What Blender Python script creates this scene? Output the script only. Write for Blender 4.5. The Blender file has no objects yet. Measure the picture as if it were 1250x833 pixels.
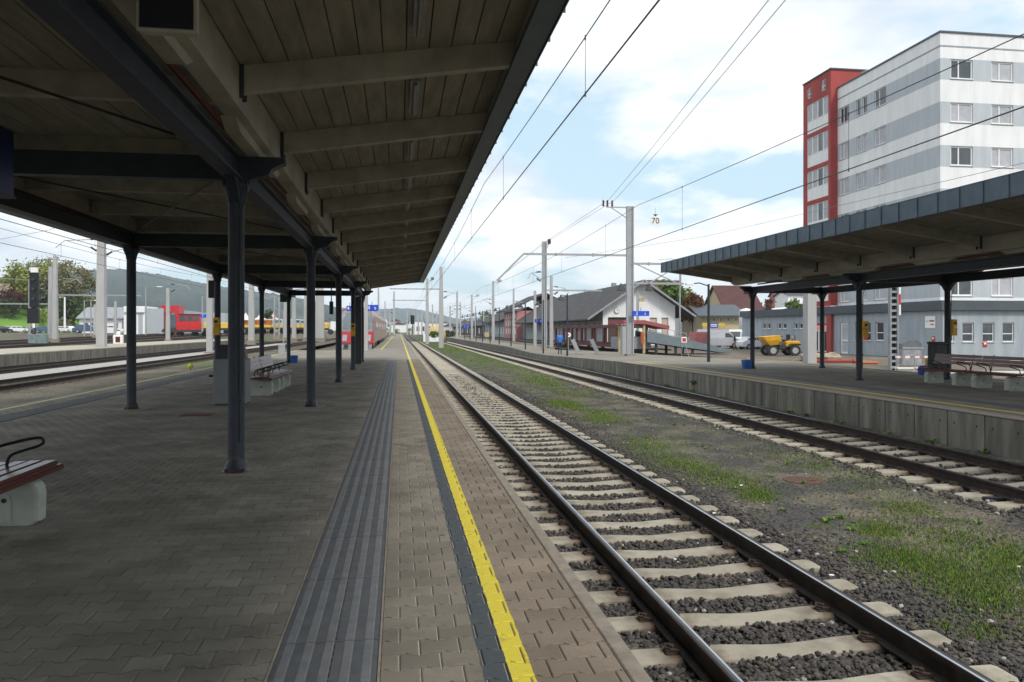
import bpy, math, random
import numpy as np
from mathutils import Vector, Matrix

# ---------------------------------------------------------------- camera, sky, sun, exposure
scene = bpy.context.scene
F = 930.0; CU = 625.0; HV = 403.0; EYE = 1.6
TH = math.atan(137.8 / F); c = math.cos(TH); s = math.sin(TH); VPU = CU - F * math.tan(TH)
cam = bpy.data.cameras.new('camera'); camo = bpy.data.objects.new('camera', cam)
scene.collection.objects.link(camo); scene.camera = camo
cam.sensor_width = 36.0; cam.lens = F / 1250 * 36.0
cam.shift_y = (HV - 416.5) / 1250
cam.clip_start = 0.05; cam.clip_end = 20000
camo.location = (0, 0, EYE); camo.rotation_euler = (math.radians(90), 0, -TH)

SUN = Vector((0.32, -0.68, 0.82)).normalized()
world = bpy.data.worlds.new('World'); scene.world = world; world.use_nodes = True
wt = world.node_tree; wt.nodes.clear()
def wn(t, **k):
    n = wt.nodes.new(t)
    for a, b in k.items(): setattr(n, a, b)
    return n
out = wn('ShaderNodeOutputWorld'); bg = wn('ShaderNodeBackground'); bg.inputs[1].default_value = 0.1
wt.links.new(bg.outputs[0], out.inputs[0])
sky = wn('ShaderNodeTexSky', sky_type='NISHITA', sun_disc=False)
sky.sun_elevation = math.asin(SUN.z); sky.sun_rotation = math.atan2(SUN.x, SUN.y)
sky.air_density = 1.0; sky.dust_density = 1.5
tc = wn('ShaderNodeTexCoord'); sep = wn('ShaderNodeSeparateXYZ'); wt.links.new(tc.outputs['Generated'], sep.inputs[0])
def wm(op, a, b=None, clamp=False):
    n = wn('ShaderNodeMath', operation=op); n.use_clamp = clamp
    for i, v in enumerate((a, b)):
        if v is None: continue
        if isinstance(v, (int, float)): n.inputs[i].default_value = v
        else: wt.links.new(v, n.inputs[i])
    return n.outputs[0]
zz = wm('ADD', wm('MAXIMUM', sep.outputs[2], 0.0), 0.22)
cx = wm('DIVIDE', sep.outputs[0], zz); cy = wm('DIVIDE', sep.outputs[1], zz)
comb = wn('ShaderNodeCombineXYZ'); wt.links.new(cx, comb.inputs[0]); wt.links.new(cy, comb.inputs[1]); comb.inputs[2].default_value = 3.7
n1 = wn('ShaderNodeTexNoise'); n1.inputs['Scale'].default_value = 1.6; n1.inputs['Detail'].default_value = 8; n1.inputs['Roughness'].default_value = 0.56
wt.links.new(comb.outputs[0], n1.inputs['Vector'])
cr = wn('ShaderNodeValToRGB'); cr.color_ramp.elements[0].position = 0.395; cr.color_ramp.elements[1].position = 0.50
wt.links.new(n1.outputs[0], cr.inputs[0])
n2 = wn('ShaderNodeTexNoise'); n2.inputs['Scale'].default_value = 2.6; n2.inputs['Detail'].default_value = 6
mp = wn('ShaderNodeMapping'); mp.inputs[1].default_value = (4.1, 1.3, 8.0); wt.links.new(comb.outputs[0], mp.inputs[0]); wt.links.new(mp.outputs[0], n2.inputs['Vector'])
cr2 = wn('ShaderNodeValToRGB')
cr2.color_ramp.elements[0].position = 0.30; cr2.color_ramp.elements[0].color = (6.4, 7.1, 8.1, 1)
cr2.color_ramp.elements[1].position = 0.56; cr2.color_ramp.elements[1].color = (10.2, 10.3, 10.4, 1)
wt.links.new(n2.outputs[0], cr2.inputs[0])
thin = wn('ShaderNodeMixRGB'); thin.inputs[0].default_value = 0.55; thin.inputs[2].default_value = (7.2, 9.8, 11.0, 1)   # thin high veil over the blue
wt.links.new(sky.outputs[0], thin.inputs[1])
mx = wn('ShaderNodeMixRGB'); wt.links.new(cr.outputs[0], mx.inputs[0]); wt.links.new(thin.outputs[0], mx.inputs[1]); wt.links.new(cr2.outputs[0], mx.inputs[2])
wt.links.new(mx.outputs[0], bg.inputs[0])

sl = bpy.data.lights.new('sun', 'SUN'); sl.energy = 2.2; sl.angle = math.radians(12); sl.color = (1.0, 0.95, 0.87)
so = bpy.data.objects.new('sun', sl); scene.collection.objects.link(so); so.rotation_euler = SUN.to_track_quat('Z', 'Y').to_euler()
scene.view_settings.view_transform = 'Standard'; scene.view_settings.look = 'None'
scene.view_settings.gamma = 1.0; scene.view_settings.exposure = 0.32
scene.render.engine = 'CYCLES'
scene.cycles.max_bounces = 6; scene.cycles.diffuse_bounces = 3; scene.cycles.volume_bounces = 1

# ---------------------------------------------------------------- measuring helpers (photograph pixels -> metres)
def P(u, v, d):
    r = (u - CU) / F * d
    return Vector((r * c + d * s, d * c - r * s, EYE - (v - HV) / F * d))
def G(u, v, z=0.0): return P(u, v, F * (EYE - z) / (v - HV))
def dX(u, X): return F * X / (c * (u - VPU))
def PX(u, v, X): return P(u, v, dX(u, X))
def YX(u, X): return PX(u, 400, X).y
def XY(u, Y):
    k = (u - CU) / F
    return Y * (s + k * c) / (c - k * s)
def DEP(p): return p[0] * s + p[1] * c
def ZV(v, p): return EYE - (v - HV) / F * DEP(p)

rng = random.Random(11); nrng = np.random.default_rng(5)
col = scene.collection

# ---------------------------------------------------------------- materials
MATS = {}
def mat(name, rgb, rough=0.8, var=0.18, scale=3.0, bump=0.0, bscale=60.0, metal=0.0, spec=0.35, rgb2=None, coords='world', stretch=(1, 1, 1), thr=(0.35, 0.65), coat=0.0, orand=0.0):
    if name in MATS: return MATS[name]
    m = bpy.data.materials.new(name); m.use_nodes = True; nt = m.node_tree
    b = nt.nodes['Principled BSDF']; b.inputs['Roughness'].default_value = rough; b.inputs['Metallic'].default_value = metal
    b.inputs['Specular IOR Level'].default_value = spec
    if coat: b.inputs['Coat Weight'].default_value = coat; b.inputs['Coat Roughness'].default_value = 0.15
    L = nt.links.new
    if coords == 'world':
        g = nt.nodes.new('ShaderNodeNewGeometry'); vec = g.outputs['Position']
    else:
        g = nt.nodes.new('ShaderNodeTexCoord'); vec = g.outputs['Object']
    mpn = nt.nodes.new('ShaderNodeMapping'); mpn.inputs[3].default_value = stretch; L(vec, mpn.inputs[0])
    n = nt.nodes.new('ShaderNodeTexNoise'); n.inputs['Scale'].default_value = scale; n.inputs['Detail'].default_value = 7; n.inputs['Roughness'].default_value = 0.6
    L(mpn.outputs[0], n.inputs['Vector'])
    r = nt.nodes.new('ShaderNodeValToRGB'); e = r.color_ramp.elements
    e[0].position, e[1].position = thr
    if rgb2 is None:
        e[0].color = tuple(x * (1 - var) for x in rgb) + (1,); e[1].color = tuple(min(1, x * (1 + var)) for x in rgb) + (1,)
    else:
        e[0].color = tuple(rgb) + (1,); e[1].color = tuple(rgb2) + (1,)
    L(n.outputs[0], r.inputs[0])
    if orand:
        oi = nt.nodes.new('ShaderNodeObjectInfo'); mr = nt.nodes.new('ShaderNodeMapRange'); mr.inputs[3].default_value = 1 - orand; mr.inputs[4].default_value = 1 + orand; L(oi.outputs['Random'], mr.inputs[0])
        sc_n = nt.nodes.new('ShaderNodeVectorMath'); sc_n.operation = 'SCALE'; L(r.outputs[0], sc_n.inputs[0]); L(mr.outputs[0], sc_n.inputs[3]); L(sc_n.outputs[0], b.inputs['Base Color'])
    else: L(r.outputs[0], b.inputs['Base Color'])
    if bump:
        n3 = nt.nodes.new('ShaderNodeTexNoise'); n3.inputs['Scale'].default_value = bscale; n3.inputs['Detail'].default_value = 4
        L(vec, n3.inputs['Vector'])
        bp = nt.nodes.new('ShaderNodeBump'); bp.inputs['Strength'].default_value = bump; bp.inputs['Distance'].default_value = 0.02
        L(n3.outputs[0], bp.inputs['Height']); L(bp.outputs[0], b.inputs['Normal'])
    m['_out'] = 1
    MATS[name] = m
    return m
def node(m, t): return m.node_tree.nodes.new(t)

M = {}
M['steel'] = mat('blue_grey_paint', (0.027, 0.034, 0.044), 0.5, 0.22, 5, coords='object')
M['fascia'] = mat('fascia_sheet', (0.060, 0.088, 0.115), 0.45, 0.16, 4)
M['post'] = mat('post_paint', (0.027, 0.034, 0.044), 0.45, 0.2, 6, 0.08, 30)
def rusty(m, z0, z1):                                      # rust blooming at the foot of a painted post
    nt = m.node_tree; L = nt.links.new; b = nt.nodes['Principled BSDF']; src = b.inputs['Base Color'].links[0].from_socket
    g = nt.nodes.new('ShaderNodeNewGeometry'); sp = nt.nodes.new('ShaderNodeSeparateXYZ'); L(g.outputs['Position'], sp.inputs[0])
    n = nt.nodes.new('ShaderNodeTexNoise'); n.inputs['Scale'].default_value = 9; n.inputs['Detail'].default_value = 6; L(g.outputs['Position'], n.inputs['Vector'])
    mr = nt.nodes.new('ShaderNodeMapRange'); mr.inputs[1].default_value = z0; mr.inputs[2].default_value = z1; mr.inputs[3].default_value = .17; mr.inputs[4].default_value = -.01; L(sp.outputs[2], mr.inputs[0])
    ad = nt.nodes.new('ShaderNodeMath'); ad.operation = 'ADD'; L(mr.outputs[0], ad.inputs[0]); L(n.outputs[0], ad.inputs[1])
    rp_ = nt.nodes.new('ShaderNodeValToRGB'); rp_.color_ramp.elements[0].position = .66; rp_.color_ramp.elements[1].position = .74; L(ad.outputs[0], rp_.inputs[0])
    mx_ = nt.nodes.new('ShaderNodeMixRGB'); L(rp_.outputs[0], mx_.inputs[0]); L(src, mx_.inputs[1]); mx_.inputs[2].default_value = (.10, .05, .03, 1); L(mx_.outputs[0], b.inputs['Base Color'])
rusty(M['post'], 0.0, 0.35)
M['cream'] = mat('cream_timber', (0.37, 0.345, 0.275), 0.75, 0.16, 4, 0.15, 40, stretch=(1, .4, 1))
M['plank'] = mat('ceiling_plank', (0.25, 0.228, 0.178), 0.8, 0.2, 3, 0.15, 40, stretch=(3, .5, 1))
M['maroon'] = mat('maroon_paint', (0.09, 0.02, 0.018), 0.6)
M['black'] = mat('black_metal', (0.015, 0.016, 0.02), 0.4)
M['dark'] = mat('dark_grey', (0.04, 0.042, 0.045), 0.6)
M['grey'] = mat('mid_grey_paint', (0.26, 0.28, 0.30), 0.6)
M['galv'] = mat('galvanised', (0.34, 0.35, 0.36), 0.55, 0.07, 3, metal=0.3)
M['conc'] = mat('mast_concrete', (0.375, 0.375, 0.375), 0.85, 0.07, 2, 0.15, 40, stretch=(1, 1, .3))
M['yellow'] = mat('validator_yellow', (0.62, 0.33, 0.02), 0.5)
M['navy'] = mat('navy_sign', (0.006, 0.012, 0.06), 0.35)
M['blue'] = mat('sign_blue', (0.02, 0.07, 0.50), 0.4)
M['white'] = mat('white_paint', (0.78, 0.78, 0.77), 0.6, 0.05)
M['red'] = mat('red_paint', (0.50, 0.025, 0.03), 0.45, 0.15)
M['glass'] = mat('window_glass', (0.05, 0.06, 0.07), 0.08, 0.3, 1.2, spec=0.8)
M['rubber'] = mat('rubber', (0.03, 0.03, 0.03), 0.85)
M['wood_red'] = mat('bench_slat', (0.10, 0.022, 0.016), 0.35, 0.25, 12, spec=0.5, coords='object', stretch=(1, .1, 1), coat=0.3)
M['bench_conc'] = mat('bench_concrete', (0.37, 0.39, 0.34), 0.8, 0.12, 6, 0.15, 80, coords='object')

# ---------------------------------------------------------------- mesh building
class MB:
    def __init__(self): self.v = []; self.f = []; self.mi = []
    def add(self, vs, fs, mi=0):
        o = len(self.v); self.v += [tuple(p) for p in vs]
        for q in fs: self.f.append(tuple(o + i for i in q)); self.mi.append(mi)
        return self
    def box(self, x0, x1, y0, y1, z0, z1, mi=0):
        x0, x1 = min(x0, x1), max(x0, x1); y0, y1 = min(y0, y1), max(y0, y1); z0, z1 = min(z0, z1), max(z0, z1)
        return self.add([(x0, y0, z0), (x1, y0, z0), (x1, y1, z0), (x0, y1, z0), (x0, y0, z1), (x1, y0, z1), (x1, y1, z1), (x0, y1, z1)],
                        [(0, 3, 2, 1), (4, 5, 6, 7), (0, 1, 5, 4), (1, 2, 6, 5), (2, 3, 7, 6), (3, 0, 4, 7)], mi)
    def cbox(self, x0, x1, y0, y1, z0, z1, b=0.01, mi=0):          # box with chamfered edges all round (verticals and top)
        P8 = lambda i: [(x0 + i + b, y0 + i), (x1 - i - b, y0 + i), (x1 - i, y0 + i + b), (x1 - i, y1 - i - b), (x1 - i - b, y1 - i), (x0 + i + b, y1 - i), (x0 + i, y1 - i - b), (x0 + i, y0 + i + b)]
        rings = [[(x, y, z0) for x, y in P8(0)], [(x, y, z1 - b) for x, y in P8(0)], [(x, y, z1) for x, y in P8(b)]]
        return self.loft(rings, True, mi)
    def loft(self, rings, cap=True, mi=0):
        n = len(rings[0]); vs = [p for r in rings for p in r]; fs = []
        for k in range(len(rings) - 1):
            for i in range(n):
                j = (i + 1) % n
                fs.append((k * n + i, k * n + j, (k + 1) * n + j, (k + 1) * n + i))
        if cap: fs.append(tuple(range(n - 1, -1, -1))); fs.append(tuple((len(rings) - 1) * n + i for i in range(n)))
        return self.add(vs, fs, mi)
    def cyl(self, p0, p1, r0, r1=None, n=8, mi=0):
        if r1 is None: r1 = r0
        p0, p1 = Vector(p0), Vector(p1); d = (p1 - p0).normalized()
        a = d.orthogonal().normalized(); b = d.cross(a)
        ring = lambda p, r: [tuple(p + a * (r * math.cos(2 * math.pi * (i + .5) / n)) + b * (r * math.sin(2 * math.pi * (i + .5) / n))) for i in range(n)]
        return self.loft([ring(p0, r0), ring(p1, r1)], True, mi)
    def tube(self, path, r, n=6, mi=0, soft=0):
        path = [Vector(p) for p in path]
        for _ in range(soft):                                       # corner cutting rounds the bends
            path = [path[0]] + [q for a_, b_ in zip(path, path[1:]) for q in (a_ * .75 + b_ * .25, a_ * .25 + b_ * .75)] + [path[-1]]
        path = list(path); rings = []; a = None
        for i, p in enumerate(path):
            t = (path[min(i + 1, len(path) - 1)] - path[max(i - 1, 0)]).normalized()
            a = t.orthogonal().normalized() if a is None else (a - t * a.dot(t)).normalized()
            b = t.cross(a)
            rings.append([tuple(p + a * (r * math.cos(2 * math.pi * k / n)) + b * (r * math.sin(2 * math.pi * k / n))) for k in range(n)])
        return self.loft(rings, True, mi)
    def bar(self, p0, p1, w, h, mi=0):                              # rectangular bar between two points, h mostly vertical
        p0, p1 = Vector(p0), Vector(p1); d = (p1 - p0).normalized()
        sdv = d.cross(Vector((0, 0, 1)))
        sdv = Vector((1, 0, 0)) if sdv.length < 1e-4 else sdv.normalized()
        up = sdv.cross(d)
        ring = lambda p: [tuple(p + sdv * (w / 2 * a) + up * (h / 2 * b)) for a, b in ((-1, -1), (1, -1), (1, 1), (-1, 1))]
        return self.loft([ring(p0), ring(p1)], True, mi)
    def prism(self, poly, axis, a0, a1, mi=0):                      # polygon in the two other axes, extruded along axis
        def pt(q, a):
            return {'x': (a, q[0], q[1]), 'y': (q[0], a, q[1]), 'z': (q[0], q[1], a)}[axis]
        return self.loft([[pt(q, a0) for q in poly], [pt(q, a1) for q in poly]], True, mi)
    def lathe(self, prof, n=12, cx=0, cy=0, mi=0):
        return self.loft([[(cx + r * math.cos(2 * math.pi * i / n), cy + r * math.sin(2 * math.pi * i / n), z) for i in range(n)] for r, z in prof], True, mi)
    def mesh(self, name, mats, off=None, smooth=False):
        me = bpy.data.meshes.new(name)
        vs = self.v if off is None else [(x - off[0], y - off[1], z - off[2]) for x, y, z in self.v]
        me.from_pydata(vs, [], self.f)
        for m in (mats if isinstance(mats, (list, tuple)) else [mats]): me.materials.append(m)
        if any(self.mi): me.polygons.foreach_set('material_index', self.mi)
        if smooth: me.polygons.foreach_set('use_smooth', [True] * len(me.polygons))
        me.update()
        import bmesh
        bm = bmesh.new(); bm.from_mesh(me); bmesh.ops.recalc_face_normals(bm, faces=bm.faces); bm.to_mesh(me); bm.free()
        return me
    def build(self, name, mats, parent=None, local=False, smooth=False, loc=None):
        off = None
        if not local:
            off = parent_origin(parent) if parent is not None else loc
        me = self.mesh(name, mats, off, smooth)
        o = bpy.data.objects.new(name, me); col.objects.link(o); o.parent = parent
        if parent is None and loc is not None: o.location = loc
        return o
def parent_origin(p):
    v = Vector((0, 0, 0))
    while p is not None: v = v + p.location; p = p.parent
    return v
def tag(o, label=None, cat=None, group=None, kind=None):
    if label: o['label'] = label
    if cat: o['category'] = cat
    if group: o['group'] = group
    if kind: o['kind'] = kind
    return o
def thing(name, label, cat, loc=(0, 0, 0), group=None, rz=0.0, kind=None):
    o = bpy.data.objects.new(name, None); col.objects.link(o); o.empty_display_size = 0.2
    o.location = loc; o.rotation_euler = (0, 0, rz)
    return tag(o, label, cat, group, kind)
def inst(name, me, parent, loc, rz=0.0):
    o = bpy.data.objects.new(name, me); col.objects.link(o); o.parent = parent; o.location = loc; o.rotation_euler = (0, 0, rz); return o
def copy_tree(o, parent=None):
    n = o.copy(); col.objects.link(n); n.parent = parent
    for ch in list(o.children): copy_tree(ch, n)
    return n
def np_mesh(name, verts, faces_flat, nper, mats, parent=None, kind=None, loc=None, mi=None):
    me = bpy.data.meshes.new(name); nv = len(verts); nf = len(faces_flat) // nper
    me.vertices.add(nv); me.vertices.foreach_set('co', np.asarray(verts, dtype=np.float32).ravel())
    me.loops.add(len(faces_flat)); me.loops.foreach_set('vertex_index', np.asarray(faces_flat, dtype=np.int32))
    me.polygons.add(nf); me.polygons.foreach_set('loop_start', np.arange(nf, dtype=np.int32) * nper)
    for m in (mats if isinstance(mats, (list, tuple)) else [mats]): me.materials.append(m)
    if mi is not None: me.polygons.foreach_set('material_index', np.asarray(mi, dtype=np.int32))
    me.polygons.foreach_set('use_smooth', np.zeros(nf, dtype=bool)); me.update(calc_edges=True); me.validate()
    o = bpy.data.objects.new(name, me); col.objects.link(o); o.parent = parent
    if kind: o['kind'] = kind
    return o
def text(name, body, size, m, parent, loc, rot, ext=0.004):
    cu = bpy.data.curves.new(name, 'FONT'); cu.body = body; cu.size = size; cu.extrude = ext; cu.align_x = 'CENTER'; cu.align_y = 'CENTER'
    t = bpy.data.objects.new(name + '_t', cu); col.objects.link(t)
    dg = bpy.context.evaluated_depsgraph_get(); me = bpy.data.meshes.new_from_object(t.evaluated_get(dg)); me.materials.clear(); me.materials.append(m)
    bpy.data.objects.remove(t); o = bpy.data.objects.new(name, me); col.objects.link(o); o.parent = parent
    o.location = Vector(loc) - (parent_origin(parent) if parent else Vector((0, 0, 0))); o.rotation_euler = rot
    return o
FRONT = (math.radians(90), 0, 0)          # text readable from -Y

exec_order = []
# ---------------------------------------------------------------- the setting: ground, track beds, platforms
PE = 1.145                     # edge of the near platform
TZ = -0.53                     # top of rail of the two main tracks
SZ = -0.705                    # top of sleepers
BED = -0.735                   # ground between the tracks

def shade_ground(name, base, spots, thr=(0.45, 0.6), scale=0.6, grain=90.0, bump=0.6, fine=0.35, third=None, thr3=(0.55, 0.62), scale3=0.35):
    m = bpy.data.materials.new(name); m.use_nodes = True; nt = m.node_tree; L = nt.links.new
    b = nt.nodes['Principled BSDF']; b.inputs['Roughness'].default_value = 0.95; b.inputs['Specular IOR Level'].default_value = 0.15
    g = nt.nodes.new('ShaderNodeNewGeometry')
    def noise(sc, det=6, off=0):
        n = nt.nodes.new('ShaderNodeTexNoise'); n.inputs['Scale'].default_value = sc; n.inputs['Detail'].default_value = det
        if off:
            mm = nt.nodes.new('ShaderNodeMapping'); mm.inputs[1].default_value = (off, off * 2, off); L(g.outputs['Position'], mm.inputs[0]); L(mm.outputs[0], n.inputs['Vector'])
        else: L(g.outputs['Position'], n.inputs['Vector'])
        return n.outputs[0]
    def ramp(fac, p, ca, cb):
        r = nt.nodes.new('ShaderNodeValToRGB'); r.color_ramp.elements[0].position, r.color_ramp.elements[1].position = p
        r.color_ramp.elements[0].color = ca; r.color_ramp.elements[1].color = cb; L(fac, r.inputs[0]); return r.outputs[0]
    def mixc(f, a, bb, mode='MIX'):
        x = nt.nodes.new('ShaderNodeMixRGB'); x.blend_type = mode
        for i, v in enumerate((f, a, bb)):
            if isinstance(v, (float, int)): x.inputs[i].default_value = v
            elif isinstance(v, tuple): x.inputs[i].default_value = v
            else: L(v, x.inputs[i])
        return x.outputs[0]
    cc = mixc(ramp(noise(scale), thr, (0, 0, 0, 1), (1, 1, 1, 1)), tuple(base) + (1,), tuple(spots) + (1,))
    if third is not None:
        cc = mixc(ramp(noise(scale3, 8, 5.0), thr3, (0, 0, 0, 1), (1, 1, 1, 1)), cc, tuple(third) + (1,))
    vo = nt.nodes.new('ShaderNodeTexVoronoi'); vo.inputs['Scale'].default_value = grain; L(g.outputs['Position'], vo.inputs['Vector'])
    sp = nt.nodes.new('ShaderNodeSeparateColor'); L(vo.outputs['Color'], sp.inputs[0])
    gr = ramp(sp.outputs[0], (0.0, 1.0), (1 - fine, 1 - fine, 1 - fine, 1), (1 + fine, 1 + fine, 1 + fine, 1))
    cc = mixc(1.0, cc, gr, 'MULTIPLY'); L(cc, b.inputs['Base Color'])
    bp = nt.nodes.new('ShaderNodeBump'); bp.inputs['Strength'].default_value = bump; bp.inputs['Distance'].default_value = 0.03
    L(sp.outputs[1], bp.inputs['Height']); L(bp.outputs[0], b.inputs['Normal'])
    return m
M['ground'] = shade_ground('far_ground', (0.10, 0.10, 0.085), (0.075, 0.105, 0.035), scale=0.06, grain=8, third=(0.14, 0.13, 0.11))
M['bed'] = shade_ground('gravel_bed', (0.072, 0.069, 0.067), (0.150, 0.134, 0.100), (0.42, 0.62), 1.1, 38, 0.8, 0.5, third=(0.07, 0.085, 0.035), thr3=(0.60, 0.68), scale3=1.6)
M['yard'] = shade_ground('yard_gravel', (0.10, 0.088, 0.07), (0.15, 0.135, 0.105), scale=0.3, grain=14, third=(0.09, 0.12, 0.035), thr3=(0.56, 0.66), scale3=0.12)
M['fore'] = shade_ground('construction_ground', (0.16, 0.13, 0.10), (0.20, 0.18, 0.15), scale=0.25, grain=10, third=(0.11, 0.10, 0.09))
M['asphalt'] = shade_ground('platform_asphalt', (0.20, 0.185, 0.155), (0.24, 0.222, 0.19), scale=0.5, grain=60, bump=0.15, fine=0.10)
M['asphalt_dark'] = shade_ground('old_asphalt', (0.12, 0.12, 0.105), (0.17, 0.16, 0.135), scale=0.7, grain=50, bump=0.3, fine=0.2, third=(0.15, 0.15, 0.09))

def sheet(name, pts, m, kind='structure'):
    me = bpy.data.meshes.new(name); me.from_pydata(pts[0], [], pts[1]); me.materials.append(m); me.update()
    o = bpy.data.objects.new(name, me); col.objects.link(o); o['kind'] = kind; return o
def gridsheet(name, xs, ys, zf, m):
    vs = [(x, y, zf(x, y)) for y in ys for x in xs]; n = len(xs)
    fs = [(j * n + i, j * n + i + 1, (j + 1) * n + i + 1, (j + 1) * n + i) for j in range(len(ys) - 1) for i in range(n - 1)]
    return sheet(name, (vs, fs), m)
gridsheet('ground', [-5400, -600, -9.75, 1.0, 11.2, 400, 5400], [-300, -20, 60, 300, 900, 6400], lambda x, y: -1.05, M['ground'])
def bedz(x, y):
    return BED + 0.012 * math.sin(1.7 * x + 0.4 * y) * math.sin(0.63 * y + x) - (0.02 if (1.3 < x < 4.3 or 7.5 < x < 10.4) else 0)
gridsheet('track_bed', [1.0 + 0.2 * i for i in range(52)], [-8 + 0.5 * i for i in range(100)] + [42 + 6 * i for i in range(60)], bedz, M['bed'])
gridsheet('bay_bed', [-9.8, -6, -2.1], [56, 120, 400], lambda x, y: -0.76, M['yard'])
YS = -0.33
def yardz(x, y):
    r = 0.0 if x > -21 else min(1.0, (-21 - x) / 6.0)
    return YS + r * 0.0095 * max(0, y - 50) if y < 190 else YS + r * 1.33
gridsheet('yard_ground', [-600, -300, -160, -100, -70, -45, -32, -27, -24, -21, -16, -12, -9.7], [-60, 0, 30, 50, 75, 100, 130, 160, 190, 300, 700], yardz, M['yard'])
FZ = -0.62
gridsheet('forecourt', [19.1, 30, 60, 120, 400], [-40, 20, 60, 120, 300, 700], lambda x, y: FZ, M['fore'])

# near platform: body, asphalt beyond the canopy
CANY = 41.3
plat = thing('platform', None, None, kind='structure')
b = MB(); b.box(-7.98, 1.05, -6, CANY + 0.2, -0.9, -0.011); b.build('base', mat('joint_sand', (.40, .375, .32), .95, .3, 2), plat)
b = MB(); b.box(-7.98, 1.05, CANY + 0.2, 62, -0.9, 0.0); b.box(-2.2, 1.05, 62, 330, -0.9, 0.0); b.build('asphalt_surface', M['asphalt'], plat)
b = MB(); b.add([(-9.7, -6, -0.30), (-7.98, -6, -0.005), (-7.98, 62, -0.005), (-9.7, 62, -0.30), (-9.7, -6, -1), (-7.98, -6, -1), (-7.98, 62, -1), (-9.7, 62, -1)],
                [(0, 1, 2, 3), (0, 4, 5, 1), (3, 2, 6, 7), (0, 3, 7, 4)]); b.build('sloping_edge', M['asphalt_dark'], plat)
M['coping'] = mat('coping_concrete', (0.25, 0.215, 0.175), 0.85, 0.18, 9, 0.4, 150)
M['wallc'] = mat('platform_wall_concrete', (0.095, 0.09, 0.075), 0.9, 0.15, 1.4, 0.3, 60, rgb2=(0.225, 0.215, 0.185), stretch=(2.2, 2.2, .35), thr=(0.36, 0.66), orand=.16)
b = MB(); b.box(1.05, 1.12, -6, 330, -0.9, -0.16); b.build('edge_wall', M['wallc'], plat)
cop = MB(); cop.cbox(1.052, PE, 0.004, 0.996, -0.155, 0.004, 0.008); copm = cop.mesh('coping_stone', M['coping'])
for k in range(66): inst('coping_stone', copm, plat, (0, -4 + k, rng.uniform(-.002, .002)))
b = MB(); b.box(1.052, PE, 62.01, 330, -0.155, 0.002); b.build('far_coping', M['coping'], plat)

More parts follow.
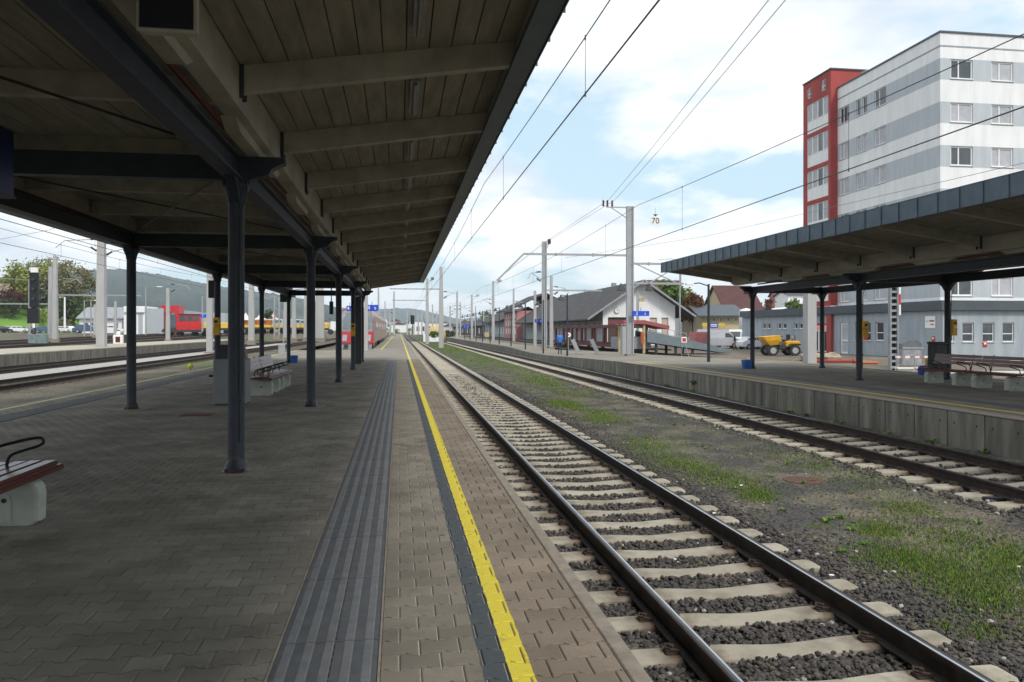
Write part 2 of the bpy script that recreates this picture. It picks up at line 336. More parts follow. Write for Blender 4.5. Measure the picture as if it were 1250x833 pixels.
# pavers: interlocking bone-shaped blocks, 200 x 165 mm in running bond
def paver_mat():
    m = bpy.data.materials.new('paver'); m.use_nodes = True; nt = m.node_tree; L = nt.links.new
    b = nt.nodes['Principled BSDF']; b.inputs['Roughness'].default_value = 0.85; b.inputs['Specular IOR Level'].default_value = 0.25
    g = nt.nodes.new('ShaderNodeNewGeometry'); sp = nt.nodes.new('ShaderNodeSeparateXYZ'); L(g.outputs['Position'], sp.inputs[0])
    def mth(op, a, bb=None, cl=False):
        n = nt.nodes.new('ShaderNodeMath'); n.operation = op; n.use_clamp = cl
        for i, v in enumerate((a, bb)):
            if v is None: continue
            if isinstance(v, (int, float)): n.inputs[i].default_value = v
            else: L(v, n.inputs[i])
        return n.outputs[0]
    row = mth('FLOOR', mth('DIVIDE', sp.outputs[1], 0.165))
    half = mth('MULTIPLY', mth('MODULO', mth('ABSOLUTE', row), 2), 0.1)
    cl = mth('FLOOR', mth('DIVIDE', mth('ADD', sp.outputs[0], half), 0.2))
    cb = nt.nodes.new('ShaderNodeCombineXYZ'); L(cl, cb.inputs[0]); L(row, cb.inputs[1])
    wnz = nt.nodes.new('ShaderNodeTexWhiteNoise'); L(cb.outputs[0], wnz.inputs[0])
    n = nt.nodes.new('ShaderNodeTexNoise'); n.inputs['Scale'].default_value = 1.1; n.inputs['Detail'].default_value = 8; L(g.outputs['Position'], n.inputs['Vector'])
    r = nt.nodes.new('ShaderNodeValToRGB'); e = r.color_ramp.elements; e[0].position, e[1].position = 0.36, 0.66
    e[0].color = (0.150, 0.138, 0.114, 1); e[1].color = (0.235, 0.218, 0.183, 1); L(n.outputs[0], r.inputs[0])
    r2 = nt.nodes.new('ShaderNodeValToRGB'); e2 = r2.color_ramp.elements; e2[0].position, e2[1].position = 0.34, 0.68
    e2[0].color = (0.175, 0.142, 0.108, 1); e2[1].color = (0.245, 0.200, 0.155, 1); L(n.outputs[0], r2.inputs[0])      # warmer tone on the track side of the ribbed strip
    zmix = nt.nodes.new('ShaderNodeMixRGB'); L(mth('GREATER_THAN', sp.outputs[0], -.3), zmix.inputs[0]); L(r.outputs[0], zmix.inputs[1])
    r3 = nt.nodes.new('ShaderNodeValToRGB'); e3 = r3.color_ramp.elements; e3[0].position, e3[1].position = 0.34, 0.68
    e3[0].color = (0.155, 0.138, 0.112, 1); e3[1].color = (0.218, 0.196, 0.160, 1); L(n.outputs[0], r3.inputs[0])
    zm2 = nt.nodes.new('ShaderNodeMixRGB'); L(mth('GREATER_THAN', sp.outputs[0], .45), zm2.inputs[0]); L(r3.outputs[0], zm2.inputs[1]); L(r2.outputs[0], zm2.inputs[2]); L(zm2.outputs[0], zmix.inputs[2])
    v = nt.nodes.new('ShaderNodeMapRange'); v.inputs[3].default_value = 0.86; v.inputs[4].default_value = 1.12; L(wnz.outputs[0], v.inputs[0])
    fn = nt.nodes.new('ShaderNodeTexNoise'); fn.inputs['Scale'].default_value = 130; fn.inputs['Detail'].default_value = 3; L(g.outputs['Position'], fn.inputs['Vector'])
    fv = nt.nodes.new('ShaderNodeMapRange'); fv.inputs[3].default_value = 0.65; fv.inputs[4].default_value = 1.35; L(fn.outputs[0], fv.inputs[0])
    def mul(a, f):
        x = nt.nodes.new('ShaderNodeVectorMath'); x.operation = 'SCALE'; L(a, x.inputs[0]); L(f, x.inputs[3]); return x.outputs[0]
    base = mul(mul(zmix.outputs[0], v.outputs[0]), fv.outputs[0])
    # gum spots and drip stains
    vo = nt.nodes.new('ShaderNodeTexVoronoi'); vo.inputs['Scale'].default_value = 2.6; vo.inputs['Randomness'].default_value = 1.0; L(g.outputs['Position'], vo.inputs['Vector'])
    vs_ = nt.nodes.new('ShaderNodeSeparateColor'); L(vo.outputs['Color'], vs_.inputs[0])
    gum = mth('MULTIPLY', mth('LESS_THAN', vo.outputs['Distance'], mth('MULTIPLY', vs_.outputs[0], .075)), mth('GREATER_THAN', vs_.outputs[1], .45))
    st = nt.nodes.new('ShaderNodeTexNoise'); st.inputs['Scale'].default_value = 2.3; st.inputs['Detail'].default_value = 9; st.inputs['Roughness'].default_value = .7; L(g.outputs['Position'], st.inputs['Vector'])
    sr = nt.nodes.new('ShaderNodeMapRange'); sr.inputs[1].default_value = .52; sr.inputs[2].default_value = .66; sr.inputs[3].default_value = 1.0; sr.inputs[4].default_value = .78; L(st.outputs[0], sr.inputs[0])
    base = mul(base, sr.outputs[0])
    # painted stripes: yellow safety line, dark band beside it, pale line at the far side
    wob = nt.nodes.new('ShaderNodeTexNoise'); wob.inputs['Scale'].default_value = 9; L(g.outputs['Position'], wob.inputs['Vector'])
    xx = mth('ADD', sp.outputs[0], mth('MULTIPLY', mth('SUBTRACT', wob.outputs[0], 0.5), 0.018))
    def band(a, bb): return mth('MULTIPLY', mth('GREATER_THAN', xx, a), mth('LESS_THAN', xx, bb))
    wear = mth('GREATER_THAN', fn.outputs[0], 0.33)
    def mixc(f, a, colr):
        x = nt.nodes.new('ShaderNodeMixRGB'); L(f, x.inputs[0]); L(a, x.inputs[1]); x.inputs[2].default_value = colr; return x.outputs[0]
    base = mixc(mth('MULTIPLY', gum, .55), base, (.05, .05, .048, 1))
    w2 = nt.nodes.new('ShaderNodeTexNoise'); w2.inputs['Scale'].default_value = 14; w2.inputs['Detail'].default_value = 8; w2.inputs['Roughness'].default_value = .7; L(g.outputs['Position'], w2.inputs['Vector'])
    wr2 = nt.nodes.new('ShaderNodeMapRange'); wr2.inputs[1].default_value = .30; wr2.inputs[2].default_value = .44; wr2.inputs[3].default_value = .35; wr2.inputs[4].default_value = 1.0; L(w2.outputs[0], wr2.inputs[0])
    base = mixc(mth('MULTIPLY', band(0.386, 0.513), mth('MULTIPLY', wr2.outputs[0], .92)), base, (0.050, 0.064, 0.076, 1))
    base = mixc(mth('MULTIPLY', band(0.513, 0.621), mth('MULTIPLY', wr2.outputs[0], mth('MULTIPLY_ADD', wear, 0.3))), base, (0.60, 0.50, 0.05, 1))
    base = mixc(mth('MULTIPLY', band(-7.98, -7.86), 0.9), base, (0.55, 0.52, 0.25, 1))
    L(base, b.inputs['Base Color'])
    bp = nt.nodes.new('ShaderNodeBump'); bp.inputs['Strength'].default_value = 0.25; bp.inputs['Distance'].default_value = 0.004
    L(fn.outputs[0], bp.inputs['Height']); L(bp.outputs[0], b.inputs['Normal'])
    return m
for_fix = None
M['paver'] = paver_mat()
for nd in M['paver'].node_tree.nodes:                     # MULTIPLY_ADD needs its third input
    if nd.type == 'MATH' and nd.operation == 'MULTIPLY_ADD': nd.inputs[1].default_value = 0.3; nd.inputs[2].default_value = 0.68
hx, hy, aa, ch = 0.0962, 0.0780, 0.013, 0.006
OUT = [(-hx, -hy - aa), (-.062, -hy - aa), (-.036, -hy + aa), (.036, -hy + aa), (.062, -hy - aa), (hx, -hy - aa),
       (hx, hy + aa), (.062, hy + aa), (.036, hy - aa), (-.036, hy - aa), (-.062, hy + aa), (-hx, hy + aa)]
INN = [(x - math.copysign(ch, x), y - math.copysign(ch, y)) for x, y in OUT]
def paver_verts():
    return np.array([(x, y, -0.018) for x, y in OUT] + [(x, y, -0.005) for x, y in OUT] + [(x, y, 0.0) for x, y in INN], dtype=np.float32)
PV = paver_verts()
PF = [(i, (i + 1) % 12, 12 + (i + 1) % 12, 12 + i) for i in range(12)] + [(12 + i, 12 + (i + 1) % 12, 24 + (i + 1) % 12, 24 + i) for i in range(12)] + \
     [(24, 25, 26, 35), (26, 27, 34, 35), (26, 27, 33, 34) if False else (27, 28, 32, 33), (27, 33, 34, 34) if False else (27, 33, 34, 34)]
PF = PF[:24] + [(24, 25, 34, 35), (25, 26, 33, 34), (26, 27, 32, 33), (27, 28, 31, 32), (28, 29, 30, 31)]
ZONES = ((-0.085, 1.046), (-6.765, -0.612), (-7.98, -7.345))
spots = []
for r_ in range(17, int(CANY / 0.165) + 1):
    y = (r_ + 0.5) * 0.165; off = 0.1 if r_ % 2 else 0.0
    for c_ in range(-42, 8):
        x = (c_ + 0.5) * 0.2 - off
        if any(min(x + .1, bb) - max(x - .1, a) > .012 for a, bb in ZONES): spots.append((x, y))
def clipx(x):                                             # blocks cut at the strips and the coping
    return max(ZONES, key=lambda q: min(x + .1, q[1]) - max(x - .1, q[0]))
def inframe(x, y):
    d = DEP((x, y)); u = VPU + F * x / (c * d); v = HV + F * EYE / d
    return -10 < u < 1260 and v < 840
near = sorted([p for p in spots if inframe(*p)], key=lambda p: DEP(p))[:300]
nearset = set(near)
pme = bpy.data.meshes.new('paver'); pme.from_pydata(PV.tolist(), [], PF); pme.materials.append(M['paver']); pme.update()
cutme = {}
for (x, y) in near:
    a_, b_ = clipx(x); me_ = pme
    if x - hx < a_ or x + hx > b_:
        if round(x, 3) not in cutme:
            vv = PV.copy(); vv[:, 0] = np.clip(vv[:, 0], a_ - x, b_ - x)
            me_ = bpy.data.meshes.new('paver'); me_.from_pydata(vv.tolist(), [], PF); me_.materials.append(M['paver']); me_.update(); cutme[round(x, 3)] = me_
        me_ = cutme[round(x, 3)]
    o = inst('paver', me_, plat, (x, y, rng.uniform(-.0012, .0012))); o.rotation_euler = (rng.uniform(-.008, .008), rng.uniform(-.008, .008), rng.uniform(-.006, .006))
rest = [p for p in spots if p not in nearset]
n = len(rest); pos = np.array([(x, y, rng.uniform(-.0012, .0012)) for x, y in rest], dtype=np.float32)
V = (PV[None] + pos[:, None, :])
tl = nrng.uniform(-.008, .008, (n, 2)); V[:, :, 2] += PV[None, :, 0] * tl[:, :1] + PV[None, :, 1] * tl[:, 1:]
lo = np.array([clipx(p[0]) for p in rest]); V[:, :, 0] = np.clip(V[:, :, 0], lo[:, :1], lo[:, 1:])
Fc = (np.array(PF)[None] + (np.arange(n) * 36)[:, None, None]).ravel()
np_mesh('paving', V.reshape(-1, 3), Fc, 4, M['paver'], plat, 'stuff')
# ribbed guidance strips
M['tact'] = mat('guidance_slab', (0.078, 0.085, 0.094), 0.85, 0.16, 8, 0.4, 170, rgb2=(0.105, 0.112, 0.12), orand=.07)
M['rib'] = mat('guidance_rib', (0.125, 0.13, 0.135), 0.85, 0.16, 9, 0.4, 170, rgb2=(0.168, 0.172, 0.178), orand=.06)
t = MB(); t.box(0, 0.49, 0.002, 0.498, -0.02, -0.001)
for k in range(5):
    x = 0.02 + k * 0.098
    t.loft([[(x, 0.003, -.001), (x + .052, 0.003, -.001), (x + .044, 0.003, .0045), (x + .008, 0.003, .0045)], [(x, .497, -.001), (x + .052, .497, -.001), (x + .044, .497, .0045), (x + .008, .497, .0045)]], True, 1)
for k in range(6): t.box(0.268, 0.274, 0.02 + k * 0.08, 0.065 + k * 0.08, -0.0012, 0.0005, 2)
tm = t.mesh('guidance_slab', [M['tact'], M['rib'], M['black']])
for k in range(76):
    inst('guidance_slab', tm, plat, (-0.594, 3.0 + k * 0.5, rng.uniform(-.0015, .0015)))
    if k > 14: inst('guidance_slab', tm, plat, (-7.33, 3.0 + k * 0.5, 0))
# thin concrete edging beside the ribbed strip
b = MB(); b.box(-0.1, -0.088, 2.8, CANY, -0.014, 0.001); b.box(-0.609, -0.597, 2.8, CANY, -0.014, 0.0015); b.build('edging_strip', M['coping'], plat)
M['ypaint'] = mat('yellow_line', (0.55, 0.45, 0.06), 0.75, 0.12, 20)
M['ypale'] = mat('worn_yellow_line', (0.50, 0.45, 0.22), 0.8, 0.15, 12)
b = MB(); b.box(0.513, 0.621, CANY + .2, 330, 0.001, 0.005); b.build('safety_line', M['ypaint'], plat)
b = MB(); b.box(-1.5, -1.38, 63, 330, 0.001, 0.005); b.box(-1.5, -5.5, 63, 63.1, .001, .005); b.build('safety_line', M['ypaint'], plat)
b = MB(); b.box(-7.95, -7.84, CANY + .2, 61, 0.001, 0.005); b.build('safety_line', M['ypale'], plat)
b = MB(); b.add([(-9.15, 6, -.196), (-9.22, 6, -.208), (-9.22, 30, -.208), (-9.15, 30, -.196)], [(0, 1, 2, 3)]); 
# drain cover
p = G(240, 507)
b = MB(); b.cbox(p.x - .28, p.x + .28, p.y - .17, p.y + .17, -.01, .012, .004)
for k in range(6): b.box(p.x - .24 + k * .085, p.x - .2 + k * .085, p.y - .14, p.y + .14, .0125, .016)
tag(b.build('drain_cover', mat('rusty_plate', (0.11, 0.05, 0.035), 0.8, 0.2, 20), loc=p), 'rusty brown rectangular drain cover in the dark paving', 'drain cover')

# right platform: wall of one-metre panels, dipping surface beyond the canopy
RX = 11.0
def rz(y):
    k = [(-50, 0), (37, 0), (46, -.13), (56, -.30), (64, -.33), (78, -.12), (330, -.12)]
    for (a, za), (bb, zb) in zip(k, k[1:]):
        if a <= y <= bb: return za + (zb - za) * (y - a) / (bb - a)
    return -.12
rp = thing('opposite_platform', None, None, kind='structure')
ys = [-10, 10, 20, 30, 37, 40, 43, 46, 51, 56, 60, 64, 70, 78, 120, 200, 330]
vs = []; fs = []
for i, y in enumerate(ys):
    xb = 19.2 if y < 70 else 14.5
    vs += [(RX + .012, y, rz(y)), (xb, y, rz(y)), (xb, y, -1.0), (RX + .012, y, -1.0)]
for i in range(len(ys) - 1):
    a = 4 * i
    fs += [(a, a + 1, a + 5, a + 4), (a + 1, a + 2, a + 6, a + 5)]
me = bpy.data.meshes.new('surface'); me.from_pydata(vs, [], fs); me.materials.append(M['asphalt']); me.update()
o = bpy.data.objects.new('surface', me); col.objects.link(o); o.parent = rp
RC = 31.0                                                   # far end of right canopy and its paving
M['rpave'] = shade_ground('platform_paving', (0.155, 0.142, 0.12), (0.20, 0.182, 0.155), scale=0.9, grain=6, bump=0.1, fine=0.10)
b = MB(); b.box(RX + .35, 18.9, -10, RC + .6, .001, .004); b.build('paving', M['rpave'], rp)
b = MB(); b.box(12.45, 12.95, -10, RC + .6, .005, .008); b.build('guidance_strip', M['tact'], rp)
b = MB(); b.box(11.72, 11.83, -10, 37, .005, .009); b.build('safety_line', M['ypaint'], rp)
b = MB(); b.box(18.3, 18.4, -10, 37, .005, .009); b.build('safety_line', M['ypale'], rp)
b = MB(); b.cbox(18.9, 19.26, -10, 40, -.2, .02, .01); b.build('edge_slab', M['coping'], rp)
b = MB(); b.cbox(RX - .01, RX + .34, -10, 37, -.02, .006, .008); b.build('edge_slab', M['coping'], rp)
w = MB(); w.cbox(-.0, .16, .015, .985, -0.76, -0.03, .008)
for yy in (.2, .8): w.cyl((-.003, yy, -.26), (.01, yy, -.26), .022, n=8, mi=1)
wm_ = w.mesh('wall_panel', [M['wallc'], M['black']])
for k in range(34): inst('wall_panel', wm_, rp, (RX, 3 + k, 0))
b = MB(); b.box(RX, RX + .1, -10, 3, -1, -.03); b.build('wall_end', M['wallc'], rp)
vs = []; fs = []
yy = [37, 40, 43, 46, 51, 56, 60, 64, 70, 78, 120, 200, 330]
for y in yy: vs += [(RX, y, -1.0), (RX, y, rz(y) + .004), (RX + .3, y, rz(y) + .004)]
for i in range(len(yy) - 1): fs += [(3 * i, 3 * i + 1, 3 * i + 4, 3 * i + 3), (3 * i + 1, 3 * i + 2, 3 * i + 5, 3 * i + 4)]
me = bpy.data.meshes.new('far_wall'); me.from_pydata(vs, [], fs); me.materials.append(M['wallc']); me.update()
o = bpy.data.objects.new('far_wall', me); col.objects.link(o); o.parent = rp
p = PX(848, 466, RX)
b = MB(); b.bar((RX - .05, p.y - .2, -.33), (RX - .06, p.y + .25, -.36), .08, .06); b.bar((RX - .05, p.y + .1, -.3), (RX - .05, p.y + .1, -.45), .05, .05)
b.build('cable_bracket', M['dark'], rp)
# third platform across the left tracks
lp = thing('far_platform', None, None, kind='structure')
b = MB(); b.box(-26, -20.4, -20, 105, -1, .355); b.build('surface', mat('pale_platform', (0.36, 0.33, 0.27), 0.9, 0.1, 1.5), lp)
b = MB()
for k in range(60): b.box(-20.42, -20.36, -20 + 2 * k + .01, -18.01 + 2 * k, -.6, .30)
b.build('edge_wall', M['wallc'], lp)
b = MB()
for k in range(30): b.box(-20.7, -20.5, 20 + .8 * k, 20.4 + .8 * k, .356, .362)
b.build('edge_marking', M['white'], lp)

# ---------------------------------------------------------------- tracks
M['rail_side'] = mat('rail_rust', (0.040, 0.030, 0.026), 0.6, 0.35, 6, metal=0.35)
M['rail_top'] = mat('rail_steel', (0.50, 0.52, 0.55), 0.2, 0.08, 3, metal=1.0)
M['rail_worn'] = mat('rail_worn_top', (0.10, 0.095, 0.095), 0.4, 0.2, 4, metal=0.8)
M['sleeper'] = mat('sleeper_concrete', (0.25, 0.225, 0.175), 0.9, 0.2, 3.5, 0.3, 70, rgb2=(0.37, 0.34, 0.275), thr=(.3, .55), orand=.1)
M['clip'] = mat('rust_clip', (0.048, 0.030, 0.022), 0.75, 0.3, 20)
M['stone'] = None
RP = [(-.07, 0), (.07, 0), (.07, .012), (.012, .03), (.009, .125), (.034, .135), (.036, .164), (.030, .171), (.012, .1725), (-.012, .1725), (-.030, .171), (-.036, .164), (-.034, .135), (-.009, .125), (-.012, .03), (-.07, .012)]
def rail(parent, x, ztop, y0, y1, shiny=True, gauge=1):
    b = MB(); z0 = ztop - .172; n = len(RP)
    rings = [[(x + a, y, z0 + bb) for a, bb in RP] for y in (y0, y1)]
    b.loft(rings, True)
    b.mi[9 if gauge < 0 else 7] = 1; b.mi[8] = 2
    o = b.build('rail', [M['rail_side'], M['rail_top'] if shiny else M['rail_side'], M['rail_worn'] if shiny else M['rail_side']], parent)
    return o
def sleeper_mesh(name='sleeper', hl=1.28, rough=False):
    st0 = [(-hl, .125, .085, .00), (-hl + .04, .14, .098, .012), (-.98, .145, .10, .012), (-.52, .142, .098, .008), (-.30, .118, .078, -.028), (0, .112, .072, -.034),
          (.30, .118, .078, -.028), (.52, .142, .098, .008), (.98, .145, .10, .012), (hl - .04, .14, .098, .012), (hl, .125, .085, .00)]
    st = st0[:3] + [(q, .145 - .02 * math.cos(q * math.pi / 1.16) ** 2, .10 - .008 * math.cos(q * math.pi / 1.16) ** 2, .01 - .024 * math.cos(q * math.pi / 1.16) ** 2) for q in (-.56, -.45, -.34, -.22, -.1, 0, .1, .22, .34, .45, .56)] + st0[-3:]
    b = MB()
    b.loft([[(x, -wb, -.16), (x, wb, -.16), (x, wt_ + .018, dz - .02), (x, wt_, dz), (x, -wt_, dz), (x, -wt_ - .018, dz - .02)] for x, wb, wt_, dz in st])
    return b.mesh(name, M['sleeper'])
def rail_stain(m):                                         # brown rail dust on the concrete beside the two rail seats
    nt = m.node_tree; L = nt.links.new; b = nt.nodes['Principled BSDF']; src = b.inputs['Base Color'].links[0].from_socket
    tcn = nt.nodes.new('ShaderNodeTexCoord'); sp = nt.nodes.new('ShaderNodeSeparateXYZ'); L(tcn.outputs['Object'], sp.inputs[0])
    g = nt.nodes.new('ShaderNodeNewGeometry'); n = nt.nodes.new('ShaderNodeTexNoise'); n.inputs['Scale'].default_value = 7; n.inputs['Detail'].default_value = 7; L(g.outputs['Position'], n.inputs['Vector'])
    def mm(op, a, bb):
        q = nt.nodes.new('ShaderNodeMath'); q.operation = op
        for i, v in enumerate((a, bb)):
            if isinstance(v, (int, float)): q.inputs[i].default_value = v
            elif v is not None: L(v, q.inputs[i])
        return q.outputs[0]
    dist = mm('ABSOLUTE', mm('SUBTRACT', mm('ABSOLUTE', sp.outputs[0], None), .7535), None)
    mr = nt.nodes.new('ShaderNodeMapRange'); mr.inputs[1].default_value = .10; mr.inputs[2].default_value = .34; mr.inputs[3].default_value = .9; mr.inputs[4].default_value = 0.0
    L(mm('ADD', dist, mm('MULTIPLY', mm('SUBTRACT', n.outputs[0], .5), .35)), mr.inputs[0])
    mx_ = nt.nodes.new('ShaderNodeMixRGB'); L(mr.outputs[0], mx_.inputs[0]); L(src, mx_.inputs[1]); mx_.inputs[2].default_value = (.13, .095, .07, 1); L(mx_.outputs[0], b.inputs['Base Color'])
rail_stain(M['sleeper'])
slm = sleeper_mesh()
clipm = MB()
clipm.cbox(-.055, .055, -.045, .045, 0, .018, .006); clipm.cyl((0, 0, .02), (0, 0, .055), .018, n=6); clipm.tube([(-.04, -.045, .03), (.03, -.05, .045), (.05, 0, .035), (.03, .05, .045), (-.04, .045, .03)], .009, 5)
clipm = clipm.mesh('rail_clip', M['clip'])
def main_track(label, xc, y0, y1, nclip, ph, name='railway_track'):
    t = thing(name, None, None, kind='structure')
    for sgn in (-1, 1): rail(t, xc + sgn * .7535, TZ, y0, y1, True, -sgn)
    k = 0; y = ph; far = MB()
    while y < min(y1, 150):
        o = inst('sleeper', slm, t, (xc + rng.uniform(-.012, .012), y, SZ + rng.uniform(-.006, .004)), rng.uniform(-.012, .012))
        if k < nclip:
            for sx in (-1, 1):
                for q in (-1, 1): inst('rail_clip', clipm, t, (xc + sx * .7535 + q * .115, y, SZ + .008), 0 if q > 0 else math.pi)
        y += .6; k += 1
    return t
xA, xB = 2.7885, 9.0
tA = main_track('', xA, -6, 330, 46, 2.2)
tB = main_track('', xB, -6, 330, 24, 9.0)
# rubble: ballast stones between and beside the sleepers of the near track
def stone_templates(k=6):
    ico = []; ph = (1 + 5 ** .5) / 2
    base = np.array([(-1, ph, 0), (1, ph, 0), (-1, -ph, 0), (1, -ph, 0), (0, -1, ph), (0, 1, ph), (0, -1, -ph), (0, 1, -ph), (ph, 0, -1), (ph, 0, 1), (-ph, 0, -1), (-ph, 0, 1)], float)
    base /= np.linalg.norm(base[0])
    fcs = np.array([(0, 11, 5), (0, 5, 1), (0, 1, 7), (0, 7, 10), (0, 10, 11), (1, 5, 9), (5, 11, 4), (11, 10, 2), (10, 7, 6), (7, 1, 8), (3, 9, 4), (3, 4, 2), (3, 2, 6), (3, 6, 8), (3, 8, 9), (4, 9, 5), (2, 4, 11), (6, 2, 10), (8, 6, 7), (9, 8, 1)])
    for _ in range(k):
        v = base * nrng.uniform(.72, 1.15, (12, 1)) * np.array([1, nrng.uniform(.7, 1), nrng.uniform(.55, .85)])
        ico.append(v)
    return ico, fcs
def stone_mat(name, cols):
    m = bpy.data.materials.new(name); m.use_nodes = True; nt = m.node_tree; L = nt.links.new
    b = nt.nodes['Principled BSDF']; b.inputs['Roughness'].default_value = 0.9; b.inputs['Specular IOR Level'].default_value = .25
    g = nt.nodes.new('ShaderNodeNewGeometry'); r = nt.nodes.new('ShaderNodeValToRGB'); r.color_ramp.elements.remove(r.color_ramp.elements[1])
    for i, (p_, cc) in enumerate(cols):
        e = r.color_ramp.elements[0] if i == 0 else r.color_ramp.elements.new(p_)
        e.position = p_; e.color = cc + (1,)
    L(g.outputs['Random Per Island'], r.inputs[0])
    n = nt.nodes.new('ShaderNodeTexNoise'); n.inputs['Scale'].default_value = 60; L(g.outputs['Position'], n.inputs['Vector'])
    mr = nt.nodes.new('ShaderNodeMapRange'); mr.inputs[3].default_value = .6; mr.inputs[4].default_value = 1.4; L(n.outputs[0], mr.inputs[0])
    x = nt.nodes.new('ShaderNodeVectorMath'); x.operation = 'SCALE'; L(r.outputs[0], x.inputs[0]); L(mr.outputs[0], x.inputs[3]); L(x.outputs[0], b.inputs['Base Color'])
    return m
M['stone'] = stone_mat('ballast_stone', [(0, (.045, .042, .042)), (.35, (.072, .068, .066)), (.6, (.095, .085, .078)), (.8, (.065, .06, .062)), (.93, (.12, .10, .085)), (.984, (.11, .10, .09)), (.992, (.38, .36, .33))])
def stones(name, pts, rad, m, parent):
    T, fcs = stone_templates(); n = len(pts)
    ang = nrng.uniform(0, 6.28, n); tid = nrng.integers(0, len(T), n)
    base = np.array(T)[tid]; ca, sa = np.cos(ang)[:, None], np.sin(ang)[:, None]
    til = nrng.uniform(-.6, .6, n)[:, None]
    x = base[:, :, 0] * ca - base[:, :, 1] * sa; y = base[:, :, 0] * sa + base[:, :, 1] * ca; z = base[:, :, 2] + til * x * .5
    V = np.stack([x, y, z], 2) * np.asarray(rad)[:, None, None] + np.asarray(pts)[:, None, :]
    Fc = (fcs[None] + (np.arange(n) * 12)[:, None, None]).ravel()
    return np_mesh(name, V.reshape(-1, 3), Fc, 3, m, parent, 'stuff')
def ballast(parent, xc, x0, x1, y0, y1, n, ph, zb=BED - .01, rr=(.022, .042), taper=2.0):
    yv = y0 + (y1 - y0) * nrng.random(n) ** taper; xv = nrng.uniform(x0, x1, n)
    fr = ((yv - ph + .3) % .6) - .3
    onsl = (np.abs(fr) < .10) & (np.abs(xv - xc) < 1.27)
    near_rail = (np.abs(np.abs(xv - xc) - .7535) < .10)
    keep = ~onsl & ~(near_rail & (nrng.random(n) < .5)); xv, yv = xv[keep], yv[keep]
    fo = np.maximum(0, np.abs(xv - xc) - 1.35)
    keep = nrng.random(len(xv)) < np.clip(1.15 - fo * 0.95, .05, 1); xv, yv, fo = xv[keep], yv[keep], fo[keep]
    z = zb + nrng.uniform(-.012, .028, len(xv)) - fo * .012
    z = np.where(near_rail[:0].size == 0, np.minimum(z, zb + .02), z)
    return stones('ballast', np.stack([xv, yv, z], 1), nrng.uniform(rr[0], rr[1], len(xv)), M['stone'], parent)
ballast(tA, xA, 1.19, 5.3, 2.4, 15, 40000, 2.2, rr=(.016, .034), taper=1.25)
ballast(tA, xA, 1.19, 4.8, 15, 40, 17000, 2.2, rr=(.022, .040), taper=1.3)
ballast(tB, xB, 7.3, 10.9, 8, 36, 9000, 9.0, zb=BED - .018, rr=(.025, .045), taper=1.4)
# gravel specks on the strip between the tracks
n = 5000; xv = nrng.uniform(4.0, 8.0, n); yv = 4 + 22 * nrng.random(n) ** 1.5
o = stones('loose_gravel', np.stack([xv, yv, np.full(n, BED + .004)], 1), nrng.uniform(.006, .017, n), M['stone'], None)
tag(o, 'fine loose gravel strewn between the two tracks', 'gravel', kind='stuff')
n = 36; xv = nrng.uniform(1.4, 8.0, n); yv = 3.5 + 22 * nrng.random(n) ** 1.3
o = stones('pale_pebbles', np.stack([xv, yv, np.full(n, BED + .018)], 1), nrng.uniform(.012, .024, n), mat('pale_pebble', (.55, .53, .50), .8), None)
tag(o, 'scattered pale pebbles and litter among the ballast', 'pebbles', kind='stuff')

# side tracks on the left and beyond
def side_track(xc, y0, y1, zt=-.16, name='railway_track', zf=None):
    t = thing(name, None, None, kind='structure')
    for sg in (-1, 1): rail(t, xc + sg * .7535, zt, y0, y1, False)
    b = MB(); y = y0 + .3
    while y < min(y1, 110): b.box(xc - 1.25, xc + 1.25, y - .12, y + .12, zt - .3, zt - .155); y += .65
    b.build('sleeper_row', M['clip'], t)['kind'] = 'stuff'
    return t
side_track(-13.15, 5, 190); side_track(-18.1, 5, 190)
b = MB(); b.box(-16.9, -14.6, 5, 110, YS - .1, YS + .03); b.build('walkway', mat('pale_gravel_path', (.33, .32, .30), .9, .12, 8, .3, 60))['kind'] = 'structure'
bay = thing('railway_track', None, None, kind='structure')
for sg in (-1, 1): rail(bay, -3.6 + sg * .7535, TZ, 62.5, 330)
def far_track(x0, y0, x1, y1):
    t = thing('railway_track', None, None, kind='structure')
    d = Vector((x1 - x0, y1 - y0, 0)).normalized(); nn = Vector((-d.y, d.x, 0)) * .75
    for sg in (-1, 1):
        b = MB(); b.bar(Vector((x0, y0, yardz(x0, y0) + .1)) + nn * sg, Vector((x1, y1, yardz(x1, y1) + .1)) + nn * sg, .09, .2); b.build('rail', M['rail_side'], t)
    b = MB(); b.bar(Vector((x0, y0, yardz(x0, y0) - .02)), Vector((x1, y1, yardz(x1, y1) - .02)), 3.4, .1); b.build('track_bed', mat('rusty_ballast', (.075, .058, .045), .95), t)
for x_ in (-30, -35.5, -41, -46.5): far_track(x_, 52, x_, 188)
for x_ in (22.5, 28): 
    t = thing('railway_track', None, None, kind='structure')
    for sg in (-1, 1): rail(t, x_ + sg * .7535, FZ + .17, 50 if x_ < 25 else 78, 260)
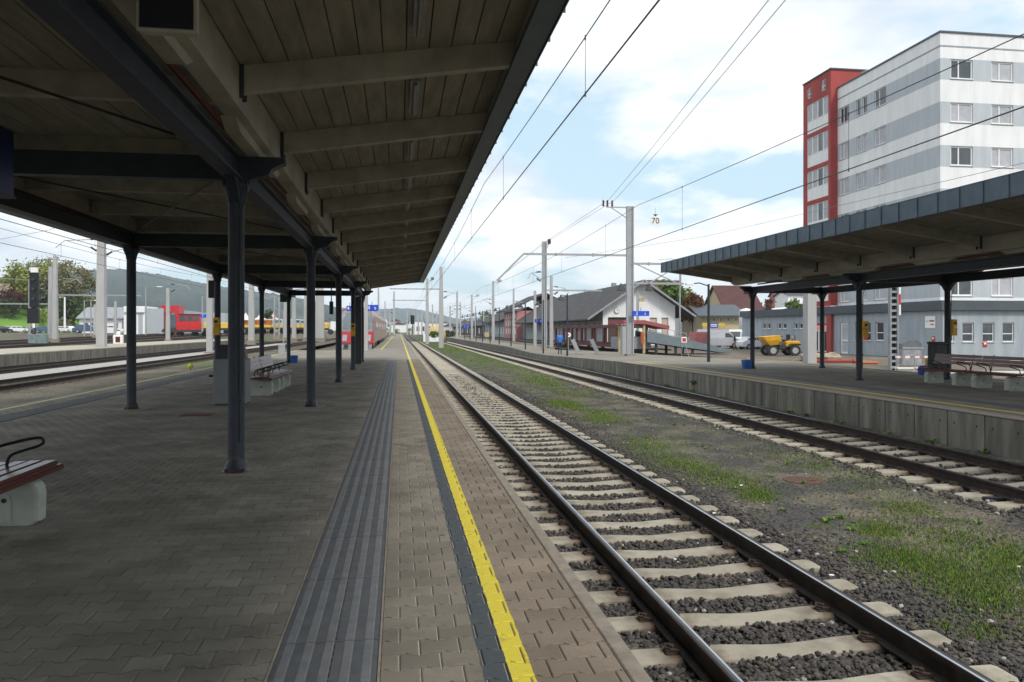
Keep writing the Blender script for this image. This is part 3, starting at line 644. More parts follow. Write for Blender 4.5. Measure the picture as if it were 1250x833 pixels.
# red manhole lid between the tracks
p = G(980, 587, BED)
b = MB(); b.lathe([(.30, BED - .02), (.30, BED + .012), (.285, BED + .018), (.02, BED + .02)], 24, p.x, p.y)
b.bar((p.x + .02, p.y - .1, BED + .022), (p.x + .16, p.y - .1, BED + .022), .05, .012)
tag(b.build('manhole_lid', mat('rust_lid', (0.105, 0.055, 0.043), .85, .25, 15, .3, 90), loc=p, smooth=False), 'round rusty red manhole lid in the gravel between the tracks', 'manhole lid')
b = MB(); q0, q1 = G(1212, 610, BED), G(1249, 622, BED); b.tube([q0 + Vector((-.1, .1, 0)), q0 + Vector((.15, -.1, .02)), q1 + Vector((0, 0, .01)), q1 + Vector((1.5, -1.4, 0))], .03, 7)
tag(b.build('cable_hose', M['black']), 'black rubber hose end lying beside the far sleepers', 'hose')

# grass tufts between the tracks
def grassmat(name, a, bb):
    m = bpy.data.materials.new(name); m.use_nodes = True; nt = m.node_tree; L = nt.links.new
    b = nt.nodes['Principled BSDF']; b.inputs['Roughness'].default_value = .8; b.inputs['Specular IOR Level'].default_value = .2
    g = nt.nodes.new('ShaderNodeNewGeometry'); r = nt.nodes.new('ShaderNodeValToRGB'); r.color_ramp.elements[0].color = a + (1,); r.color_ramp.elements[1].color = bb + (1,)
    L(g.outputs['Random Per Island'], r.inputs[0]); L(r.outputs[0], b.inputs['Base Color'])
    return m
M['grass'] = grassmat('grass_blade', (.055, .135, .012), (.17, .275, .04))
M['drygrass'] = grassmat('dry_grass_blade', (.16, .13, .07), (.26, .22, .13))
patch = [(1140, 690, 60, 22, 1), (1195, 720, 55, 26, 1), (1090, 680, 45, 14, .9), (1070, 648, 30, 10, .45), (1225, 690, 40, 25, .7), (880, 585, 45, 13, .8), (830, 565, 40, 10, 1), (790, 545, 35, 9, .9), (925, 605, 20, 8, .6),
         (735, 510, 25, 6, 1), (690, 494, 18, 4, 1), (660, 465, 30, 6, .7), (640, 452, 40, 6, .6), (600, 440, 40, 6, .7), (570, 430, 30, 5, .9), (548, 424, 22, 4, 1), (620, 436, 30, 4, .5), (700, 480, 40, 5, .35), (1160, 655, 70, 14, .25), (1000, 560, 60, 12, .18), (1040, 590, 70, 14, .22), (1110, 620, 40, 9, .3), (950, 555, 70, 18, .12), (860, 530, 60, 14, .15), (1180, 770, 50, 10, .3)]
gp = []; dp = []
for (u, v, du, dv, k) in patch:
    for _ in range(int(3600 * k)):
        a = rng.gauss(0, .62); bb = rng.gauss(0, .62)
        vv = v + bb * dv + .25 * a * du * .45
        if vv < 412: continue
        q = G(u + a * du, vv, BED)
        if 4.15 < q.x < 7.6 or (4.15 < q.x < 7.5): (gp if rng.random() < .74 else dp).append(q)
for _ in range(16000):
    y = 5 + 50 * rng.random() ** 1.4; x = rng.uniform(4.4, 7.5)
    h = math.sin(x * 2.1 + y * .8) + math.sin(y * 1.3 - x * 1.7 + 2) + rng.gauss(0, .5)
    if h > .5: (dp if rng.random() < .72 else gp).append(Vector((x, y, BED)))
for _ in range(9000):
    y = 45 + 170 * rng.random() ** 1.5; x = rng.uniform(4.3, 7.6); gp.append(Vector((x, y, BED)))
def blades(name, pts, m, hmin, hmax, label):
    n = len(pts); p_ = np.array([tuple(q) for q in pts]); a = nrng.uniform(0, 6.28, n); far = 1 + p_[:, 1] / 25
    h = nrng.uniform(hmin, hmax, n) * np.minimum(far, 2.2); w = .006 * far; lean = nrng.uniform(.2, 1.0, n) * h
    ca, sa = np.cos(a), np.sin(a); la = a + nrng.uniform(-1.5, 1.5, n)
    v0 = p_ + np.stack([ca * w, sa * w, -.01 + 0 * w], 1); v1 = p_ - np.stack([ca * w, sa * w, .01 + 0 * w], 1)
    v2 = p_ + np.stack([np.cos(la) * lean, np.sin(la) * lean, h], 1)
    V = np.stack([v0, v1, v2], 1).reshape(-1, 3)
    o = np_mesh(name, V, np.arange(3 * n), 3, m, None, 'stuff'); tag(o, label, 'grass')
blades('grass', gp, M['grass'], .007, .032, 'patchy green grass growing in the gravel between the tracks')
blades('dry_grass', dp, M['drygrass'], .008, .028, 'dry straw coloured grass thinly spread over the gravel')

# broad leaved weeds at the edge of the ballast and along the far platform wall
wv = []; wf = []
def weed(x, y, z, r_, n_):
    for k in range(n_):
        a = rng.uniform(0, 6.28); l = r_ * rng.uniform(.5, 1.1); w = l * .22; up = rng.uniform(.35, 1.1) * l; ca, sa = math.cos(a), math.sin(a); o = len(wv)
        wv.extend([(x, y, z), (x + ca * l * .5 - sa * w, y + sa * l * .5 + ca * w, z + up * .7), (x + ca * l, y + sa * l, z + up * .75), (x + ca * l * .5 + sa * w, y + sa * l * .5 - ca * w, z + up * .7)]); wf.extend([o, o + 1, o + 2, o + 3])
for _ in range(130):
    y = 4.5 + 30 * rng.random() ** 1.5; x = rng.choice([rng.gauss(6.2, .8), rng.gauss(5.2, .4), rng.uniform(4.4, 7.5)])
    if 4.3 < x < 7.6: weed(x, y, BED, rng.uniform(.03, .09), rng.randint(5, 11))
for _ in range(60): weed(RX - rng.uniform(.02, .12), 8 + 40 * rng.random(), BED, rng.uniform(.05, .16), rng.randint(6, 12))
for _ in range(40): weed(PE + rng.uniform(.02, .1), 3 + 30 * rng.random(), BED, rng.uniform(.03, .08), 6)
o = np_mesh('weeds', wv, wf, 4, M['grass'], None, 'stuff'); tag(o, 'scattered broad leaved weeds beside the ballast and walls', 'weeds')
# litter: pale paper scraps
for i, (u, v) in enumerate(((905, 593), (1015, 703), (872, 627))):
    q = G(u, v, BED + .02); b = MB(); b.add([(-.025, -.015, 0), (.03, -.01, .008), (.025, .02, .0), (-.02, .015, .012), (.0, .0, .016)], [(0, 1, 4), (1, 2, 4), (2, 3, 4), (3, 0, 4)])
    o = b.build('paper_scrap', M['white'], local=True); o.location = q; tag(o, ['crumpled white paper scrap nearest the grass patch by the rail', 'crumpled white scrap right of the near rail end', 'tiny white scrap beside the near rail sleepers'][i], 'litter', 'paper scraps on the gravel')
# ---------------------------------------------------------------- platform canopies
PSP = 7.38
def canopy(name, label, xl, xr, wl, wr, posts, y0, y1, dz, raf0, zslope=.143):
    root = thing(name, label, 'canopy', ((xl + xr) / 2, posts[0], 0))
    O = root.location
    def bld(b, nm, m, parent=root, smooth=False): return b.build(nm, m, parent, smooth=smooth)
    # posts
    b = MB(); b.lathe([(.16, 0), (.16, .012), (.125, .02), (.125, .09), (.10, .12), (.092, .16), (.088, 3.02 + dz), (.10, 3.04 + dz), (.10, 3.08 + dz), (.13, 3.16 + dz), (.15, 3.2 + dz), (.15, 3.285 + dz)], 16)
    pm = b.mesh('post', M['post']); pm.polygons.foreach_set('use_smooth', [True] * len(pm.polygons))
    bolt = MB()
    for sx in (-1, 1):
        for sy in (-1, 1): bolt.cyl((sx * .095, sy * .095, .012), (sx * .095, sy * .095, .045), .014, n=6)
    boltm = bolt.mesh('anchor_bolt', M['clip'])
    pad = MB(); pad.cbox(-.28, .28, -.26, .26, -.02, .006, .004); padm = pad.mesh('footing', M['coping'])
    hb = MB()
    for sg in (-1, 1): hb.prism([(0.05 * sg, 3.289 + dz), (.40 * sg, 3.289 + dz), (.30 * sg, 3.24 + dz), (.20 * sg, 3.17 + dz), (.13 * sg, 3.08 + dz), (.05 * sg, 2.98 + dz)], 'x', -.055, .055)
    hm = hb.mesh('bracket', M['steel'])
    for y in posts:
        for x in (xl, xr):
            q = inst('post', pm, root, Vector((x, y, 0)) - O); inst('footing', padm, q, (0, 0, 0)); inst('anchor_bolt', boltm, q, (0, 0, 0))['kind'] = 'stuff'; inst('bracket', hm, q, (0, 0, 0))
    for k_, y in enumerate(posts):                          # cables clipped to some of the posts
        if k_ % 2 == 0:
            for x in (xl, xr):
                b = MB(); b.tube([(x + .06, y - .085, .35), (x + .06, y - .085, 2.9 + dz), (x + .14, y - .13, 3.1 + dz), (x + .13, y - .1, 3.27 + dz)], .011, 6, soft=1); bld(b, 'cable_conduit', M['dark'])
                for z_ in (.8, 1.6, 2.4): b = MB(); b.box(x + .035, x + .085, y - .105, y - .07, z_, z_ + .03); bld(b, 'cable_clip', M['steel'])
    # longitudinal and cross beams
    for x in (xl, xr):
        b = MB(); b.prism([(x - .09, 3.28 + dz), (x + .09, 3.28 + dz), (x + .09, 3.305 + dz), (x + .03, 3.31 + dz), (x + .03, 3.50 + dz), (x + .09, 3.505 + dz), (x + .09, 3.53 + dz), (x - .09, 3.53 + dz), (x - .09, 3.505 + dz), (x - .03, 3.50 + dz), (x - .03, 3.31 + dz), (x - .09, 3.305 + dz)], 'y', y0, y1 - .6); bld(b, 'longitudinal_beam', M['steel'])
    for y in posts:
        b = MB(); z = 3.286 + dz
        b.prism([(xl - .16, z), (xr + .16, z), (xr + .2, z + .02), (xr + .36, z + .06), (xr + .40, z + .13), (xr + .47, z + .17), (xr + .54, z + .2), (xr + .54, z + .262), (xl - .54, z + .262), (xl - .54, z + .2), (xl - .47, z + .17), (xl - .40, z + .13), (xl - .36, z + .06), (xl - .2, z + .02)], 'y', y - .075, y + .075)
        bld(b, 'crossbeam', M['steel'])
    # cream purlins with cranked soffit
    zb = 3.552 + dz
    for sg, x in ((1, xr), (-1, xl)):
        b = MB(); b.prism([(y0, zb + .10), (y1 - .35, zb + .10), (y1 - .02, zb + .2), (y1 - .02, zb + .49), (y0, zb + .49)], 'x', x + sg * .17, x + sg * .36); bld(b, 'purlin', M['cream'])
        yy = posts[0]
        while yy > y0: yy -= PSP
        while yy < y1:
            for cyy, hl in ((yy, 1.15), (yy + PSP / 2, .62)):
                if y0 < cyy - hl and cyy + hl < y1 - .8:
                    b = MB(); b.prism([(cyy - hl, zb), (cyy + hl, zb), (cyy + hl + .22, zb + .099), (cyy - hl - .22, zb + .099)], 'x', x + sg * .13, x + sg * .27); bld(b, 'packer', M['cream'])
            yy += PSP
        b = MB(); b.box(x + sg * .10, x + sg * .125, y0, y1 - 2, zb + .03, zb + .085); bld(b, 'conduit', M['maroon'])
    # rafters, wing and middle
    zr = lambda x, sg: 3.80 + dz + zslope * ((x - xr - .36) if sg > 0 else (xl - .36 - x))
    def wing_rafter(sg):
        xa = (xr + .34) if sg > 0 else (xl - .34); xe = (wr - .16) if sg > 0 else (wl + .16)
        b = MB(); b.prism([(xa, zr(xa, sg)), (xe, zr(xe, sg) + .02), (xe, zr(xe, sg) + .25), (xa, zr(xa, sg) + .25)], 'y', -.055, .055)
        return b.mesh('rafter', M['cream'])
    rme = {1: wing_rafter(1), -1: wing_rafter(-1)}
    b = MB(); b.box(xl - .15, xr + .15, -.05, .05, 3.70 + dz, 3.93 + dz); mid = b.mesh('rafter', M['cream'])
    b = MB(); b.box(-.05, .0, -.075, -.058, -.06, .3); b.box(-.05, .0, .058, .075, -.06, .3); sh = b.mesh('hanger', M['dark'])
    y = raf0; ry = []
    while y > y0: y -= PSP / 3
    while y < y1 - .4:
        y += PSP / 3
        if y > y1 - .2: break
        ry.append(y)
        for sg in (1, -1):
            o = inst('rafter', rme[sg], root, Vector((0, y, 0)) - O)
            xa = (xr + .40) if sg > 0 else (xl - .36)
            inst('hanger', sh, root, Vector((xa, y, zr(xa, sg))) - O)
        inst('rafter', mid, root, Vector((0, y, 0)) - O)
    ry.append(y1 - .06)
    for sg in (1, -1): inst('rafter', rme[sg], root, Vector((0, y1 - .06, 0)) - O)
    # planks
    for sg in (1, -1):
        xa = (xr + .15) if sg > 0 else (xl - .15); xe = (wr - .13) if sg > 0 else (wl + .13)
        nn = max(1, round(abs(xe - xa) / .222)); wdt = (xe - xa) / nn
        for k in range(nn):
            a, e = xa + wdt * k + .006 * sg, xa + wdt * (k + 1) - .006 * sg
            b = MB(); b.prism([(a, zr(a, sg) + .252), (e, zr(e, sg) + .252), (e, zr(e, sg) + .275), (a, zr(a, sg) + .275)], 'y', y0, y1); bld(b, 'ceiling_plank', M['plank'])
    nn = round((xr - xl - .2) / .222); wdt = (xr + .13 - xl + .13) / nn
    for k in range(nn):
        a = xl - .13 + wdt * k + .006
        b = MB(); b.box(a, a + wdt - .012, y0, y1 - .7, 3.932 + dz, 3.955 + dz); bld(b, 'ceiling_plank', M['plank'])
    # roof sheet, edge boards and seamed fascia
    b = MB(); zt = .31
    prof = [(wl - .0, zr(wl, -1) + zt), (xl - .15, zr(xl - .15, -1) + zt), (xl + .3, 3.99 + dz), (xr - .3, 3.99 + dz), (xr + .15, zr(xr + .15, 1) + zt), (wr, zr(wr, 1) + zt)]
    b.prism(prof + [(x, z + .04) for x, z in reversed(prof)], 'y', y0, y1); bld(b, 'roof_sheet', M['fascia'])
    for sg, x in ((1, wr), (-1, wl)):
        zc = zr(x, sg) - .03
        b = MB(); b.box(x - sg * .155, x - sg * .125, y0, y1 - .02, zc + .04, zc + .30); bld(b, 'edge_board', M['cream'])
        b = MB(); b.box(x - sg * .21, x - sg * .005, y0, y1, zc - .02, zc + .035); b.box(x - sg * .03, x - sg * .005, y0, y1, zc + .035, zc + .34); bld(b, 'edge_beam', M['fascia'])
        fp = MB(); fp.box(0, sg * .012, .004, .606, -.035, .375); fp.box(0, sg * .034, .606, .618, -.03, .375); fpm = fp.mesh('fascia_panel', M['fascia'])
        k = 0
        while y1 - (k + 1) * .62 > y0: k += 1; inst('fascia_panel', fpm, root, Vector((x, y1 - k * .62, zc)) - O)
        b = MB(); b.box(x - sg * .02, x + sg * .02, y0, y1, zc + .375, zc + .39); bld(b, 'fascia_cap', M['fascia'])
    for sg in (1, -1):
        xa = (xr + .2) if sg > 0 else (xl - .2); xe = wr if sg > 0 else wl
        b = MB(); b.prism([(xa, zr(xa, sg) + .05), (xe, zr(xe, sg) - .01), (xe, zr(xe, sg) + .34), (xa, zr(xa, sg) + .34)], 'y', y1 + .003, y1 + .022); bld(b, 'end_board', M['fascia'])
    # rod bracing between the rows
    for ya, yb in zip([posts[0] - PSP] + posts, posts):
        for k, (xa, xb) in enumerate(((xl, xr), (xr, xl))):
            b = MB(); b.cyl((xa, ya, 3.5 + dz - k * .05), (xb, yb, 3.58 + dz - k * .05), .014, n=5); bld(b, 'tie_rod', M['black'])
    return root, ry, zr
PY = [8.97 + PSP * k for k in range(5)]
lcan, lry, lzr = canopy('platform_canopy', 'long timber canopy on blue grey posts over the near platform', -5.35, -1.82, -8.45, 1.28, PY, -14, CANY, 0.0, 7.4)
RPY = [29.7 - PSP * k for k in range(4)][::-1]
rcan, rry, rzr = canopy('platform_canopy', 'canopy with seamed blue grey fascia over the opposite platform', 14.45, 17.55, 11.0, 21.0, RPY, -8, RC, -.16, 29.7 - .6)

# strip lights under the near canopy
b = MB(); b.cbox(-.05, .05, -.62, .62, 0, .05, .01); body = b.mesh('housing', M['grey'])
b = MB(); b.cyl((0, -.58, -.015), (0, .58, -.015), .022, n=8); tubem = b.mesh('tube', mat('milky_tube', (.2, .19, .16), .4, .05))
for k, (ya, yb) in enumerate(zip(lry, lry[1:])):
    if ya < 2.5: continue
    ym = (ya + yb) / 2; z = lzr(.17, 1) + .165
    words = ['nearest', 'second', 'third', 'fourth', 'fifth', 'sixth', 'seventh', 'eighth', 'ninth', 'tenth', 'eleventh', 'twelfth', 'thirteenth', 'fourteenth', 'fifteenth', 'sixteenth']
    i = sum(1 for y in lry[:k] if y >= 2.5)
    t = thing('strip_light', 'unlit strip light under the near canopy edge, %s from the camera' % words[min(i, 15)], 'light', (.17, ym, z), 'strip lights under the near canopy')
    inst('housing', body, t, (0, 0, 0)); inst('tube', tubem, t, (0, 0, 0))
# loudspeaker box hung from the purlin, top left
p = P(205, 16, 4.5)
t = thing('floodlight', 'boxy cream floodlight with black face fixed to the canopy purlin', 'floodlight', p)
b = MB(); b.loft([[(-.17, -.02, -.12), (.17, -.02, -.12), (.17, -.02, .14), (-.17, -.02, .14)], [(-.15, .1, -.1), (.15, .1, -.1), (.15, .1, .14), (-.15, .1, .14)], [(-.08, .2, -.06), (.08, .2, -.06), (.08, .2, .1), (-.08, .2, .1)]]); b.build('housing', M['cream'], t, local=True)
b = MB(); b.box(-.15, .15, -.032, -.021, -.1, .12); b.build('lens', M['black'], t, local=True)
b = MB(); b.bar((-.12, .06, .13), (-.12, .06, .36), .03, .03); b.bar((.12, .06, .13), (.12, .06, .36), .03, .03); b.build('bracket', M['dark'], t, local=True)
# hanging station sign at the left edge
p = Vector((-3.2, 6.95, 2.72))
t = thing('hanging_sign', 'dark navy station sign box hanging under the canopy at left', 'sign', p)
b = MB(); b.cbox(-.16, 0, -3.2, 0, 0, .55, .012); b.build('sign_box', M['navy'], t, local=True)
b = MB(); b.box(-.17, .01, -3.21, .01, -.018, -.001); b.build('sign_frame', M['steel'], t, local=True)
for y in (-.5, -2.7):
    b = MB(); b.cyl((-.08, y, .55), (-.08, y, 1.02), .02, n=6); b.build('hanger', M['steel'], t, local=True)

# yellow ticket validators on posts
def validator(label, x, y, z, side=1):
    t = thing('ticket_validator', label, 'validator', (x, y, z), 'yellow ticket validators on posts')
    b = MB(); b.cbox(-.085, .085, -.2, -.085, 0, .27, .015); b.build('lower_case', M['yellow'], t, local=True)
    b = MB(); b.cbox(-.085, .085, -.2, -.085, .28, .52, .015); b.build('upper_case', M['yellow'], t, local=True)
    b = MB(); b.box(-.05, .05, -.088, -.08, .02, .5); b.build('back_plate', M['dark'], t, local=True)
    b = MB(); b.box(-.05, .05, -.204, -.2, .36, .44); b.build('slot', M['black'], t, local=True)
validator('yellow ticket validator on left row post behind the grey bin', -5.35, PY[2], 1.45)
validator('yellow ticket validator on slim post left of the red train', -1.82 - .0, PY[2] + 7.38, 1.35)
validator('yellow ticket validator on front post of the opposite canopy', 14.45 + .12, RPY[-2] + .0, 1.36)
validator('yellow ticket validator on rear post above the brown benches', 17.55 + .12, RPY[-2] + .0, 1.42)

# benches
def make_bench():
    t = thing('bench', 'x', 'bench', group='slatted benches on concrete feet')
    foot = MB(); fo_ = [(0, 0), (.50, 0), (.545, .03), (.55, .25), (.543, .295), (.52, .335), (.485, .362), (.44, .375), (0, .375)]
    foot.loft([[(.24 + (x - .24) * k_, y, z if z == 0 else .19 + (z - .19) * k_) for x, z in fo_] for y, k_ in ((-.085, .90), (-.072, .97), (-.045, 1), (.045, 1), (.072, .97), (.085, .90))])
    for sy in (-1, 1): foot.prism([(.03, .03), (.34, .03), (.34, .22), (.325, .25), (.29, .265), (.03, .265)], 'y', sy * .086, sy * .094); foot.cyl((.29, sy * .094, .21), (.29, sy * .098, .21), .02, n=10, mi=1)
    fm = foot.mesh('foot', [M['bench_conc'], M['black']])
    for y in (-.58, .58): inst('foot', fm, t, (0, y, 0))
    for k in range(4):
        x = .10 + k * .122
        b = MB(); b.cbox(x - .052, x + .052, -.925, .925, .418 - (.012 if k == 3 else 0) + .004 * k, .458 + .004 * k - (.006 if k == 3 else 0), .009); b.build('seat_slat', M['wood_red'], t, local=True)
    b = MB(); b.cbox(.522, .575, -.925, .925, .392, .436, .014); b.build('front_slat', M['wood_red'], t, local=True)
    for k in range(3):
        z = .60 + k * .098; x = -.005 - k * .03
        b = MB(); b.prism([(x, z), (x + .035, z - .004), (x + .01, z + .085), (x - .025, z + .085)], 'y', -.925, .925); b.build('back_slat', M['wood_red'], t, local=True)
    for y in (-.58, .58):
        b = MB(); b.tube([(.5, y, .41), (.08, y, .40), (.0, y, .44), (-.03, y, .56), (-.115, y, .90)], .016, 8, soft=2); b.build('frame', M['black'], t, local=True)
        b = MB(); b.tube([(.10, y + .1, .46), (.09, y + .1, .54), (.13, y + .1, .61), (.20, y + .1, .64), (.46, y + .1, .70), (.51, y + .1, .68), (.50, y + .1, .63), (.28, y + .1, .57), (.23, y + .1, .53), (.22, y + .1, .46)], .013, 8, soft=2); b.build('armrest', M['black'], t, local=True)
    return t
b0 = make_bench(); b0.location = (-3.47, 6.25, 0)
b0['label'] = 'dark red slatted bench cut off at the left picture edge'
def bench(x, y, rz_, label):
    t = copy_tree(b0); t.location = (x, y, 0); t.rotation_euler = (0, 0, rz_); t['label'] = label
yb = (19.2 + .45) / c
bench(-3.6, yb, 0, 'slatted bench right behind the grey bin under the near canopy')
bench(-3.6, yb + 1.9, 0, 'slatted bench farther along, past the one beside the grey bin')
yb = (22.3 - 15.9 * s) / c
bench(16.15, yb, math.pi, 'brown slatted bench on the opposite platform, left of the pair')
bench(16.15, yb - 1.9, math.pi, 'brown slatted bench on opposite platform at the right picture edge')

# waste bin with dark hood
q = G(260, 495); x0, x1 = q.x, q.x + .66
t = thing('waste_bin', 'grey metal waste bin with dark hood behind the nearest post', 'bin', (x0, q.y, 0))
b = MB(); b.cbox(x0, x1, q.y, q.y + .6, 0.03, .98, .02); b.build('body', mat('bin_grey', (.20, .21, .22), .5, .1), t)
b = MB(); b.box(x0 + .03, x1 - .03, q.y + .03, q.y + .57, 0, .03); b.build('plinth', M['dark'], t)
b = MB(); b.loft([[(x0 + .04, q.y + .05, .98), (x1 - .12, q.y + .05, .98), (x1 - .12, q.y + .55, .98), (x0 + .04, q.y + .55, .98)], [(x0 + .1, q.y + .12, 1.28), (x1 - .2, q.y + .12, 1.28), (x1 - .2, q.y + .48, 1.28), (x0 + .1, q.y + .48, 1.28)]]); b.build('hood', M['dark'], t)
b = MB(); b.loft([[(x1 - .11, q.y + .1, .98), (x1 - .01, q.y + .1, .98), (x1 - .01, q.y + .4, .98), (x1 - .11, q.y + .4, .98)], [(x1 - .11, q.y + .18, 1.26), (x1 - .06, q.y + .18, 1.26), (x1 - .06, q.y + .3, 1.26), (x1 - .11, q.y + .3, 1.26)]]); b.build('ashtray', mat('amber_case', (.16, .09, .015), .5), t)
b = MB(); b.cyl((x0 - .1, q.y + .1, .62), (x0, q.y + .1, .62), .03, n=8); b.build('latch', M['black'], t)
# small blue buckets
def bucket(label, x, y):
    t = thing('litter_box', label, 'litter box', (x, y, 0), 'small blue boxes at post feet')
    b = MB(); b.loft([[(-.14, -.13, 0), (.14, -.13, 0), (.14, .13, 0), (-.14, .13, 0)], [(-.17, -.15, .34), (.17, -.15, .34), (.17, .15, .34), (-.17, .15, .34)]]); b.build('box', mat('bucket_blue', (.02, .10, .36), .45), t, local=True)
    b = MB(); b.cbox(-.18, .18, -.16, .16, .34, .37, .008); b.build('rim', mat('bucket_blue', (.02, .10, .36), .45), t, local=True)
bucket('small blue box beside a left row post near the canopy end', -5.05, PY[4] - .3)
bucket('small blue box beside the end post of the opposite canopy', 14.18, RPY[-1] - .05)
# hanging displays on posts
def display(label, p, w, h, dd=.18, hang=.35):
    t = thing('train_display', label, 'display', p, 'dark hanging displays')
    b = MB(); b.cbox(-w / 2, w / 2, -dd / 2, dd / 2, 0, h, .01); b.build('case', M['dark'], t, local=True)
    b = MB(); b.box(-w / 2 + .03, w / 2 - .03, -dd / 2 - .006, -dd / 2 - .001, .03, h - .03); b.build('screen', M['black'], t, local=True)
    b = MB(); b.cyl((0, 0, h), (0, 0, h + hang), .02, n=6); b.build('hanger', M['steel'], t, local=True)
display('dark display case hanging left of the second left row post', P(261, 364, 24.0), .3, .55, hang=.75)
display('dark display case under the canopy above the blue box', P(347, 369, 37.5), .38, .42, hang=.65)
display('slim dark case hanging beside the post left of the train', P(404.5, 384, 29.5), .14, .5, hang=.9)
# grey cabinet panel between the last right row posts
p = P(436, 440, 36.2)
t = thing('platform_cabinet', 'tall dark grey cabinet standing between the last canopy posts', 'cabinet', (p.x, p.y, 0))
b = MB(); b.cbox(-.2, .2, -.2, .2, 0, 3.2, .01); b.build('case', M['steel'], t, local=True)
b = MB(); b.box(-.15, .15, -.206, -.202, .1, 2.2); b.build('door', M['dark'], t, local=True)
# ---------------------------------------------------------------- catenary masts, lamps, signals, wires
def mast(label, u, d, vt=None, vb=None, w=.5, zb=None, h=None, m='conc', arms=(), group='overhead line masts', taper=.7, top=False):
    base = P(u, vb if vb else 410, d)
    if zb is not None: base.z = zb
    zt = ZV(vt, base) if vt is not None else base.z + h
    t = thing('catenary_mast', label, 'mast', base, group)
    b = MB(); H = zt - base.z; r0, r1 = w / 2, w / 2 * taper
    if m == 'steel':
        for sx in (-1, 1): b.box(sx * r0 - .05, sx * r0 + .05, -.12, .12, 0, H)
        b.box(-r0 + .05, r0 - .05, -.03, .03, 0, H); b.build('pole', M['galv'], t, local=True)
    elif m == 'lattice':
        for sx in (-1, 1):
            for sy in (-1, 1): b.box(sx * r0 - .04, sx * r0 + .04, sy * r0 - .04, sy * r0 + .04, 0, H)
        b.build('pole', M['galv'], t, local=True)
        b = MB(); k = 0; z = 0
        while z < H - w * 1.3:
            for sy in (-1, 1): b.bar((-r0 if k % 2 else r0, sy * r0, z), (r0 if k % 2 else -r0, sy * r0, z + w * 1.3), .04, .04)
            z += w * 1.3; k += 1
        b.build('lacing', M['galv'], t, local=True)['kind'] = 'stuff'
    else:
        b.loft([[(-a, -a, z), (a, -a, z), (a, a, z), (-a, a, z)] for a, z in ((r0, 0), (r0, H * .3), (r1, H))]); b.build('pole', M['conc'], t, local=True)
    b = MB(); b.cbox(-r0 - .12, r0 + .12, -r0 - .12, r0 + .12, -.4, .03, .02); b.build('footing', M['coping'], t, local=True)
    for (kind, x1, za, *r) in arms:
        z = za - base.z; b = MB()
        if kind == 'boom':
            b.bar((0, 0, z), (x1, 0, z), .12, .14)
            for q in (.35, .7): b.bar((x1 * q - .05, 0, z), (x1 * q + .05, 0, z), .2, .22)
            b.build('boom', M['galv'], t, local=True)
            if r:
                b = MB(); b.bar((x1, 0, z), (x1 - r[0], 0, z - r[1]), .11, .12); b.build('boom_strut', M['galv'], t, local=True)
        elif kind == 'arm':
            sg = 1 if x1 > 0 else -1
            b.tube([(0, 0, z + .9), (x1 * .8, 0, z + .75), (x1, 0, z + .2)], .03, 5); b.tube([(0, 0, z), (x1 * .78, 0, z + .76)], .03, 5); b.build('cantilever', M['galv'], t, local=True)
            b = MB()
            for zz_ in (.9, 0): b.cyl((sg * .35, 0, z + zz_), (sg * .75, 0, z + zz_ + (-.04 if zz_ else .28)), .07, n=6)
            b.build('insulator', M['dark'], t, local=True)
        elif kind == 'top':
            b.bar((0, 0, z), (x1, 0, z), .08, .08); b.bar((0, 0, z - .9), (x1 * .8, 0, z - .02), .05, .06); b.build('bracket', M['galv'], t, local=True)
            for q in (.75, .95, 1.12):
                b = MB(); b.lathe([(.05, z + .04), (.09, z + .12), (.05, z + .18), (.09, z + .26), (.05, z + .32), (.08, z + .42), (.03, z + .5)], 8, x1 * q, 0); b.build('insulator', M['maroon'], t, local=True)
    return t, base, zt
mA, bA, zA = mast('tall grey steel mast on the opposite platform carrying platform sign', 769, 54.5, 252, 432.5, .42, m='steel', arms=[('boom', -7.7, 6.93, 1.9, 1.9), ('top', -1.75, 10.35), ('boom', 4.0, 6.35), ('boom', 4.0, 4.94)])
b = MB(); z0 = 4.94 - bA.z; z1 = 6.35 - bA.z
b.bar((.4, 0, z1), (3.6, 0, z0), .07, .07); b.bar((3.8, 0, z1), (1.4, 0, z0), .07, .07); b.bar((3.8, 0, z1 + .3), (3.8, 0, z0 - .2), .07, .07); b.build('truss_brace', M['galv'], mA, local=True)
for sx in (-.75, 1.35):
    b = MB(); b.lathe([(.36, 4.40 - bA.z), (.30, 4.48 - bA.z), (.1, 4.78 - bA.z), (.04, 4.92 - bA.z)], 12, sx, -.3); b.build('lamp_shade', M['dark'], mA, local=True)
b = MB(); b.box(-.65, -.35, -.3, .2, 0, 2.0); b.build('switch_box', M['galv'], mA, local=True)
# platform number signs
def psign(label, p, w, h, n1, n2, group='blue platform number signs', post=None):
    t = thing('platform_sign', label, 'sign', p, group)
    b = MB(); b.cbox(-w / 2, w / 2, -.06, .06, 0, h, .01); b.build('panel', M['blue'], t, local=True)
    o = text('number', n1, h * .95, M['white'], t, Vector(p) + Vector((-w * .24, -.066, h * .5)), FRONT)
    o = text('letter', n2, h * .55, M['white'], t, Vector(p) + Vector((w * .26, -.066, h * .42)), FRONT)
    b = MB(); b.cyl((0, 0, h), (0, 0, h + .25), .025, n=6); b.build('hanger', M['galv'], t, local=True)
    return t
p = P(782, 386, 54.2); psign('blue sign with number 2 on the tall steel mast', p, 1.25, .36, '2', 'B')
mast('slim grey mast behind the platform beside the blue number 3 sign', 664.5, 72, 295, 426, .36, m='steel', arms=[('arm', -1.6, 6.2), ('boom', 5.6, 5.35), ('top', .5, 9.7)])
psign('small blue sign with number 3 near the man in blue', P(657.5, 394, 73), .72, .34, '3', 'B')
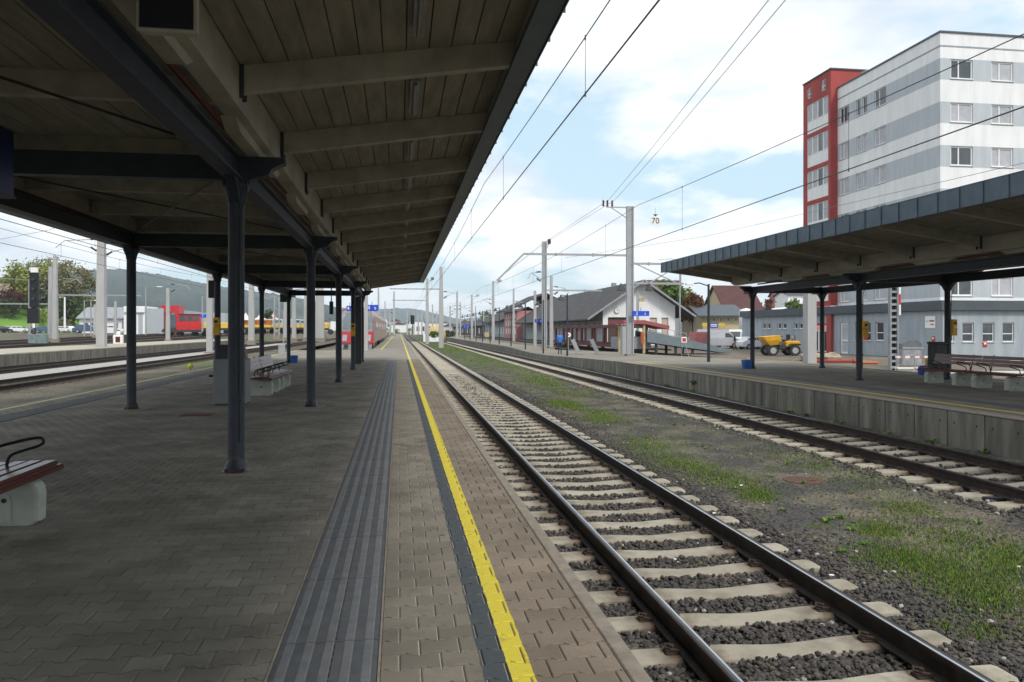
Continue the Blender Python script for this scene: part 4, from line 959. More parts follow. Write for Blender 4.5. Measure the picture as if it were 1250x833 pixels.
mast('slim grey mast just right of the blue number 3 sign', 673, 86, 337, 424, .38, arms=[('arm', 2, 5.6)])
mast('short grey mast left of the blue number 3 sign', 653, 93, 355, 424, .36)
mast('grey concrete mast left of the long shed roof', 602, 131, 343.6, 417, .45, arms=[('arm', -2.2, 6), ('top', 1.2, 9.8)])
mast('thin grey mast in front of the pink shed front', 627, 140, 353, 416, .38, arms=[('arm', 2, 6)])
mast('grey mast with blue sign behind it, far middle', 576, 182, 360, 413, .5, arms=[('arm', -2.5, 6), ('top', 1.5, 9.6)])
mast('grey mast between the two far track groups', 558, 166, 356, 414, .5, arms=[('arm', -2.2, 6), ('arm', 2.2, 6)])
mast('thickest concrete mast standing in the grass strip', 538.5, 99, 326, 420, .62, zb=-.74, arms=[('boom', -6.6, 6.9), ('arm', 2.2, 5.7)], taper=.62)
mast('concrete mast in the grass strip behind the thickest one', 521.5, 124, 340, 415.5, .55, zb=-.74, arms=[('boom', -5.6, 6.4), ('top', .9, 9.7)], taper=.62)
mast('far slim mast right of the two concrete grass strip masts', 549.5, 190, 374, 411, .45, arms=[('arm', 2, 5.4)])
mast('far slim mast beside the blue far sign post', 562, 235, 369, 411, .45, arms=[('arm', 2, 5.4)])
mast('far slim mast left of the shed eaves', 580.5, 225, 374, 410, .4, arms=[('arm', -2, 5.4)])
psign('tiny far blue sign beside a yellow post', P(569, 401, 190), 1.6, .9, '3', 'C')
b = MB(); p = P(567.5, 411, 188); b.cyl(p, p + Vector((0, 0, 4.2)), .1, n=6); tag(b.build('marker_post', mat('yellow_post', (.55, .45, .05), .6), loc=p), 'thin yellow post under the tiny far blue sign', 'post')
# a row of far masts converging on the vanishing point
words = iter(['first', 'second', 'third', 'fourth', 'fifth', 'sixth', 'seventh', 'eighth', 'ninth', 'tenth', 'eleventh', 'twelfth'])
for (u, d, vt, w) in [(462, 150, 352, .4), (470, 210, 368, .4), (481, 180, 356, .5), (497, 300, 380, .6), (505, 260, 378, .5), (510.5, 330, 384, .6), (515, 280, 380, .5), (528, 230, 372, .45), (533, 300, 381, .5), (455, 260, 380, .5), (590, 250, 380, .5), (476, 320, 384, .6)]:
    x = next(words); b_ = P(u, 409, d)
    mast('pale far mast near the vanishing point, %s of the cluster' % x, u, d, vt, 408.5, w, arms=[('arm', 2.2 if u > 487 else -2.2, 5.6)], group='pale far masts at the vanishing point')
# far signal
def signal(label, u, vb, d, vt, w, h):
    p = P(u, vb, d); zt = ZV(vt, p)
    t = thing('rail_signal', label, 'signal', p)
    b = MB(); b.cyl((0, .1, 0), (0, .1, zt - p.z - .1), w * .09, n=6); b.build('pole', M['dark'], t, local=True)
    b = MB(); b.cbox(-w / 2, w / 2, -.12, .12, zt - p.z - h, zt - p.z, .02); b.build('head', M['black'], t, local=True)
    for k in range(3):
        b = MB(); z = zt - p.z - h * (.2 + .28 * k); b.cyl((0, -.12, z), (0, -.32, z), w * .17, n=8); b.build('lens_hood', M['dark'], t, local=True)
    return t, p, zt
signal('small black signal above the far tracks', 503.5, 409, 170, 385, .9, 2.0)
t, p, zt = signal('tall black signal with white top plate at the far left', 42, 419, 75, 333, .85, 3.4)
b = MB(); b.box(-.32, .32, -.1, .1, zt - p.z + .02, zt - p.z + .5); b.build('top_plate', M['white'], t, local=True)
b = MB(); b.box(-.6, .42, -.14, .14, zt - p.z - 5.0, zt - p.z - 3.5); b.build('lower_head', M['black'], t, local=True)
for k in range(3):
    b = MB(); b.box(-.12 , .12, -.13, -.1, .6 + k * .9, 1.05 + k * .9); b.build('stripe', M['white' if k % 2 else 'maroon'], t, local=True)
# opposite platform lamp posts with bell shades
lw = iter(['nearest', 'second', 'third', 'fourth', 'fifth', 'sixth', 'seventh', 'eighth', 'ninth', 'tenth'])
for d in (53.6, 62.5, 71.4, 80.5, 90, 99, 108, 117, 127, 137):
    y = (d - 11.7 * s) / c; z = rz(y)
    t = thing('lamp_post', 'dark platform lamp post with bell shade, %s of the receding row' % next(lw), 'lamp post', (11.7, y, z), 'lamp posts along the opposite platform')
    b = MB(); b.cyl((0, 0, 0), (0, 0, 4.4), .07, .05, 8); b.build('pole', M['steel'], t, local=True)
    b = MB(); b.bar((-.05, 0, 4.25), (-.5, 0, 4.3), .05, .05); b.build('arm', M['steel'], t, local=True)
    b = MB(); b.lathe([(.28, 3.92), (.25, 3.97), (.09, 4.2), (.04, 4.3)], 12, -.45, 0); b.build('lamp_shade', M['dark'], t, local=True)
def street_lamp(label, u, vb, d, vt, arm, z=None, m='galv', w=.14, head=True):
    p = P(u, vb, d); zt = ZV(vt, p); H = zt - p.z
    t = thing('lamp_post', label, 'lamp post', p)
    b = MB(); b.cyl((0, 0, 0), (0, 0, H), w / 2, w * .35, 8); b.build('pole', M[m], t, local=True)
    for a in (arm if isinstance(arm, (list, tuple)) else [arm]):
        b = MB(); b.tube([(0, 0, H - .1), (a * .6, 0, H + .05), (a, 0, H + .02)], .03, 5); b.build('arm', M[m], t, local=True)
        b = MB(); b.cbox(min(a, a * 1.5), max(a, a * 1.5), -.12, .12, H - .06, H + .06, .02); b.build('lamp_head', M['white'], t, local=True)
street_lamp('grey post with slanted arm on the opposite platform end', 865, 442, 38, 347, [-.8], m='steel', w=.16)
street_lamp('thin lamp post with double arm behind the canopy tip', 830, 424, 82, 317, [-1.6, 1.6], w=.2)
street_lamp('lamp post with pale head in front of the grey hall', 178, 409, 118, 350, [1.6], w=.25)
street_lamp('lamp post beside the white low building at left', 103, 411, 115, 367, [1.4], w=.22)
street_lamp('second lamp post beside the white low building at left', 111, 411, 118, 367, [.8], w=.22)
street_lamp('white lamp post in front of the grass slope', 79, 400, 135, 363, [-.6], m='white', w=.35)
street_lamp('lamp post in front of the red locomotive right end', 247, 405, 110, 362, [1.2], w=.25)
street_lamp('slim lamp post left of the signal in the far yard', 36, 419, 80, 341, [-4.0], w=.28)

# left yard masts
mast('big concrete mast on the far platform at left', 124, 57, 264, 423.3, .58, zb=.35, arms=[('arm', 3.0, 7.2), ('arm', -3.2, 7.5)], taper=.75)
mast('pair mast at left, taller of the two', 67.5, 85, 313, 414, .48, arms=[('boom', 9, 5.5), ('arm', 2.8, 6.5)])
mast('pair mast at left, shorter of the two', 62, 88, 326, 413, .48, arms=[('boom', -9, 4.6), ('arm', -2.8, 6)])
mast('slim mast in front of the red shunting locomotive', 205, 88, 352, 415, .4, arms=[('arm', 2.5, 6)])
mast('wide concrete mast just left of the validator post', 256, 62, 330, 430, .44, taper=.9)
mast('concrete mast seen between the second and third left posts', 307, 72, 320, 416, .5, arms=[('arm', 2.6, 6.4)])
mast('lattice mast behind the left posts', 338, 92, 362, 410, .55, m='lattice')
mast('concrete mast left of the wagon behind the posts', 349, 80, 350, 412, .42)
mast('concrete mast behind the blue box', 359, 82, 357, 413, .42)
mast('concrete mast left of the second right row post', 373.5, 84, 350, 412, .45)
mast('broad concrete mast right of the second right row post', 388, 86, 345, 413, .5)
mast('concrete mast close to the train front', 393, 74, 352, 413, .45)
mast('slim pale mast in front of the white low building', 116, 108, 372, 409, .35)
mast('slim pale mast left of the grey hall', 141, 104, 368, 410, .35)
p = P(452, 428, 62)
mast('grey mast in front of the red train right side', 447, 58, 320, 429, .28, zb=0, taper=.8)
psign('blue sign with number 4 beside the train roof', P(454, 380, 58.5), .98, .48, '4', 'B')
psign('blue sign edge left of the post before the train', P(427, 380, 60), .5, .42, '4', 'A')
psign('blue sign with small numbers on a far left mast', P(250, 388, 92), 1.0, .42, '7', '4')
# right side masts
mast('thick pale concrete mast in front of the grey building', 988.5, 50, 335, 444, .62, zb=-.6, taper=.95)
p = P(1090.5, 452, 40)
t = thing('lattice_post', 'dark lattice steel post with red and white marker board', 'post', (p.x, p.y, FZ))
b = MB()
for sx in (-1, 1): b.box(sx * .2 - .035, sx * .2 + .035, -.1, .1, 0, 5.5)
b.build('upright', M['grey'], t, local=True)
b = MB()
for k in range(16): b.box(-.165, .165, -.06, .06, .2 + k * .33, .32 + k * .33)
b.build('batten_plate', M['grey'], t, local=True)
b = MB(); b.box(-.164, .164, .065, .09, 0, 5.4); b.build('web', M['black'], t, local=True)
for k in range(3):
    b = MB(); b.box(.24, .34, -.13, -.1, 3.0 + k * .55, 3.54 + k * .55); b.build('marker_board', M['red' if k == 1 else 'white'], t, local=True)

# overhead wires
M['wire'] = mat('wire', (.05, .05, .055), .5)
M['wire_thin'] = mat('wire_thin', (.16, .17, .18), .5)
def wire(label, pts, r=.009, m='wire', drops=None, group='overhead wires'):
    t = thing('overhead_wire', label, 'wire', pts[0], group)
    b = MB(); b.tube(pts, r, 5); b.build('strand', M[m], t)
    for (a, bb) in (drops or []):
        b = MB(); b.tube([a, bb], r * .55, 4); b.cyl(Vector(bb) - Vector((0, 0, .05)), Vector(bb) + Vector((0, 0, .03)), .012, n=5); b.cyl(Vector(a) - Vector((0, 0, .05)), Vector(a) + Vector((0, 0, .03)), .012, n=5); b.build('dropper', M[m], t)
def sag(x0, y0, x1, y1, z, dip, n=12):
    return [(x0 + (x1 - x0) * k / n, y0 + (y1 - y0) * k / n, z - dip * 4 * (k / n) * (1 - k / n)) for k in range(n + 1)]
def catenary(lab, X0, X1, Y0, Y1, zc, zm, dip, seg=3, rr=.011):
    L_ = (Y1 - Y0) / seg; mpts = []; drops = []
    for k in range(seg):
        ya, yb = Y0 + k * L_, Y0 + (k + 1) * L_; fx = lambda y: X0 + (X1 - X0) * (y - Y0) / (Y1 - Y0)
        sg = sag(fx(ya), ya, fx(yb), yb, zm, dip); mpts += sg[(1 if k else 0):]
        for j in range(1, 12, 2): drops.append((sg[j], (sg[j][0], sg[j][1], zc)))
    wire('upper carrying wire ' + lab, mpts, rr * .8, drops=drops); wire('lower contact wire ' + lab, [(X0, Y0, zc), (X1, Y1, zc)], rr)
catenary('over the near track', 2.79, 2.79, -30, 300, 5.18, 6.45, .55, 6, .012)
catenary('over the track along the opposite platform', 9.0, 9.0, -27, 303, 4.85, 6.35, .5, 6, .012)
a = Vector((bA.x - 1.35, bA.y, zA + .4)); e = P(945, 0, 20.0); dv = (e - a)
for k, off in enumerate((-.22, .22)):
    wire('%s of two parallel feeder wires rising to the tall mast' % ('left' if k == 0 else 'right'), [a + Vector((off, 0, 0)), a + dv * .5 + Vector((off, 0, -.15)), a + dv * 1.9 + Vector((off, 0, 0))], .012, 'wire_thin')
    wire('%s feeder wire continuing beyond the tall mast' % ('left' if k == 0 else 'right'), [a + Vector((off, 0, 0)), P(664 + off * 6, 297, 73), P(602, 345, 131)], .015, 'wire_thin')
wire('thin high wire crossing in front of the tower block', [P(690, 315, 70), P(860, 289, 60), P(1250, 199, 32), P(1400, 165, 27)], .012, 'wire_thin')
catenary('over the first track left of the platform', -13.15, -13.15, -30, 180, 5.3, 6.4, .4, 4, .014)
catenary('over the second track left of the platform', -18.1, -18.1, -30, 180, 5.6, 6.6, .4, 4, .014)
wire('slack wire in the left sky descending past the mast', [P(-40, 300, 60), P(60, 281, 58), P(120, 260, 55)], .014, 'wire_thin')
# speed board hanging on a wire
p = P(800, 270, 46)
t = thing('speed_board', 'small white board reading 70 hanging from a wire', 'sign', p)
b = MB(); b.cbox(-.32, .32, -.015, .015, -.26, .26, .006); b.build('plate', M['white'], t, local=True)
text('number', '70', .5, M['black'], t, p + Vector((0, -.021, 0)), FRONT)
b = MB(); b.prism([(-.14, .40), (.14, .40), (0, .27)], 'y', -.02, .02); b.build('hanger', M['black'], t, local=True)
b = MB(); b.tube([(0, 0, .38), P(800, 262, 46) - p + Vector((0, 0, .4))], .01, 4); b.build('hanging_wire', M['wire_thin'], t, local=True)
# ---------------------------------------------------------------- buildings
M['bwhite'] = mat('white_render', (.70, .71, .715), .85, .05, 1.1, rgb2=(.79, .80, .81), stretch=(1.5, 1.5, .25))
M['bgrey'] = mat('grey_render', (.41, .45, .485), .85, .06, 1.1, rgb2=(.47, .51, .545), stretch=(1.5, 1.5, .25))
M['annex'] = mat('annex_render', (.28, .325, .36), .85, .10, 1.2, rgb2=(.37, .41, .44), stretch=(1.5, 1.5, .3))
M['slate'] = mat('slate_fascia', (.075, .09, .105), .6, .12, 1.5)
M['bred'] = mat('red_render', (.33, .058, .052), .8, .12, 1.0, stretch=(1, 1, .3))
M['frame'] = mat('white_frame', (.75, .75, .75), .5, .03)
M['blind'] = mat('window_blind', (.36, .38, .40), .6, .1)
M['curtain'] = mat('pale_curtain', (.42, .43, .46), .8, .1, 2)
def facade(b, O, U, width, z0, z1, openings, depth=.14, mi=lambda a, z: 0, cuts_a=(), cuts_z=()):
    """flat wall from O along unit vector U; openings (a0,a1,za,zb) get reveals set inwards"""
    U = Vector(U); N = U.cross(Vector((0, 0, 1)))            # outward normal for our faces
    A = sorted(set([0, width] + list(cuts_a) + [q for o in openings for q in o[:2]])); Z = sorted(set([z0, z1] + list(cuts_z) + [q for o in openings for q in o[2:4]]))
    A = [a for a in A if 0 <= a <= width]; Z = [z for z in Z if z0 <= z <= z1]
    pt = lambda a, z, k=0: tuple(Vector(O) + U * a - N * k + Vector((0, 0, z - O[2])))
    for a0, a1 in zip(A, A[1:]):
        for za, zb in zip(Z, Z[1:]):
            am, zm = (a0 + a1) / 2, (za + zb) / 2
            if any(o[0] < am < o[1] and o[2] < zm < o[3] for o in openings): continue
            b.add([pt(a0, za), pt(a1, za), pt(a1, zb), pt(a0, zb)], [(0, 1, 2, 3)], mi(am, zm))
    for (a0, a1, za, zb) in [o[:4] for o in openings]:
        m_ = mi((a0 + a1) / 2, (za + zb) / 2)
        for q in ([(a0, za), (a1, za)], [(a1, za), (a1, zb)], [(a1, zb), (a0, zb)], [(a0, zb), (a0, za)]):
            b.add([pt(*q[0]), pt(*q[0], depth), pt(*q[1], depth), pt(*q[1])], [(0, 1, 2, 3)], m_)
    return pt
def window(parent, pt, o, depth=.14, split=True, pane='glass', fw=.07, sill=True, name='window', cross=False):
    a0, a1, za, zb = o[:4]; e = .005
    b = MB()
    def q(x0, x1, y0, y1, k, th, mi=0):
        vs = [pt(x0, y0, k), pt(x1, y0, k), pt(x1, y1, k), pt(x0, y1, k), pt(x0, y0, k - th), pt(x1, y0, k - th), pt(x1, y1, k - th), pt(x0, y1, k - th)]
        b.add(vs, [(0, 3, 2, 1), (4, 5, 6, 7), (0, 1, 5, 4), (1, 2, 6, 5), (2, 3, 7, 6), (3, 0, 4, 7)], mi)
    a0 += e; a1 -= e; za += e; zb -= e
    q(a0, a0 + fw, za, zb, depth, .06); q(a1 - fw, a1, za, zb, depth, .06); q(a0 + fw, a1 - fw, za, za + fw, depth, .058); q(a0 + fw, a1 - fw, zb - fw, zb, depth, .058)
    if split: am = a0 + (a1 - a0) * .38; q(am - fw / 2, am + fw / 2, za + fw, zb - fw, depth, .056)
    if cross: zm = za + (zb - za) * .42; q(a0 + fw, a1 - fw, zm - fw / 2, zm + fw / 2, depth, .057)
    w_ = b.build(name, M['frame'], parent)
    b = MB(); vs = [pt(a0 + fw * .5, za + fw * .5, depth - .012), pt(a1 - fw * .5, za + fw * .5, depth - .012), pt(a1 - fw * .5, zb - fw * .5, depth - .012), pt(a0 + fw * .5, zb - fw * .5, depth - .012)]
    b.add(vs, [(0, 1, 2, 3)]); b.build('pane', M[pane], w_)
    if sill:
        b = MB(); q2 = lambda *a: None
        vs = [pt(a0 - .05, za - .05, .02), pt(a1 + .05, za - .05, .02), pt(a1 + .05, za - .01, .02), pt(a0 - .05, za - .01, .02), pt(a0 - .05, za - .05, -.08), pt(a1 + .05, za - .05, -.08), pt(a1 + .05, za - .01, -.08), pt(a0 - .05, za - .01, -.08)]
        b.add(vs, [(0, 3, 2, 1), (4, 5, 6, 7), (0, 1, 5, 4), (1, 2, 6, 5), (2, 3, 7, 6), (3, 0, 4, 7)]); b.build('sill', M['frame'], w_)
    return w_
# ---- white and grey tower block
TXX, TYY = 41.3, 53.3
TT = 24.55
tw = thing('tower_block', 'white and grey striped office tower with red stair tower', 'building', (TXX, TYY, -.6))
rows = [(21.0, 22.55)]; rows = [(21.05 - 3.36 * k, 22.55 - 3.36 * k) for k in range(6)]
# face towards the camera (-Y): columns every 50 px
cols_ = []
x0, x1 = XY(1160.5, TYY), XY(1187.5, TYY); st = XY(1210.4, TYY) - x0; wd = x1 - x0
for k in range(6): cols_.append((x0 + k * st - TXX, x0 + k * st + wd - TXX))
ops = [(a, b_, z0, z1) for a, b_ in cols_ for z0, z1 in rows]
def miF(a, z):
    for z0, z1 in rows:
        if z0 - .12 < z < z1 + .05: return 1
    return 0
cz = [q for z0, z1 in rows for q in (z0 - .12, z1 + .05)] + [23.45, 23.6]
b = MB(); W_ = 21.0
ptF = facade(b, (TXX, TYY, -.6), (1, 0, 0), W_, -.6, TT, ops, mi=lambda a, z: 2 if 23.45 < z < 23.6 else miF(a, z), cuts_z=cz)
# side face (-X): from far to near so that the normal faces -X
TL = 13.9
sc_ = [(1025, 1036.3), (1045, 1050.5), (1052.5, 1058.5), (1067.5, 1081.5)]
sc_ = [(YX(a, TXX), YX(b_, TXX)) for a, b_ in sc_]         # Y values, larger u = nearer
YF = TYY + TL
ops2 = []
for k, (ya, yb_) in enumerate(sc_):
    for r_, (z0, z1) in enumerate(rows): ops2.append((YF - ya, YF - yb_, z0, z1))
ptS = facade(b, (TXX, YF, -.6), (0, -1, 0), TL, -.6, TT, ops2, mi=lambda a, z: 2 if 23.45 < z < 23.6 else miF(a, z), cuts_z=cz)
b.add([(TXX, TYY, TT), (TXX + W_, TYY, TT), (TXX + W_, YF, TT), (TXX, YF, TT)], [(0, 1, 2, 3)], 2)
b.build('wall', [M['bwhite'], M['bgrey'], M['grey']], tw)
b = MB(); b.box(TXX - .08, TXX + W_, TYY - .08, TYY + .3, TT, TT + .14); b.box(TXX - .08, TXX + .3, TYY + .3, YF, TT + .002, TT + .138); b.build('parapet_cap', M['slate'], tw)
for i, o in enumerate(ops):
    window(tw, ptF, o, pane='blind' if (i in (7, 20)) else ('curtain' if i % 5 in (1, 3) else 'glass'), fw=.10)
for i, o in enumerate(ops2): window(tw, ptS, o, split=(o[1] - o[0]) > .9, pane='curtain' if i % 3 else 'glass')
b = MB(); b.box(TXX + 1.0, TXX + 1.7, YF - 3.0, YF - 2.2, TT, TT + .9); b.box(TXX + .5, TXX + .8, YF - 5, YF - 4.6, TT, TT + .4); b.build('roof_unit', M['galv'], tw)
# red stair tower
RXX = 40.6; RY0, RY1 = YF + .02, YF + 5.0; RT = 26.4
st_ops = []
g0, g1 = .7, 4.55
for k in range(6):
    zt = 24.15 - 3.36 * k; st_ops.append((g0, g1, zt - 2.95, zt))
b = MB()
sq = [(.7, 1.5, 24.75, 25.85), (3.3, 4.1, 24.75, 25.85)]
ptR = facade(b, (RXX, RY1, 3.9), (0, -1, 0), RY1 - RY0, 3.9, RT, st_ops + sq)
b.box(RXX + .01, RXX + 6, RY0, RY0 + .02, 3.9, RT); b.add([(RXX, RY0, RT), (RXX + 6, RY0, RT), (RXX + 6, RY1, RT), (RXX, RY1, RT)], [(0, 1, 2, 3)])
b.build('stair_tower', M['bred'], tw)
b = MB(); b.box(RXX - .1, RXX + 6, RY0 - .12, RY0 + .25, RT, RT + .12); b.box(RXX - .1, RXX + .25, RY0 + .25, RY1, RT + .002, RT + .118); b.build('stair_tower_cap', M['slate'], tw)
for o in st_ops:
    n4 = 4; dw = (o[1] - o[0]) / n4
    for k in range(n4): window(tw, ptR, (o[0] + dw * k, o[0] + dw * (k + 1), o[2] + 1.15, o[3]), split=False, pane='glass' if k == 2 else 'curtain', sill=False, depth=.12)
    b = MB(); vs = [ptR(o[0], o[2], .06), ptR(o[1], o[2], .06), ptR(o[1], o[2] + 1.13, .06), ptR(o[0], o[2] + 1.13, .06)]; b.add(vs, [(0, 1, 2, 3)]); b.build('parapet_panel', M['bwhite'], tw)
for o in sq: window(tw, ptR, o, split=True, cross=True, sill=False)
# ---- grey single-storey annex
AX, AY = 41.0, 52.65; AT = 3.85; AZ = -.62
YA1 = YX(906, AX)
an = thing('grey_annex', 'long low grey building with dark roof fascia below the tower', 'building', (AX, AY, AZ))
def oy(ua, ub, va, vb):                                     # opening on the -X face from pixels
    ya, yb_ = YX(ua, AX), YX(ub, AX); dm = dX((ua + ub) / 2, AX)
    return (YA1 - ya, YA1 - yb_, EYE - (vb - HV) / F * dm, EYE - (va - HV) / F * dm)
win1 = [oy(1054, 1063, 393, 416), oy(1068.6, 1078.6, 393, 416), oy(1043.5, 1049.5, 393, 416)]
door1 = [oy(1025.5, 1035, 394, 429)]
small = [oy(a, b_, 394.5, 401.5) for a, b_ in ((931, 934.8), (936.2, 940.5), (949, 953.4), (955, 960), (969, 973.4), (975, 980))]
entry = [oy(987, 1010, 397, 431)]
entry[0] = entry[0][:2] + (AZ, entry[0][3]); door1[0] = door1[0][:2] + (AZ + .02, door1[0][3])
b = MB()
ptA = facade(b, (AX, YA1, AZ), (0, -1, 0), YA1 - AY, AZ, AT - .75, win1 + door1 + small + entry, depth=.16)
def ox(ua, ub, va, vb):
    xa, xb = XY(ua, AY), XY(ub, AY); dm = DEP(((xa + xb) / 2, AY))
    return (xa - AX, xb - AX, EYE - (vb - HV) / F * dm, EYE - (va - HV) / F * dm)
win2 = [ox(1156, 1165, 394, 417.5), ox(1175, 1189, 394, 417.5), ox(1199.6, 1214, 394, 417.5), ox(1224, 1238, 394, 417.5), ox(1252, 1266, 394, 417.5)]
ptB = facade(b, (AX, AY, AZ), (1, 0, 0), 22, AZ, AT - .75, win2, depth=.16)
b.build('wall', M['annex'], an)
b = MB(); b.box(AX - .35, AX + 22, AY - .35, AY + 1.2, AT - .74, AT); b.box(AX - .35, AX + 1.2, AY + 1.2, YA1, AT - .738, AT - .002); b.box(AX + 1.2, AX + 22, AY + 1.2, YA1, AT - .3, AT - .1); b.build('roof_fascia', M['slate'], an)
for o in win1 + win2: window(an, ptA if o in win1 else ptB, o, .16, split=False, cross=True)
for o in small: window(an, ptA, o, .16, split=False)
window(an, ptA, door1[0], .16, split=False, pane='curtain', name='door', sill=False, cross=True, fw=.16)
o = entry[0]
for k in range(4):
    dw = (o[1] - o[0]) / 4; window(an, ptA, (o[0] + dw * k, o[0] + dw * (k + 1), AZ + .05, o[3] - .5), .16, split=False, name='entrance_door', sill=False, fw=.12)
b = MB(); y = YX(1015, AX); b.box(AX - .3, AX - .02, y - .38, y + .38, AZ, AT - .76); b.build('red_pilaster', M['bred'], an)
y0_, y1_ = YX(1010, AX), YX(987, AX); zt = o[3]
b = MB(); b.box(AX - .12, AX - .02, y0_, y1_, zt - .02, zt + .16); b.box(AX - .1, AX - .02, y0_ + 3.4, y0_ + 3.6, AZ, zt - .02); b.box(AX - .1, AX - .02, y0_ + 2.2, y0_ + 2.35, AZ, zt - .02); b.build('entrance_frame', M['bred'], an)
# boards on the annex wall
def wallsign(name, label, u, v, w, h, m, cat='sign', face='x', bars=None):
    if face == 'x': p = PX(u, v, AX); t = thing(name, label, cat, p); b = MB(); b.cbox(-.05, -.015, -w / 2, w / 2, -h / 2, h / 2, .004)
    else:
        X = XY(u, AY); p = Vector((X, AY, ZV(v, (X, AY)))); t = thing(name, label, cat, p); b = MB(); b.box(-w / 2, w / 2, -.05, -.015, -h / 2, h / 2)
    b.build('board', m, t, local=True)
    for (oy_, oz, ww, hh, mm) in (bars or []):
        b = MB()
        if face == 'x': b.box(-.056, -.051, oy_ - ww / 2, oy_ + ww / 2, oz - hh / 2, oz + hh / 2)
        else: b.box(oy_ - ww / 2, oy_ + ww / 2, -.056, -.051, oz - hh / 2, oz + hh / 2)
        b.build('print_line', mm, t, local=True)
wallsign('wall_board', 'white board with small print on the grey annex wall', 1136, 393.5, 1.15, .95, M['white'], bars=[(-.2, .1, .55, .12, M['bred']), (.3, .08, .35, .05, M['grey']), (-.25, -.18, .4, .08, M['bred'])])
wallsign('notice', 'small red notice right of the white wall board', 1139.7, 414, .3, .42, M['red'], bars=[(0, .05, .16, .16, M['white'])])
wallsign('notice', 'small red notice below the third annex window', 1202, 420, .34, .46, M['red'], face='y', bars=[(0, .05, .18, .18, M['white'])])
wallsign('notice', 'red and white notice in the second annex window', 1057, 412.5, .55, .4, M['red'], bars=[(.1, .1, .2, .15, M['white'])])

# ---- white gabled freight shed with long dark roof
SX0, SX1, SY0 = 29.1, 40.0, 106.9
M['shedroof'] = mat('shed_roof', (.055, .053, .054), .85, .3, .8, stretch=(1, 1, 1))
M['shedwall'] = mat('shed_side_wall', (.36, .40, .43), .85, .12, .5)
M['timber'] = mat('dark_timber', (.07, .05, .04), .8)
M['shutter'] = mat('pink_shutter', (.50, .40, .33), .7, .08)
sh = thing('freight_shed', 'white gabled freight shed with long dark roof', 'building', (SX0, SY0, FZ))
D0 = DEP((34.5, SY0)); zpx = lambda v, X: ZV(v, (X, SY0))
zr_ = zpx(344.5, XY(783, SY0)); ze = zpx(377, SX0); xm = XY(783, SY0)
slope = (zr_ - ze) / (xm - SX0)
SL = YX(640, SX0) - SY0
zeR = zr_ - slope * (SX1 - xm)
b = MB()
dr = [(XY(742, SY0) - SX0, XY(766, SY0) - SX0, FZ, zpx(387.5, 31)), (XY(793, SY0) - SX0, XY(802, SY0) - SX0, zpx(413, 36), zpx(388, 36)), (XY(807.5, SY0) - SX0, XY(816, SY0) - SX0, zpx(413, 38), zpx(388, 38))]
ptG = facade(b, (SX0, SY0, FZ), (1, 0, 0), SX1 - SX0, FZ, min(ze, zeR), dr, .25)
b.add([(SX0, SY0, min(ze, zeR)), (SX1, SY0, min(ze, zeR)), (SX1, SY0, zeR), (xm, SY0, zr_), (SX0, SY0, ze)], [(0, 1, 2, 3, 4)])
b.build('gable_wall', M['bwhite'], sh)
b = MB(); wn_ = []
for k in range(12): wn_.append((4.2 + k * 5, 5.2 + k * 5, FZ + 1.8, FZ + 3.6))
ptL = facade(b, (SX0, SY0 + SL, FZ), (0, -1, 0), SL, FZ, ze - .02, [(SL - a1, SL - a0, z0, z1) for a0, a1, z0, z1 in wn_ if a1 < SL], .2); b.build('side_wall', M['shedwall'], sh)
for a0, a1, z0, z1 in wn_:
    if a1 < SL: window(sh, ptL, (SL - a1, SL - a0, z0, z1), .2, split=False, name='window', fw=.1)
ov = 2.6; oy0 = SY0 - 1.4
b = MB()
for (xa, za, xb, zb) in ((SX0 - ov, ze - slope * ov, xm, zr_), (SX1 + ov, zeR - slope * ov, xm, zr_)):
    b.add([(xa, oy0, za + .25), (xb, oy0, zb + .25), (xb, SY0 + SL, zb + .25), (xa, SY0 + SL, za + .25), (xa, oy0, za + .05), (xb, oy0, zb + .05), (xb, SY0 + SL, zb + .05), (xa, SY0 + SL, za + .05)], [(0, 1, 2, 3), (4, 7, 6, 5), (0, 4, 5, 1), (3, 2, 6, 7), (0, 3, 7, 4), (1, 5, 6, 2)])
rf = b.build('roof', M['shedroof'], sh)
b = MB()
for (xa, za, xb, zb) in ((SX0 - ov, ze - slope * ov, xm, zr_), (SX1 + ov, zeR - slope * ov, xm, zr_)):
    b.bar((xa, oy0 - .06, za + .18), (xb, oy0 - .06, zb + .18), .08, .26)
b.build('verge_board', M['grey'], rf)
b = MB(); b.cbox(xm - .35, xm + .35, SY0 + 14, SY0 + 14.8, zr_ + .1, zr_ + .75, .05); b.build('chimney', M['grey'], rf)
b = MB()
for k in range(18):
    y = SY0 + .5 + k * 4
    if y < SY0 + SL: b.bar((SX0 - .05, y, ze - 1.6), (SX0 - ov + .4, y, ze - slope * ov + .05), .14, .16)
b.build('eave_brackets', M['timber'], rf)['kind'] = 'stuff'
b = MB(); o = dr[0]; vs = [ptG(o[0], o[2], .24), ptG(o[1], o[2], .24), ptG(o[1], o[3], .24), ptG(o[0], o[3], .24)]; b.add(vs, [(0, 1, 2, 3)]); b.build('goods_door', M['timber'], sh)
b = MB()
for k in range(4):
    a = o[0] + (o[1] - o[0]) * (.42 + .14 * k); b.add([ptG(a, o[3] - 1.2, .2), ptG(a + .3, o[3] - 1.2, .2), ptG(a + .3, o[3] - .5, .2), ptG(a, o[3] - .5, .2)], [(0, 1, 2, 3)])
b.build('door_lights', M['shutter'], sh)
for o in dr[1:]:
    b = MB(); b.add([ptG(o[0], o[2], .2), ptG(o[1], o[2], .2), ptG(o[1], o[3], .2), ptG(o[0], o[3], .2)], [(0, 1, 2, 3)]); b.build('door', M['shutter'], sh)
p = Vector((XY(753, SY0), SY0 - .06, zpx(379.3, 31)))
